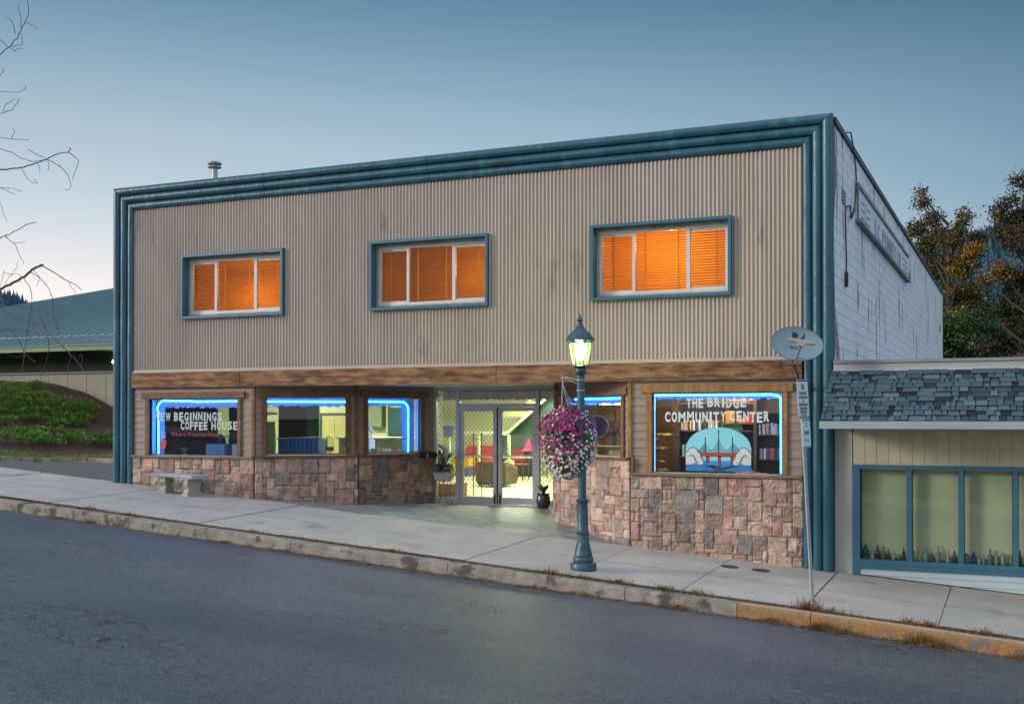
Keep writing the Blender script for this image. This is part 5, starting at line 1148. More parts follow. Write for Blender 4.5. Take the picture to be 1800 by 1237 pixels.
BARE = [(0.0256,0.0088,[[-32.19,5.0,9.05],[-28.63,4.71,10.42],[-27.38,4.43,10.67],[-26.65,4.14,10.73],[-26.03,3.86,10.88],[-25.48,3.57,11.04],[-25.02,3.29,11.2],[-24.78,3.0,11.48]]),(0.0096,0.0059,[[-25.86,3.6,10.81],[-25.78,3.47,11.0],[-25.76,3.33,11.13],[-25.79,3.2,11.14]]),(0.0096,0.0059,[[-25.42,3.4,10.85],[-25.21,3.2,11.07],[-25.08,3.0,11.3]]),(0.009,0.0059,[[-25.14,3.3,10.94],[-24.77,3.15,10.78],[-24.4,3.0,10.57]]),(0.009,0.0059,[[-26.05,3.6,10.49],[-25.68,3.5,10.44],[-25.36,3.4,10.43],[-25.29,3.3,10.61],[-25.27,3.2,10.63]]),(0.009,0.0059,[[-26.05,3.6,10.45],[-25.73,3.47,10.26],[-25.48,3.33,10.27],[-25.14,3.2,10.18]]),(0.0102,0.0066,[[-26.58,4.0,10.66],[-26.71,3.83,10.84],[-26.75,3.67,10.96],[-27.01,3.5,11.59]]),(0.0115,0.0066,[[-29.44,5.0,9.64],[-27.64,4.67,10.15],[-27.11,4.33,10.16],[-26.78,4.0,10.06]]),(0.0128,0.0066,[[-32.19,5.0,9.59],[-29.21,4.8,9.74],[-27.56,4.6,9.65],[-26.66,4.4,9.46],[-26.13,4.2,9.43],[-25.87,4.0,9.47]]),(0.0128,0.0074,[[-29.68,4.0,8.39],[-26.88,3.6,8.59],[-25.99,3.2,8.48],[-25.12,2.8,8.38],[-24.47,2.4,8.38],[-23.95,2.0,8.36]]),(0.009,0.0059,[[-26.33,3.6,8.68],[-25.84,3.3,8.76],[-25.19,3.0,8.75]]),(0.0154,0.0074,[[-30.9,4.0,8.17],[-27.36,3.62,8.11],[-26.04,3.25,7.83],[-25.09,2.88,7.6],[-24.16,2.5,7.41]]),(0.0077,0.0059,[[-25.34,3.0,7.68],[-25.1,2.9,7.81],[-25.07,2.8,7.88]]),(0.0166,0.0074,[[-30.9,4.0,8.09],[-27.98,3.77,8.01],[-26.36,3.53,7.6],[-25.66,3.3,7.39],[-24.98,3.07,7.09],[-24.31,2.83,6.91],[-23.66,2.6,6.87]]),(0.0352,0.0118,[[-32.18,5.0,7.25],[-29.14,4.75,7.47],[-27.44,4.5,7.29],[-26.37,4.25,7.21],[-25.55,4.0,7.2],[-24.75,3.75,7.24],[-24.07,3.5,7.25],[-23.51,3.25,7.17],[-23.16,3.0,7.18]]),(0.0115,0.0066,[[-23.26,3.0,7.1],[-22.98,2.92,6.95],[-22.74,2.84,6.8],[-22.68,2.76,6.66],[-22.7,2.68,6.46],[-22.71,2.6,6.24]]),(0.0115,0.0066,[[-24.22,3.2,7.04],[-23.81,3.1,6.86],[-23.42,3.0,6.64],[-23.14,2.9,6.42],[-22.95,2.8,6.16],[-22.91,2.7,6.01],[-22.99,2.6,6.01]]),(0.0096,0.0066,[[-24.91,3.2,7.37],[-24.53,3.13,7.18],[-24.14,3.07,7.04],[-24.01,3.0,6.97]]),(0.0077,0.0059,[[-24.2,3.2,7.01],[-24.05,3.1,6.82],[-23.99,3.0,6.64]]),(0.009,0.0059,[[-25.38,3.4,6.92],[-25.12,3.3,6.67],[-24.74,3.2,6.43],[-24.47,3.1,6.39],[-24.49,3.0,6.48]]),(0.007,0.0052,[[-24.79,3.4,7.01],[-24.49,3.2,6.79],[-24.28,3.0,6.61]]),(0.0141,0.0066,[[-31.53,4.5,6.84],[-27.93,4.12,6.88],[-26.6,3.75,6.56],[-25.85,3.38,6.32],[-25.2,3.0,6.11]]),(0.0083,0.0059,[[-26.39,3.6,6.52],[-25.66,3.3,6.39],[-24.91,3.0,6.18]]),(0.0102,0.0059,[[-28.25,4.0,6.49],[-26.69,3.83,6.21],[-26.39,3.67,5.85],[-26.05,3.5,5.54]]),(0.023,0.0096,[[-32.16,5.0,4.73],[-28.47,4.6,5.2],[-27.09,4.2,5.21],[-26.03,3.8,5.3],[-25.12,3.4,5.37],[-24.4,3.0,5.3]]),(0.0102,0.0059,[[-26.14,3.5,5.11],[-25.58,3.33,4.85],[-25.23,3.17,4.53],[-24.85,3.0,4.18]]),(0.007,0.0052,[[-25.57,3.3,4.86],[-25.15,3.15,4.81],[-24.81,3.0,4.8]]),(0.0512,0.0331,[[-32.15,5.0,2.94],[-28.94,4.6,3.49],[-27.09,4.2,3.72],[-25.98,3.8,3.87],[-25.11,3.4,4.01],[-24.23,3.0,4.13]]),(0.0166,0.0081,[[-24.23,3.0,4.13],[-23.52,2.88,3.83],[-22.95,2.75,3.59],[-22.57,2.62,3.46],[-22.29,2.5,3.31]]),(0.0109,0.0066,[[-24.69,3.1,3.96],[-24.24,3.02,3.75],[-23.87,2.93,3.47],[-23.64,2.85,3.18],[-23.53,2.77,2.79],[-23.42,2.68,2.54],[-23.15,2.6,2.23]]),(0.0109,0.0066,[[-25.05,3.2,3.82],[-24.77,3.12,3.6],[-24.6,3.04,3.32],[-24.53,2.96,2.92],[-24.55,2.88,2.53],[-24.52,2.8,2.06]]),(0.0083,0.0059,[[-24.69,3.2,4.02],[-24.41,3.13,3.83],[-24.38,3.07,3.73],[-24.39,3.0,3.54]]),(0.0083,0.0059,[[-25.22,3.3,3.87],[-25.27,3.23,3.96],[-25.4,3.15,3.98],[-25.49,3.08,3.88],[-25.57,3.0,3.67]]),(0.0077,0.0052,[[-25.93,3.3,4.1],[-25.83,3.15,3.85],[-25.75,3.0,3.6]]),(0.0077,0.0052,[[-25.91,3.3,4.04],[-25.54,3.2,3.96],[-25.22,3.1,4.13],[-25.07,3.0,4.3]]),(0.007,0.0052,[[-23.14,2.9,3.63],[-22.98,2.83,3.47],[-22.75,2.77,3.3],[-22.66,2.7,3.14]]),(0.0179,0.0074,[[-31.51,4.5,2.88],[-27.8,4.23,3.44],[-26.81,3.96,3.24],[-25.74,3.69,3.11],[-24.74,3.41,2.92],[-24.1,3.14,2.84],[-23.51,2.87,2.64],[-23.16,2.6,2.42]]),(0.0109,0.0059,[[-24.3,3.0,2.87],[-24.1,2.92,2.64],[-23.9,2.85,2.35],[-23.57,2.77,2.21],[-23.08,2.7,2.12]]),(0.0192,0.0088,[[-32.16,5.0,3.48],[-29.07,4.71,3.59],[-27.34,4.43,3.24],[-26.57,4.14,2.92],[-25.71,3.86,2.69],[-24.82,3.57,2.62],[-24.35,3.29,2.43],[-23.85,3.0,2.21]]),(0.0218,0.0103,[[-31.5,4.5,2.18],[-28.07,4.26,2.44],[-26.89,4.03,2.49],[-25.96,3.79,2.51],[-25.05,3.55,2.36],[-24.13,3.31,2.22],[-23.52,3.08,1.9],[-22.87,2.84,1.59],[-22.3,2.6,1.2]]),(0.0122,0.0074,[[-25.66,3.4,2.41],[-25.32,3.3,2.08],[-25.06,3.2,1.81],[-24.74,3.1,1.62],[-24.4,3.0,1.5]]),(0.0115,0.0066,[[-25.28,3.4,1.93],[-25.13,3.27,1.63],[-25.03,3.13,1.39],[-24.88,3.0,1.15]]),(0.0115,0.0066,[[-23.97,3.0,2.16],[-23.9,2.95,1.74],[-23.95,2.9,1.44],[-24.04,2.85,1.13],[-24.04,2.8,0.87]]),(0.0115,0.0074,[[-22.9,2.8,1.65],[-22.93,2.7,1.41],[-22.85,2.6,1.16]]),(0.0083,0.0066,[[-22.58,2.7,1.52],[-22.49,2.67,1.65],[-22.38,2.63,1.6],[-22.36,2.6,1.39]]),(0.0083,0.0059,[[-24.89,3.2,2.58],[-24.86,3.13,2.24],[-24.85,3.07,1.93],[-24.8,3.0,1.64]]),(0.007,0.0052,[[-24.51,3.0,2.55],[-24.36,2.9,2.37],[-24.26,2.8,2.3]]),(0.007,0.0052,[[-24.06,3.0,2.78],[-23.83,2.9,2.58],[-23.68,2.8,2.37]]),(0.007,0.0052,[[-23.73,3.0,2.71],[-23.5,2.9,2.49],[-23.38,2.8,2.33]]),(0.007,0.0052,[[-25.06,3.2,1.71],[-25.2,3.1,1.66],[-25.48,3.0,1.74]])]
JUN = [[(-32.33,8.64),(-31.9,8.64),(-31.63,7.39),(-33.6,9.83),(-31.47,10.14),(-31.65,9.81),(-33.17,10.61),(-31.24,8.49),(-31.21,8.1),(-32.91,11.13),(-33.98,9.78),(-32.58,10.03),(-32.47,9.56),(-32.76,10.47),(-33.69,10.37),(-34.31,10.62),(-32.89,9.01),(-30.83,7.52),(-31.92,10.25),(-32.06,9.05),(-31.51,9.1),(-33.32,9.51),(-32.44,8.11),(-32.0,9.5),(-32.97,9.58),(-32.7,10.86)],[(-30.28,7.79),(-29.98,10.41),(-31.06,9.51),(-29.07,9.06),(-29.6,9.59),(-30.47,10.39),(-30.85,8.36),(-30.11,9.31),(-29.35,9.87),(-29.66,10.16),(-30.66,6.57),(-30.58,9.5),(-29.83,6.97),(-29.68,7.94),(-30.19,6.91),(-29.22,8.27),(-30.71,7.85),(-30.35,9.83),(-30.8,8.75),(-29.89,8.23),(-31.05,9.14),(-30.08,10.8),(-29.1,9.58),(-30.55,10.95),(-30.35,6.36),(-29.99,9.76),(-30.94,10.41),(-28.85,8.53),(-29.44,8.81),(-30.7,7.5),(-29.97,7.44),(-28.86,8.16),(-30.52,8.52),(-30.03,6.48),(-29.63,9.14),(-30.18,8.67),(-30.83,6.91),(-30.41,8.95),(-31.42,9.02),(-28.77,8.87),(-30.85,9.93),(-29.8,8.84),(-29.27,10.21),(-30.05,6.11),(-31.19,8.61),(-30.43,8.14)],[(-27.08,5.03),(-27.9,6.11),(-26.43,6.59),(-27.67,6.88),(-27.02,4.06),(-26.86,6.36),(-27.36,5.89),(-26.8,5.59),(-26.57,5.07),(-28.17,6.78),(-26.73,5.99),(-27.46,3.79),(-28.44,6.49),(-26.72,4.64),(-27.26,7.06),(-28.64,5.04),(-28.05,7.31),(-27.79,5.24),(-27.11,3.61),(-28.59,6.09),(-26.9,7.03),(-27.52,7.59),(-26.43,5.49),(-28.14,5.8),(-27.43,4.29),(-27.14,5.4)],[(-26.39,7.62),(-27.09,8.74),(-26.74,8.13),(-26.85,8.46),(-26.03,7.55),(-26.17,7.15),(-27.24,9.1),(-26.78,7.68)]]

# ================================================================== vegetation and distance
bark = mat('grey_bark', (.09, .065, .055), (.05, .035, .03), .9, 8, bump=.3)
bt = thing('bare_tree', 'leafless grey tree with drooping twigs at the left edge of the view', 'tree', (-32.2, 5, -1.1))
mb = MB(); mb.tube([(-32.2, 5, -1.4), (-32.2, 5, -.9), (-32.15, 5, 2), (-32.2, 5.05, 5), (-32.1, 5, 8), (-32.0, 5, 10.4), (-31.7, 4.9, 12.2)], [.26, .20, .17, .14, .10, .07, .03], 12); mb.build('trunk', bark, bt, True)
rnd = random.Random(5)
for w0, w1, pts in BARE:
    n = len(pts); P = []
    for i in range(n - 1):      # subdivide with a little wander
        a, b = Vector(pts[i]), Vector(pts[i + 1]); k = max(1, int((b - a).length / .16))
        for q in range(k):
            p = a.lerp(b, q / k)
            if q and (b - a).length < 3: p += Vector((rnd.gauss(0, .008), rnd.gauss(0, .02), rnd.gauss(0, .008)))
            P.append(p)
    P.append(Vector(pts[-1])); m = len(P); mb = MB(); mb.tube(P, [w0 + (w1 - w0) * (i / (m - 1)) for i in range(m)], 5)
    for q in range(m // 5):     # short spurs
        i = rnd.randrange(1, m); d = Vector((rnd.gauss(0, 1), rnd.gauss(0, 1), rnd.gauss(0, 1))).normalized() * rnd.uniform(.03, .10); mb.tube([P[i], P[i] + d * .6, P[i] + d + Vector((0, 0, -.01))], [w1 * .8, w1 * .6, w1 * .4], 4)
    mb.build('branch', bark, bt, True)
# creeping junipers on the bank
jm = mat('juniper_needles', (.23, .33, .095), (.10, .16, .05), .8, 3, attr='Col', spec=.15)
JL = ['creeping juniper at the top of the mulch bank under the bare tree', 'widest creeping juniper in the middle of the mulch bank', 'low creeping juniper directly above the lawn strip', 'small creeping juniper tucked beside the teal border']
for gi, pts in enumerate(JUN):
    rnd = random.Random(gi); mb = MB(); mbs = MB(); cx_ = sum(p[0] for p in pts) / len(pts); cy_ = sum(p[1] for p in pts) / len(pts)
    jt = thing('creeping_juniper', JL[gi], 'shrub', (cx_, cy_, zm(cx_, cy_)), 'junipers on the mulch bank')
    for (x, y) in pts:
        z = zm(x, y); tint = rnd.uniform(.75, 1.25)
        mbs.tube([(x, y, z - .05), (x + rnd.uniform(-.1, .1), y - .1, z + .12), (x + rnd.uniform(-.3, .3), y - .35, z + .2)], [.02, .015, .006], 5)
        for _ in range(150):
            a = rnd.uniform(0, 2 * pi); r = rnd.uniform(.05, .50); base = Vector((x + r * cos(a) * .8, y + r * sin(a) * .8, z + .20 * (1 - (r / .7) ** 2) + rnd.uniform(-.03, .06)))
            d = Vector((cos(a) + rnd.gauss(0, .5), sin(a) + rnd.gauss(0, .5), rnd.uniform(.1, .9))).normalized(); Ln = rnd.uniform(.07, .17); s_ = d.cross(Vector((0, 0, 1))).normalized() * .012
            g = tint * rnd.uniform(.55, 1.4); mb.cc = (g * .8, g * 1.15, g * .55) if rnd.random() < .85 else (g * 1.3, g * 1.05, g * .5)
            mb.add([base - s_, base + s_, base + d * Ln + s_ * .3, base + d * Ln - s_ * .3], [(0, 1, 2, 3)])
            for w_ in (-1, 1):
                q = base + d * Ln * .45; e = (d * .6 + s_.normalized() * w_ * .7).normalized() * Ln * .5; mb.add([q - d * .006, q + d * .008, q + e], [(0, 1, 2)])
    mb.build('foliage', jm, jt); mbs.build('stem', bark, jt)
# kerbside weeds, dead grass and leaf litter
rnd = random.Random(31)
wcol = [(1.5, .95, .5), (1.1, .75, .42), (.8, .55, .35), (1.3, 1.0, .55)]; wg = [(.5, .9, .3), (.7, 1.0, .4)]
wm = mat('dry_weed', (.22, .17, .11), (.15, .11, .07), .85, 3, attr='Col', spec=.1)
mb = MB()
def tuft(x, y, z, n, h, sp, green, low=0):
    for _ in range(n):
        a = rnd.uniform(0, 2 * pi); r = abs(rnd.gauss(0, sp)); b = Vector((x + r * cos(a) * 1.8, y + r * sin(a) * .6, z)); hh = rnd.uniform(.3, 1) * h
        d = Vector((rnd.gauss(0, .8), rnd.gauss(0, .6), .7)).normalized() * hh; s_ = Vector((cos(a + 1), sin(a + 1), 0)) * .0045
        mb.cc = rnd.choice(wg if rnd.random() < green else wcol); mb.add([b - s_, b + s_, b + d + s_ * .5, b + d - s_ * .5], [(0, 1, 2, 3)])
x = -18.5
while x < 6:
    dens = .35 + .65 * max(0, noise.noise((x * .7, 2, 0)) + .45); g = .2 + .35 * (noise.noise((x * .5, 9, 0)) > .1)
    if -7.2 < x < -3.2: dens *= 1.5; g += .2
    yy = -3.47 + rnd.uniform(-.05, .04); tuft(x, yy, zp(x, yy) - .01, int(26 * dens), .05 + .05 * dens * rnd.random(), .05, g); x += .07
for (x, n, h) in ((-2.75, 260, .22), (-2.45, 120, .12), (-6.75, 160, .12), (-6.2, 90, .1), (-5.6, 160, .10), (-4.9, 160, .1), (-4.4, 120, .11), (-1.4, 130, .12), (-1.15, 120, .14), (-.45, 120, .13), (-9.6, 80, .08), (-12.4, 90, .08), (-16.2, 120, .09), (-15.2, 90, .08)):
    tuft(x, -3.42, zp(x, -3.4), n, h, .07, .45 if -6 < x < -3 else .12)
for (x, n, h) in ((-3.25, 200, .13), (-2.55, 380, .16), (-2.2, 160, .10), (-1.25, 420, .20), (-1.0, 200, .13), (.05, 260, .15), (.95, 300, .3), (1.7, 200, .2), (-4.6, 200, .10), (-5.1, 120, .08), (-6.2, 120, .07), (-6.9, 200, .07), (-7.8, 120, .06), (-10.2, 160, .05), (-11.5, 140, .06), (-12.8, 160, .06), (-15.9, 180, .09), (-16.6, 120, .08), (-9.0, 110, .06)):
    tuft(x, KY - .05, zp(x, KY) - .185, n, h, .11, .15)
tag(mb.build('kerb_weeds', wm), 'dry brown weeds and dead grass along the pavement edge and gutter', 'weeds', kind='stuff')
mb = MB()
for _ in range(1500):
    x = rnd.choice([rnd.uniform(-18, 5), rnd.gauss(-10.3, 1.2), rnd.gauss(-6.9, 1.2), rnd.gauss(-2, 1.2)]); y = KY - .03 - abs(rnd.gauss(0, .10)); z = zr(x, y) + .012
    a = rnd.uniform(0, 6.28); s = rnd.uniform(.010, .026); u = Vector((cos(a), sin(a), rnd.uniform(-.4, .4))) * s; v = Vector((-sin(a), cos(a), rnd.uniform(-.4, .4))) * s * .7; c = Vector((x, y, z)); mb.cc = rnd.choice([(1.2, .6, .3), (.8, .35, .2), (1.5, 1.0, .4), (.6, .4, .25)])
    mb.add([c - u, c - v, c + u, c + v], [(0, 1, 2, 3)])
tag(mb.build('leaf_litter', mat('dead_leaf', (.22, .15, .10), None, .8, attr='Col')), 'scattered dead leaves lying in the gutter', 'leaves', kind='stuff')
# autumn trees behind the white wall
def leaf_tree(name, label, base, blobs, cols, seed, per=42, ls=.115, trunk_r=.28):
    t_ = thing(name, label, 'tree', base, 'autumn trees behind the white wall'); rnd = random.Random(seed); mb = MB(); tb = MB(); bx_, by_, bz_ = base
    topz = max(b[1] for b in blobs); cxm = sum(b[0] for b in blobs) / len(blobs)
    tb.tube([(bx_, by_, bz_), (bx_ + .05, by_, bz_ + 3), (bx_ * .6 + cxm * .4, by_, bz_ + 6.5), (bx_ * .3 + cxm * .7, by_, topz - 4), (cxm, by_, topz - 3.0)], [trunk_r, trunk_r * .8, trunk_r * .55, trunk_r * .3, .04], 9)
    for (x, z, r) in blobs:
        y = by_ + rnd.uniform(-1.2, 1.2); zt0 = max(bz_ + 2.5, z - r * 2.2 - abs(x - cxm) * .8); f = (zt0 - bz_) / (topz - bz_); ax = bx_ + (cxm - bx_) * f
        tb.tube([(ax, by_, zt0), ((ax + x) / 2, (by_ + y) / 2, (zt0 + z) / 2 - .1), (x, y, z), (x + rnd.uniform(-.1, .1), y, z + r * .8)], [.085, .05, .025, .008], 5)
        n = int(per * (r / .5) ** 2 * 18)
        cl_ = [(Vector((rnd.gauss(0, 1), rnd.gauss(0, 1), rnd.gauss(0, 1))).normalized() * r * rnd.uniform(.35, 1.0), rnd.uniform(.55, 1.35)) for _ in range(max(6, int(n / 14)))]
        for c_, tint in cl_:
            p0 = Vector((x, y, z)) + Vector((c_.x, c_.y, c_.z * .9)); col_ = cols((x - cxm), p0.z, rnd)
            for _ in range(14):
                p = p0 + Vector((rnd.gauss(0, 1), rnd.gauss(0, 1), rnd.gauss(0, .8))) * .17; a = Vector((rnd.gauss(0, 1), rnd.gauss(0, 1), rnd.gauss(0, 1))).normalized(); b = a.cross(Vector((rnd.gauss(0, 1), rnd.gauss(0, 1), rnd.gauss(0, 1)))).normalized(); s = ls * rnd.uniform(.35, .65)
                v = tint * rnd.uniform(.7, 1.3); mb.cc = tuple(c * v * 1.45 for c in col_); mb.add([p - a * s, p - b * s * .7, p + a * s, p + b * s * .7], [(0, 1, 2, 3)])
    mb.build('crown', mat('autumn_leaf', (1, 1, 1), (.8, .8, .8), .7, 2, attr='Col', spec=.2), t_); tb.build('trunk', bark, t_, True)
PX = lambda px: -5.076 + (px - 1590) * .0254; PZ = lambda py: (729 - py) * .0278
def cols1(dx, z, r):
    k = (z - 4.2) / 5; q = r.random()
    if q > k + .12: return (.04, .085, .02)
    if -.6 < dx < 1.2 and 4.6 < z < 8 and r.random() < .62: return (.30, .15, .022)
    return r.choice([(.08, .06, .022), (.06, .065, .02), (.14, .085, .02), (.045, .06, .018), (.05, .045, .02)])
leaf_tree('maple_tree', 'autumn maple turning orange with two pointed tops behind the white wall', (PX(1668), 38, -3.2), [(PX(a), PZ(b), c * .0265) for a, b, c in [(1620, 345, 9), (1622, 362, 14), (1640, 385, 18), (1610, 400, 20), (1650, 408, 18), (1696, 380, 10), (1700, 396, 13), (1690, 415, 15), (1716, 425, 15), (1632, 430, 26), (1672, 430, 22), (1712, 452, 20), (1604, 440, 20), (1640, 470, 30), (1690, 472, 30), (1620, 515, 28), (1660, 525, 36), (1702, 520, 32), (1735, 545, 20), (1640, 575, 34), (1690, 580, 40), (1738, 590, 26), (1650, 620, 40), (1700, 635, 40), (1745, 630, 30), (1600, 560, 24), (1680, 690, 50)]], cols1, 1)
def cols2(dx, z, r):
    q = r.random()
    if z < 5.8 and q < .6: return (.03, .055, .022)
    if 6 < z < 7.6 and dx < -.3 and q < .5: return (.20, .12, .02)
    return r.choice([(.07, .03, .02), (.045, .03, .018), (.09, .05, .02), (.035, .04, .018), (.03, .045, .018)])
leaf_tree('dark_maple_tree', 'dark red leaved tree at the right edge behind the low shop', (PX(1850), 36, -3.2), [(PX(a), PZ(b), c * .0265) for a, b, c in [(1785, 335, 9), (1800, 348, 18), (1782, 375, 12), (1764, 385, 12), (1757, 402, 14), (1780, 410, 22), (1800, 395, 20), (1772, 440, 20), (1800, 450, 32), (1752, 425, 9), (1760, 495, 20), (1735, 505, 14), (1790, 510, 32), (1765, 545, 24), (1800, 560, 34), (1740, 560, 16), (1778, 600, 30), (1840, 400, 45), (1850, 500, 55), (1840, 600, 50), (1740, 610, 22), (1880, 450, 50)]], cols2, 2)
# brick house and white cottage glimpsed between the trees
bh = thing('brick_house', 'red brick house half hidden behind the dark red tree', 'building', (1.5, 48, -3.2))
mb = MB(); mb.box(-.9, 6, 48, 54, -3.2, 5.9); mb.build('wall', mat('red_brick', (.13, .055, .05), (.10, .04, .04), .9, 3, bump=.3), bh)
mb = MB(); mb.prism([(-1.2, 5.9), (6.3, 5.9), (2.5, 8.4)], 47.7, 54.3); mb.build('roof', mat('brown_roof', (.06, .04, .04), None, .9), bh)
wh = thing('white_cottage', 'white clapboard cottage glimpsed low between the autumn trees', 'building', (-3.5, 52, -3.2))
mb = MB()
for k in range(36): z = -1 + k * .16; mb.add([(-5.5, 51.96, z), (-2.2, 51.96, z), (-2.2, 52, z + .155), (-5.5, 52, z + .155)], [(0, 1, 2, 3)])
mb.box(-5.5, -2.2, 52.001, 56, -3.2, 4.7); mb.build('wall', mat('cottage_white', (.45, .48, .50), None, .7), wh)
mb = MB(); mb.prism([(-5.7, 4.7), (-2.0, 4.7), (-3.85, 6.0)], 51.8, 56.2); mb.build('roof', mat('brown_roof', (0, 0, 0)), wh)
# wooded hills
def hill_h(az):     # az degrees left of +y, height at 1500 m
    P = [(-60, 330), (-30, 320), (-8, 262), (0, 232), (4, 205), (12, 150), (25, 110), (38, 100), (46, 128), (48.5, 155), (54, 190), (70, 210), (95, 120)]
    for (a, b), (c, d) in zip(P, P[1:]):
        if a <= az <= c: return b + (d - b) * (az - a) / (c - a)
    return 100
mb = MB(); AZ = lin(-60, 95, 200); RR = [(650, 0), (800, .22), (1000, .50), (1200, .75), (1400, .93), (1500, 1.0), (1650, .9)]
def hp(az, r, f): h = hill_h(az) * f * (1 + .10 * noise.noise((az * .25, r * .004, 0))) * (1 if f < 1 else 1) + 6 * noise.noise((az * 1.5, r * .02, 3)) * min(1, f * 3) - 12; return (-r * sin(R(az)), r * cos(R(az)) - 20, h)
vs = [hp(a, r, f) for r, f in RR for a in AZ]; n = len(AZ); mb.add(vs, [(j * n + i, j * n + i + 1, (j + 1) * n + i + 1, (j + 1) * n + i) for j in range(len(RR) - 1) for i in range(n - 1)])
tag(mb.build('hills', mat('hill_forest_floor', (.04, .125, .17), (.025, .09, .13), 1, .004, detail=12), smooth=True), kind='structure')  # blue of the distant air is put into the hill colour
rnd = random.Random(77); mb = MB()
for _ in range(9500):
    az = rnd.choice([rnd.uniform(-50, 0), rnd.uniform(-6, 6), rnd.uniform(44, 54), rnd.uniform(-2, 5)]); k = rnd.random() * 5.0; i = min(4, int(k)); t_ = k - i
    r = RR[i][0] + (RR[i + 1][0] - RR[i][0]) * t_; f = RR[i][1] + (RR[i + 1][1] - RR[i][1]) * t_; p = hp(az, r, f); h = rnd.uniform(7, 16); w_ = h * .22; v = rnd.uniform(.6, 1.3); mb.cc = (v * rnd.choice([1, 1, 1, 1.5]), v, v)
    a0 = rnd.uniform(0, 2); mb.add([(p[0] + w_ * cos(a0 + q * 2.094), p[1] + w_ * sin(a0 + q * 2.094), p[2] - 1) for q in range(3)] + [(p[0], p[1], p[2] + h)], [(0, 1, 3), (1, 2, 3), (2, 0, 3)])
tag(mb.build('hill_forest', mat('far_conifer', (.035, .11, .15), (.02, .075, .11), 1, .01, attr='Col')), 'distant blue green conifer forest covering the hills', 'forest', kind='stuff')  # conifers coloured with the same painted haze blue

# ================================================================== inside the rooms
brown = mat('brown_upholstery', (.115, .072, .045), (.075, .046, .028), .8, 5, bump=.3); redf = mat('red_fabric', (.60, .05, .06), (.48, .03, .05), .8, 5); steel = mat('chair_steel', (.05, .05, .05), None, .4)
def rbox(mb, x0, x1, y0, y1, z0, z1, r=.05):
    "box with softened top and vertical edges"
    P = [(x0 + r, z0), (x1 - r, z0), (x1, z0 + r), (x1, z1 - r), (x1 - r * .3, z1 - r * .3), (x1 - r, z1), (x0 + r, z1), (x0 + r * .3, z1 - r * .3), (x0, z1 - r), (x0, z0 + r)]; mb.prism(P, y0, y1)
ac = thing('armchair', 'brown upholstered armchair seen from behind through the glass doors', 'armchair', (-13.45, 9.1, FL))
mb = MB(); rbox(mb, -13.92, -13.0, 8.75, 9.0, FL + .06, FL + .70, .08); mb.build('backrest', brown, ac)
mb = MB(); rbox(mb, -13.90, -13.72, 8.99, 9.6, FL + .06, FL + .55, .06); mb.build('armrest', brown, ac); mb = MB(); rbox(mb, -13.20, -13.02, 8.99, 9.6, FL + .06, FL + .55, .06); mb.build('armrest', brown, ac)
mb = MB(); rbox(mb, -13.71, -13.21, 9.0, 9.6, FL + .06, FL + .4, .04); mb.build('seat', brown, ac)
for sx in (-13.85, -13.10):
    mb = MB(); mb.box(sx, sx + .06, 8.78, 8.84, FL, FL + .06); mb.build('foot', steel, ac)
# round pillow resting on the chair arm
pw_ = MB(); pw_.lathe([(0, -.10), (.12, -.08), (.16, 0), (.12, .09), (0, .12)], (-13.13, 9.3, FL + .64), 14); tag(pw_.build('cushion', mat('tan_cushion', (.42, .32, .14), None, .8), None, True), 'round tan cushion resting on the brown armchair', 'cushion')
sf = thing('sofa', 'bright red sofa against the back of the lit hall', 'sofa', (-16.2, 14.6, FL))
mb = MB(); rbox(mb, -17.2, -16.05, 14.75, 15.0, FL + .1, FL + .98, .08); mb.build('backrest', redf, sf); mb = MB(); rbox(mb, -17.1, -16.12, 14.1, 14.74, FL + .1, FL + .45, .06); mb.build('seat', redf, sf)
mb = MB(); rbox(mb, -17.32, -17.12, 14.1, 14.9, FL + .05, FL + .65, .06); mb.build('armrest', redf, sf); mb = MB(); rbox(mb, -16.11, -15.95, 14.1, 14.9, FL + .05, FL + .65, .06); mb.build('armrest', redf, sf)
def chair(x, y, rz, label, first=None):
    t_ = thing('stacking_chair', label, 'chair', (0, 0, 0), 'red chairs in the hall')
    mb = MB(); rbox(mb, -.22, .22, -.21, .21, .44, .48, .015); mb.build('seat', redf, t_)
    mb = MB(); mb.prism([(-.21, .56), (.21, .56), (.19, .88), (.13, .93), (-.13, .93), (-.19, .88)], .19, .22); mb.build('backrest', redf, t_)
    mb = MB()
    for k in range(5): xx = -.14 + k * .07; mb.box(xx - .008, xx + .008, .221, .228, .56, .92)
    mb.build('back_bars', steel, t_)
    for sx in (-1, 1):
        mb = MB(); mb.tube([(sx * .19, -.24, 0), (sx * .19, -.16, .44)], .012, 6); mb.build('leg', steel, t_, True)
        mb = MB(); mb.tube([(sx * .19, .27, 0), (sx * .19, .17, .46), (sx * .18, .215, .9)], .012, 6); mb.build('leg', steel, t_, True)
    t_.location = (x, y, FL); t_.rotation_euler = (0, 0, rz); return t_
c0 = chair(-14.45, 13.1, pi, 'red metal backed chair standing right of the brown armchair')
for (x, y, rz, lb) in ((-15.5, 12.6, 2.4, 'red chair turned sideways left behind the brown armchair'), (-13.6, 13.7, 3.6, 'red chair furthest right in the lit hall')):
    c = copy_tree(c0); c.location = (x, y, FL); c.rotation_euler = (0, 0, rz); c['label'] = lb
tbl = thing('folding_table', 'cream folding table beside the red chairs', 'table', (-13.4, 12.2, FL))
mb = MB(); mb.box(-14.0, -12.7, 11.9, 12.5, FL + .70, FL + .73); mb.build('tabletop', white, tbl)
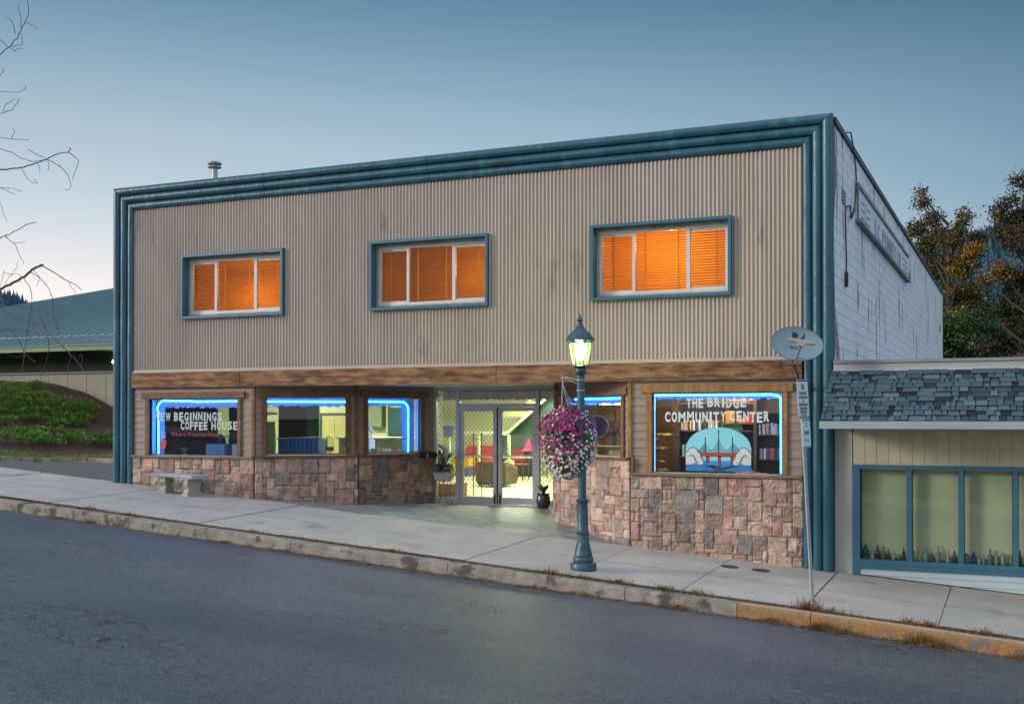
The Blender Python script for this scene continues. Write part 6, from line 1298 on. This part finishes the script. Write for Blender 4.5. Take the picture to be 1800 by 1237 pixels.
for sx in (-13.9, -12.8):
    mb = MB(); mb.tube([(sx, 11.95, FL), (sx, 12.0, FL + .7), (sx, 12.4, FL + .7), (sx, 12.45, FL)], .012, 6); mb.build('leg', steel, tbl)
rk = thing('display_rack', 'tall thin black wire rack just inside the left glass door', 'rack', (-11.74, 4.35, FL))
mb = MB(); mb.tube([(-11.83, 4.3, FL), (-11.83, 4.3, -.35), (-11.66, 4.4, -.35), (-11.66, 4.4, FL)], .011, 6)
for z in (-.42, -.5): mb.tube([(-11.83, 4.3, z), (-11.66, 4.4, z)], .007, 5)
mb.build('wire_frame', steel, rk)
pn = thing('covered_piano', 'dark upright piano under a black cover at the back of the hall', 'piano', (-15.2, 14.6, FL)); blkc = mat('black_cloth', (.025, .035, .035), (.06, .075, .07), .8, 7, bump=.5)
mb = MB(); rbox(mb, -15.85, -14.6, 14.4, 15.0, FL, FL + 1.42, .12); mb.build('body', blkc, pn); mb = MB(); rbox(mb, -15.75, -14.7, 14.05, 14.4, FL + .6, FL + .85, .05); mb.build('keyboard_cover', blkc, pn)
ht = MB(); ht.lathe([(.24, 0), (.22, .03), (.15, .06), (.13, .14), (.07, .28), (.02, .36), (0, .37)], (-14.55, 13.98, FL + .86), 16); tag(ht.build('party_hat', mat('pink_felt', (.55, .03, .18), None, .8), None, True), 'bright pink pointed hat behind the red chair on the covered piano', 'hat')
rl = thing('hall_rail', 'pale horizontal rail with turned white balusters across the hall', 'railing', (-12.6, 8, FL))
mb = MB(); mb.box(-15.4, -10.4, 9.7, 9.76, -.47, -.40); mb.build('handrail', mat('pale_rail', (.65, .70, .5), None, .6), rl)
mb = MB(); mb.box(-15.4, -10.4, 9.71, 9.75, -1.15, -1.12); mb.build('lower_rail', mat('pale_rail', (0, 0, 0)), rl)
for i in range(6):
    mb = MB(); x = -15.3 + i * .96; mb.box(x, x + .07, 9.70, 9.77, FL, -.47); mb.build('baluster', mat('pale_rail', (0, 0, 0)), rl)
sr = thing('staircase', 'dark green sided staircase rising right behind the glass doors', 'staircase', (-10.3, 6.2, FL)); dg = mat('dark_green_panel', (.03, .085, .05), (.02, .06, .035), .7, 3)
mb = MB(); mb.prism([(-11.75, -.42), (-10.35, .70), (-9.3, .70), (-9.3, -.42)], 6.0, 6.08); mb.build('side_panel', dg, sr)
mb = MB(); mb.prism([(-11.80, -.44), (-10.40, .68), (-10.34, .68), (-11.70, -.44)], 5.9, 5.99); mb.build('stringer', mat('pale_rail', (0, 0, 0)), sr)
mb = MB(); mb.box(-9.35, -9.3, 6.0, 7.0, FL, -.42); mb.box(-11.7, -9.36, 6.9, 6.96, -.9, -.42) if False else None; mb.build('end_post', dg, sr)
cut = thing('mountain_cutout', 'tan plywood mountain silhouette hanging above the doors inside', 'decoration', (-10.5, 4.6, .2))
pk = [(-12.3, .02), (-12.1, .20), (-11.95, .12), (-11.7, .30), (-11.55, .34), (-11.35, .26), (-11.2, .48), (-10.95, .36), (-10.75, .44), (-10.45, .22), (-10.2, .35), (-9.9, .26), (-9.6, .40), (-9.4, .3), (-9.4, -.5), (-10.3, -.42), (-11.1, -.5), (-11.1, .0), (-11.6, .02)]
mb = MB(); mb.prism([(x - .35, z) for x, z in pk], 7.0, 7.03); mb.build('board', mat('plywood_tan', (.40, .32, .17), (.30, .23, .12), .8, 2), cut)
tn_ = thing('play_tent', 'small yellow and blue play tent on the hall floor', 'tent', (-16.9, 14.0, FL))
mb = MB(); mb.prism([(-17.2, FL), (-16.55, FL), (-16.55, FL + .32)], 13.6, 14.1); mb.build('blue_panel', mat('blue_nylon', (.10, .12, .28), None, .7), tn_); mb = MB(); mb.prism([(-17.2, FL + .01), (-16.56, FL + .33), (-16.55, FL + .60), (-17.15, FL + .56)], 13.62, 14.1); mb.build('yellow_panel', mat('yellow_nylon', (.75, .42, .02), None, .7), tn_)
cb = thing('cardboard_box', 'brown cardboard box with a printed band behind the left sidelight', 'box', (-12.3, 4.2, FL))
mb = MB(); mb.box(-12.75, -11.95, 3.75, 4.2, FL, FL + .38); mb.build('carton', mat('cardboard', (.36, .20, .08), (.3, .16, .06), .8, 3), cb); mb = MB(); mb.box(-12.6, -12.05, 3.743, 3.749, FL + .12, FL + .20); mb.build('printed_band', mat('faded_red', (.38, .12, .08), None, .7), cb)
oc = thing('office_chair', 'black rounded chair back with a white curved stripe behind the left sidelight', 'chair', (-12.6, 3.9, FL))
mb = MB(); mb.lathe([(.0, -.18), (.18, -.16), (.24, 0), (.2, .16), (0, .2)], (-12.95, 4.7, -.85), 14); mb.tube([(-12.95, 4.7, -1.0), (-12.95, 4.7, -1.45)], .03, 6); mb.build('backrest', black, oc, True)
mb = MB(); mb.lathe([(.25, -.04), (.25, .02), (0, .03)], (-12.95, 4.95, -1.45), 14); mb.tube([(-12.95, 4.95, -1.45), (-12.95, 4.95, FL)], .03, 6); mb.lathe([(.26, 0), (.26, .03), (0, .06)], (-12.95, 4.95, FL), 10); mb.build('seat', black, oc)
mb = MB(); mb.tube([(-12.95 + .2 * cos(t_), 4.46, -.85 + .10 * sin(t_ * 1.5)) for t_ in lin(0, 3.1, 10)], .014, 5); mb.build('stripe', white, oc)
# kitchen
fz = thing('white_cabinet', 'tall white cabinet at the left of the angled shop window', 'cabinet', (-16.9, 3.0, FL))
mb = MB(); mb.box(-17.4, -16.36, 2.75, 3.35, FL, -.34); mb.build('carcass', mat('cream_enamel', (.72, .72, .52), None, .5), fz); mb = MB(); mb.box(-17.38, -16.38, 2.735, 2.749, FL + .05, -.37); mb.build('door', mat('cream_enamel', (0, 0, 0)), fz)
mw = thing('microwave', 'white microwave oven standing on the tall white cabinet', 'microwave', (-16.8, 3, -.34))
mb = MB(); mb.box(-17.1, -16.42, 2.8, 3.2, -.34, -.10); mb.build('case', mat('cream_enamel', (0, 0, 0)), mw); mb = MB(); mb.box(-17.05, -16.62, 2.788, 2.799, -.31, -.13); mb.build('door', mat('grey_door', (.4, .42, .32), None, .3), mw)
sh = thing('wall_shelf', 'white wall shelf above the microwave', 'shelf', (-16.9, 3.2, .1)); mb = MB(); mb.box(-17.4, -16.42, 2.9, 3.3, .07, .13); mb.build('board', mat('cream_enamel', (0, 0, 0)), sh)
pa = thing('dark_screen', 'tall dark brown slatted screen in the middle of the angled window', 'screen', (-15.8, 2.6, FL)); dkb = mat('dark_maroon', (.05, .02, .03), (.03, .015, .02), .8, 3)
mb = MB()
for k in range(44): z = FL + k * .06; mb.box(-16.18, -15.40, 2.6, 2.62, z + .004, z + .056)
mb.build('slats', dkb, pa); mb = MB(); mb.box(-16.18, -15.40, 2.625, 2.65, FL, .74); mb.build('frame', dkb, pa)
ps = thing('glazed_divider', 'murky green glazed panel right of the dark screen', 'divider', (-15.2, 2.6, FL)); mb = MB(); mb.box(-15.39, -15.03, 2.6, 2.63, FL, .74); mb.build('sheet', mat('murky_green', (.07, .16, .10), (.05, .11, .08), .3, 2), ps)
dr_ = thing('interior_door', 'tan six panel door on the kitchen wall', 'door', (-16.0, 4.98, FL)); tan = mat('tan_door', (.50, .42, .20), (.45, .38, .18), .6, 2)
mb = MB(); mb.box(-16.5, -15.65, 4.95, 4.99, FL, .05); mb.build('leaf', tan, dr_)
mb = MB()
for a, b in ((-16.4, -16.12), (-16.03, -15.75)):
    for c, d in ((-.10, .0), (-.75, -.16), (-1.8, -.85)): mb.box(a, b, 4.935, 4.949, c, d)
mb.build('raised_panels', tan, dr_); mb = MB(); mb.box(-16.56, -16.5, 4.93, 4.99, FL, .12); mb.box(-15.65, -15.59, 4.93, 4.99, FL, .12); mb.box(-16.5, -15.65, 4.93, 4.99, .05, .12); mb.build('casing', mat('dark_door_frame', (.05, .06, .05), None, .6), dr_)
cr = thing('blue_crate', 'blue plastic crate unit with papers on it in the angled window', 'crate', (-14.7, 1.4, -.95)); bp_ = mat('blue_plastic', (.03, .12, .26), (.02, .08, .18), .5, 4)
mb = MB(); mb.box(-15.25, -14.30, 1.30, 1.33, -.95, -.47) if False else None
for k in range(9): x = -15.22 + k * .112; mb.box(x, x + .085, 1.25, 1.28, -.95, -.49)
mb.box(-15.25, -14.2, 1.24, 1.7, -.49, -.46); mb.box(-15.25, -14.2, 1.30, 1.7, -.95, -.50); mb.build('body', bp_, cr)
pc = MB()
for k in range(6): pc.add([(-15.1 + k * .12, 1.3, -.455 + k * .004), (-14.85 + k * .12, 1.27, -.45 + k * .004), (-14.82 + k * .12, 1.5, -.44 + k * .006), (-15.05 + k * .12, 1.52, -.45 + k * .005)], [(0, 1, 2, 3)])
tag(pc.build('paper_stack', mat('paper', (0, 0, 0))), 'loose pile of papers on top of the blue crate', 'papers')
ctz = -.83
for lb, (x, y), c in (('glass drink jar with red drink, left of the pair in the angled window', (-14.02, 1.5), (.4, .06, .02)), ('clear glass drink jar, right of the pair in the angled window', (-13.62, 1.62), (.55, .6, .4))):
    j = thing('drink_jar', lb, 'jar', (x, y, ctz)); mb = MB(); mb.lathe([(.06, 0), (.095, .03), (.10, .12), (.10, .25), (.07, .30), (.075, .31)], (x, y, ctz + .06), 18); mb.build('jar_glass', glass('jar_glass', (.85, .9, .75), 1.6), j, True)
    mb = MB(); mb.lathe([(.09, .03), (.092, .12), (0, .12)], (x, y, ctz + .06), 16); mb.build('drink', mat('drink_%d' % int(c[0] * 100), c, None, .4), j, True); mb = MB(); mb.lathe([(.085, .31), (.07, .35), (.02, .38), (.02, .40), (0, .41)], (x, y, ctz + .06), 16); mb.build('lid', glass('lid_glass', (.8, .85, .7), 2), j, True)
    mb = MB(); mb.lathe([(.10, 0), (.08, .02), (.05, .06), (0, .06)], (x, y, ctz), 14); mb.build('foot', white, j)
ct = thing('serving_counter', 'pale serving counter inside the narrow window', 'counter', (-13.9, 3.5, FL))
mb = MB(); mb.box(-15.0, -13.2, 3.4, 4.0, FL, -.50); mb.build('body', mat('counter_green', (.25, .32, .22), None, .7), ct); mb = MB(); mb.box(-15.05, -13.15, 3.35, 4.0, -.50, -.46); mb.build('worktop', white, ct); mb = MB(); mb.box(-15.05, -13.15, 3.34, 3.4, -.42, -.38); mb.build('dark_edge', black, ct) if False else None
lc = thing('lattice_cabinet', 'dark lattice fronted cabinet on the back wall of the narrow window', 'cabinet', (-14.85, 4.85, -.2)); mb = MB(); mb.box(-15.05, -14.62, 4.8, 4.98, -.25, .42); mb.build('case', mat('slate_dark', (.10, .14, .13), None, .6), lc)
mb = MB(); lat(mb, -15.03, -14.64, -.23, .40, 4.79, .05, .004); mb.build('lattice', mat('cream_enamel', (0, 0, 0)), lc)
bb = thing('chalk_board', 'dark blue green chalkboard beside the lattice cabinet', 'board', (-14.2, 4.9, -.1)); mb = MB(); mb.box(-14.5, -13.95, 4.9, 4.94, -.55, .25); mb.build('panel', mat('chalk_blue', (.02, .09, .13), (.015, .06, .09), .6, 3), bb); mb = MB(); mb.box(-14.54, -14.5, 4.88, 4.95, -.6, .3); mb.build('frame', tan, bb)
def M3p(u, v, z): return M3 @ Vector((u, v, z))
ln = thing('white_lantern', 'white candle lantern standing in the narrow window', 'lantern', M3p(.62, .5, -.8)); c_ = M3p(.62, .6, 0); mb = MB(); mb.box(c_.x - .10, c_.x + .10, c_.y - .1, c_.y + .1, -.5, -.47); mb.box(c_.x - .08, c_.x + .08, c_.y - .08, c_.y + .08, -.27, -.24); 
for a, b in ((-1, -1), (1, -1), (1, 1), (-1, 1)): mb.box(c_.x + a * .07 - .01, c_.x + a * .07 + .01, c_.y + b * .07 - .01, c_.y + b * .07 + .01, -.47, -.27)
mb.lathe([(.12, -.24), (.03, -.17), (.02, -.14), (0, -.13)], (c_.x, c_.y, 0), 12); mb.build('cage', white, ln); mb = MB(); mb.box(c_.x - .12, c_.x + .12, c_.y - .12, c_.y + .12, -.85, -.5); mb.build('plinth', white, ln)
tab = thing('display_shelf', 'shelf board just inside the narrow window holding crockery', 'shelf', M3p(.9, .3, -.8)); mb = MB(M3); mb.box(.24, 1.5, .20, .42, -.86, -.80); mb.build('board', white, tab)
rnd = random.Random(14)
for i, (u, c, r, h, lb) in enumerate(((.30, (.02, .05, .05), .05, .12, 'dark green mug at the left end of the display shelf'), (.44, (.15, .4, .1), .045, .10, 'bright green cup beside the dark mug'), (.57, (.10, .35, .30), .05, .12, 'turquoise cup third from the left on the display shelf'), (.70, (.5, .5, .3), .05, .14, 'cream jug in the middle of the display shelf'), (.88, (.6, .65, .6), .13, .10, 'large white serving bowl on the display shelf'), (1.10, (.45, .12, .10), .05, .08, 'small red bowl beside the white serving bowl'), (1.25, (.35, .18, .12), .04, .13, 'brown canister at the right end of the display shelf'))):
    p = M3p(u, .30, -.80); mb = MB(); mb.lathe([(r * .6, 0), (r * .95, h * .3), (r, h * .8), (r, h), (r * .85, h), (r * .8, h * .4), (0, h * .2)], p, 14); tag(mb.build('crockery', mat('crock_%d' % i, c, None, .4), None, True), lb, 'crockery', 'crockery in the narrow window')
# left window: table, pot plant, boxes
sp = thing('small_plant', 'small feathery plant lit blue by the neon in the left window', 'plant', (-17.45, .75, -1.0)); mb = MB(); mb.lathe([(.06, 0), (.08, .12), (0, .12)], (-17.45, .75, -.95), 12); mb.build('pot', white, sp)
rnd = random.Random(3); mb = MB(); strap_leaves(mb, (-17.45, .75, -.83), 60, .08, .24, .016, rnd, 1.4, .6); mb.build('leaves', mat('pale_leaf', (.25, .45, .35), None, .5), sp)
for (a, b, c, d, lb) in ((-16.95, -16.42, -.98, -.60, 'wider blue lit storage cabinet at the right of the left window'), (-16.22, -15.9, -.98, -.60, 'narrow pale cabinet at the far right of the left window')):
    t_ = thing('storage_cabinet', lb, 'cabinet', ((a + b) / 2, .9, c)); mb = MB(); mb.box(a, b, .9, 1.4, FL, d); mb.build('carcass', mat('neon_tinted_cabinet', (.16, .34, .42), None, .6), t_); mb = MB(); mb.box(a + .02, b - .02, .885, .899, FL + .1, d - .03); mb.build('door', mat('neon_tinted_cabinet', (0, 0, 0)), t_)  # white cabinets, the neon's blue light is put into their colour
kt = thing('coffee_pot', 'dark coffee pot silhouette standing on the storage cabinet', 'pot', (-16.68, 1.1, -.60)); mb = MB(); mb.lathe([(.09, 0), (.11, .05), (.09, .13), (.06, .18), (.07, .2), (0, .22)], (-16.68, 1.1, -.60), 14); mb.build('body', black, kt, True)
mb = MB(); mb.tube([(-16.60, 1.1, -.44), (-16.50, 1.1, -.42), (-16.46, 1.1, -.50), (-16.5, 1.1, -.56)], .012, 5); mb.build('handle', black, kt, True); mb = MB(); mb.tube([(-16.76, 1.1, -.52), (-16.84, 1.1, -.42)], [.02, .01], 5); mb.build('spout', black, kt, True)
# behind the street lamp window
om = thing('oval_mirror', 'dark oval mirror with a bright rim behind the basket', 'mirror', (-7.75, 1.6, -.2))
mb = MB(); mb.add([(-7.78 + .27 * cos(t_), 1.6, -.18 + .22 * sin(t_)) for t_ in lin(0, 2 * pi, 33)[:-1]], [tuple(range(32))]); mb.build('mirror_glass', mat('smoky_glass', (.05, .06, .09), None, .1), om); mb = MB(); mb.tube([(-7.78 + .27 * cos(t_), 1.6, -.18 + .22 * sin(t_)) for t_ in lin(0, 2 * pi, 33)], .011, 5); mb.tube([(-7.78, 1.62, -.4), (-7.78, 1.62, FL)], .02, 5); mb.build('rim', galv, om)
dfw = thing('driftwood_display', 'tangled brown driftwood display on a table in the lamp post window', 'driftwood', (-7.3, 1.7, -.6)); rnd = random.Random(6); tanw = mat('pale_driftwood', (.34, .20, .10), (.16, .09, .045), .8, 5, bump=.3); mb = MB()
for _ in range(26):
    p = Vector((rnd.uniform(-7.6, -6.9), rnd.uniform(1.7, 2.1), -.55)); pts = [p]; d = Vector((rnd.gauss(0, .5), 0, 1)).normalized()
    for k in range(5): p = p + d * rnd.uniform(.08, .2); d = (d + Vector((rnd.gauss(0, .5), rnd.gauss(0, .2), rnd.gauss(0, .35)))).normalized(); pts.append(p)
    mb.tube(pts, [.045, .04, .035, .028, .02, .01], 6)
mb.build('branches', tanw, dfw, True)
tb2 = thing('display_table', 'wooden table with yellow edge inside the lamp post window', 'table', (-7.3, 1.5, FL)); mb = MB(); mb.box(-8.2, -6.75, 1.15, 2.2, -.60, -.55); mb.build('tabletop', brown, tb2); mb = MB(); mb.box(-8.2, -6.75, 1.138, 1.149, -.565, -.545); mb.build('edge_band', mat('yellow_edge', (.7, .55, .1), None, .5), tb2)
for sx in (-8.1, -6.85):
    mb = MB(); mb.box(sx, sx + .06, 1.2, 1.26, FL, -.6); mb.build('leg', brown, tb2)
for (a, b, d, c, lb) in ((-7.75, -7.35, -.78, (.6, .5, .4), 'pale box under the driftwood table, left of the pair'), (-7.25, -6.8, -.66, (.05, .08, .05), 'dark patterned box under the driftwood table, right of the pair')):
    t_ = thing('storage_box', lb, 'box', ((a + b) / 2, 1.0, FL)); mb = MB(); mb.box(a, b, .85, 1.1, FL, d); mb.build('carton', mat('box_%d' % int(c[0] * 100), c, (.45, .5, .2) if c[0] < .1 else None, .6, 9), t_); mb = MB(); mb.box(a - .01, b + .01, .84, 1.11, d, d + .02); mb.build('lid', mat('box_%d' % int(c[0] * 100), c), t_)
# bookcase
dkw = mat('dark_shelf_wood', (.075, .045, .03), (.045, .028, .02), .6, 3, (1, 1, 5)); BY = 1.35
bk = thing('bookcase', 'dark wooden bookcase filling the right shop window', 'bookcase', (-5, 1.5, FL))
mb = MB(); mb.box(-6.15, -3.7, 1.62, 1.66, FL, .74); mb.build('back_panel', dkw, bk)
for (a, b) in ((-6.12, -5.99), (-4.56, -4.50), (-3.78, -3.72)): mb = MB(); mb.box(a, b, BY - .02, 1.62, FL, .74); mb.build('upright', dkw, bk)
for (a, b, z) in ((-5.99, -4.56, -.24), (-5.15, -4.56, -.10), (-5.99, -4.56, .28), (-5.99, -4.56, -.74), (-4.5, -3.78, -.31), (-4.5, -3.78, .12), (-4.5, -3.78, -.77), (-5.99, -4.56, -1.2), (-4.5, -3.78, -1.2)): mb = MB(); mb.box(a, b, BY, 1.62, z - .025, z); mb.build('shelf', dkw, bk)
rnd = random.Random(12); BC = [('white', (.55, .55, .58)), ('red', (.45, .04, .04)), ('navy blue', (.03, .05, .20)), ('pale blue', (.22, .36, .55)), ('lilac', (.35, .25, .45)), ('cream', (.55, .46, .30)), ('dark grey', (.05, .05, .06)), ('orange', (.6, .22, .04)), ('green', (.04, .18, .08)), ('black', (.02, .02, .025))]
ordn = ['first', 'second', 'third', 'fourth', 'fifth', 'sixth', 'seventh', 'eighth', 'ninth', 'tenth', 'eleventh', 'twelfth', 'thirteenth', 'fourteenth', 'fifteenth', 'sixteenth', 'seventeenth', 'eighteenth']
for (x0_, x1_, z, h0, h1, where) in ((-5.96, -5.20, -.24, .15, .20, 'on the middle left shelf'), (-4.47, -3.84, -.31, .16, .22, 'on the upper right shelf'), (-4.47, -3.82, -.77, .15, .21, 'on the lower right shelf'), (-5.97, -5.86, -.74, .2, .24, 'at the left end of the lower left shelf'), (-4.78, -4.60, -.74, .14, .20, 'beside the blue card on the lower left shelf')):
    x = x0_; k = 0
    while x < x1_ - .02 and k < 18:
        w_ = rnd.uniform(.024, .05)
        if rnd.random() < .1: x += .03
        nm, c = rnd.choice(BC); h = rnd.uniform(h0, h1); mb = MB(); mb.box(x, x + w_ - .003, BY + .02, BY + .18, z, z + h); mb.cur = 1; mb.box(x + .002, x + w_ - .005, BY + .025, BY + .175, z + h, z + h + .001)
        tag(mb.build('book', [mat('book_' + nm.replace(' ', '_'), c, tuple(q * .8 for q in c), .6, 30), mat('paper', (0, 0, 0))]), '%s book, %s from the left %s' % (nm, ordn[k], where), 'book', 'books in the dark bookcase'); x += w_; k += 1
gf = MB(); gf.box(-5.16, -5.17 + .01, 1.4, 1.41, -.24, -.1); 
for (a, b, z0, z1, nm, c, lb, ct_, e) in ((-5.18, -4.78, -.235, -.11, 'green_case', (.02, .14, .06), 'flat dark green case on the middle shelf', 'case', 0), (-5.10, -4.93, -.097, .13, 'orange_picture', (.42, .17, .02), 'glowing orange picture standing on the small shelf', 'picture', 1), (-4.66, -4.58, -.097, .10, 'red_figure', (.38, .025, .025), 'small red ornament right of the orange picture', 'ornament', 1), (-4.86, -4.70, -.097, .0, 'orange_figure', (.40, .14, .02), 'small orange ornament beside the red ornament', 'ornament', 1), (-4.93, -4.70, -.735, -.40, 'blue_card', (.05, .28, .42), 'light blue card standing behind the bridge emblem', 'card', 0)):
    t_ = thing(nm, lb, ct_, ((a + b) / 2, BY + .1, z0)); mb = MB(); rbox(mb, a, b, BY + .04, BY + .07, z0, z1, .012); mb.build('front_panel', mat('m_' + nm, c, None, .5), t_); mb = MB(); mb.box(a + .02, b - .02, BY + .07, BY + .1, z0, z1 * .3 + z0 * .7); mb.build('base', dkw, t_)
tp_ = thing('toy_trumpet', 'orange trumpet lying on the top shelf behind the lettering', 'trumpet', (-4.75, 1.4, .3)); mb = MB(); mb.tube([(-5.02, 1.4, .33), (-4.62, 1.4, .33), (-4.55, 1.4, .33), (-4.5, 1.4, .33)], [.012, .014, .03, .065], 10); mb.tube([(-4.95, 1.4, .36), (-4.70, 1.4, .36), (-4.68, 1.4, .30), (-4.95, 1.4, .30), (-4.95, 1.4, .36)], .009, 5); mb.build('horn', mat('orange_brass', (.75, .20, .04), None, .35), tp_, True)
hp_ = thing('croton_plant', 'yellow leaved house plant at the left side of the right shop window', 'plant', (-6.25, .75, -1.3)); rnd = random.Random(15); yl_ = mat('croton_leaf', (.62, .42, .07), (.16, .20, .04), .5, 5); gl_ = mat('fresh_leaf', (.12, .35, .05), None, .5)
mb = MB()
for z in (-.35, -.6, -.85, -1.0): strap_leaves(mb, (-6.13 + rnd.uniform(-.06, .08), .55, z), 34, .12, .26, .055, rnd, .8, .9)
mb.build('leaves', yl_, hp_); mb = MB(); strap_leaves(mb, (-6.18, .3, -.42), 26, .10, .2, .026, rnd, .8, .9); mb.build('young_leaves', gl_, hp_); mb = MB(); mb.lathe([(.1, 0), (.14, .2), (0, .2)], (-6.22, .75, -1.3), 14); mb.box(-6.4, -6.05, .6, .95, FL, -1.3); mb.build('pot', brown, hp_); mb = MB(); mb.tube([(-6.22, .75, -1.1), (-6.2, .75, -.35)], .012, 5); mb.build('stem', brown, hp_)
gh = thing('grass_arrangement', 'arrangement of dry grass and red cloth along the bottom of the right window', 'decoration', (-4.9, .7, -1.1)); rnd = random.Random(16); mb = MB()
for k in range(7): strap_leaves(mb, (-5.7 + k * .14, .6, -1.06), 6, .12, .26, .006, rnd, .9, 1.0)
mb.build('dry_stems', mat('straw', (.55, .35, .15), None, .7), gh); mb = MB(); mb.box(-4.75, -4.2, .55, .8, -1.05, -1.0); mb.lathe([(.12, 0), (.08, .05), (0, .06)], (-4.5, .65, -1.0), 12); mb.build('red_cloth', mat('red_check', (.5, .04, .05), (.4, .35, .35), .7, 22), gh)
tr = thing('window_table', 'low dark table board under the plants of the right window', 'table', (-5.0, .8, -1.1)); mb = MB(); mb.box(-5.95, -3.8, .45, 1.1, -1.09, -1.06); mb.build('tabletop', dkw, tr)
for sx in (-5.9, -3.9): mb = MB(); mb.box(sx, sx + .05, .6, .65, FL, -1.09); mb.build('leg', dkw, tr)
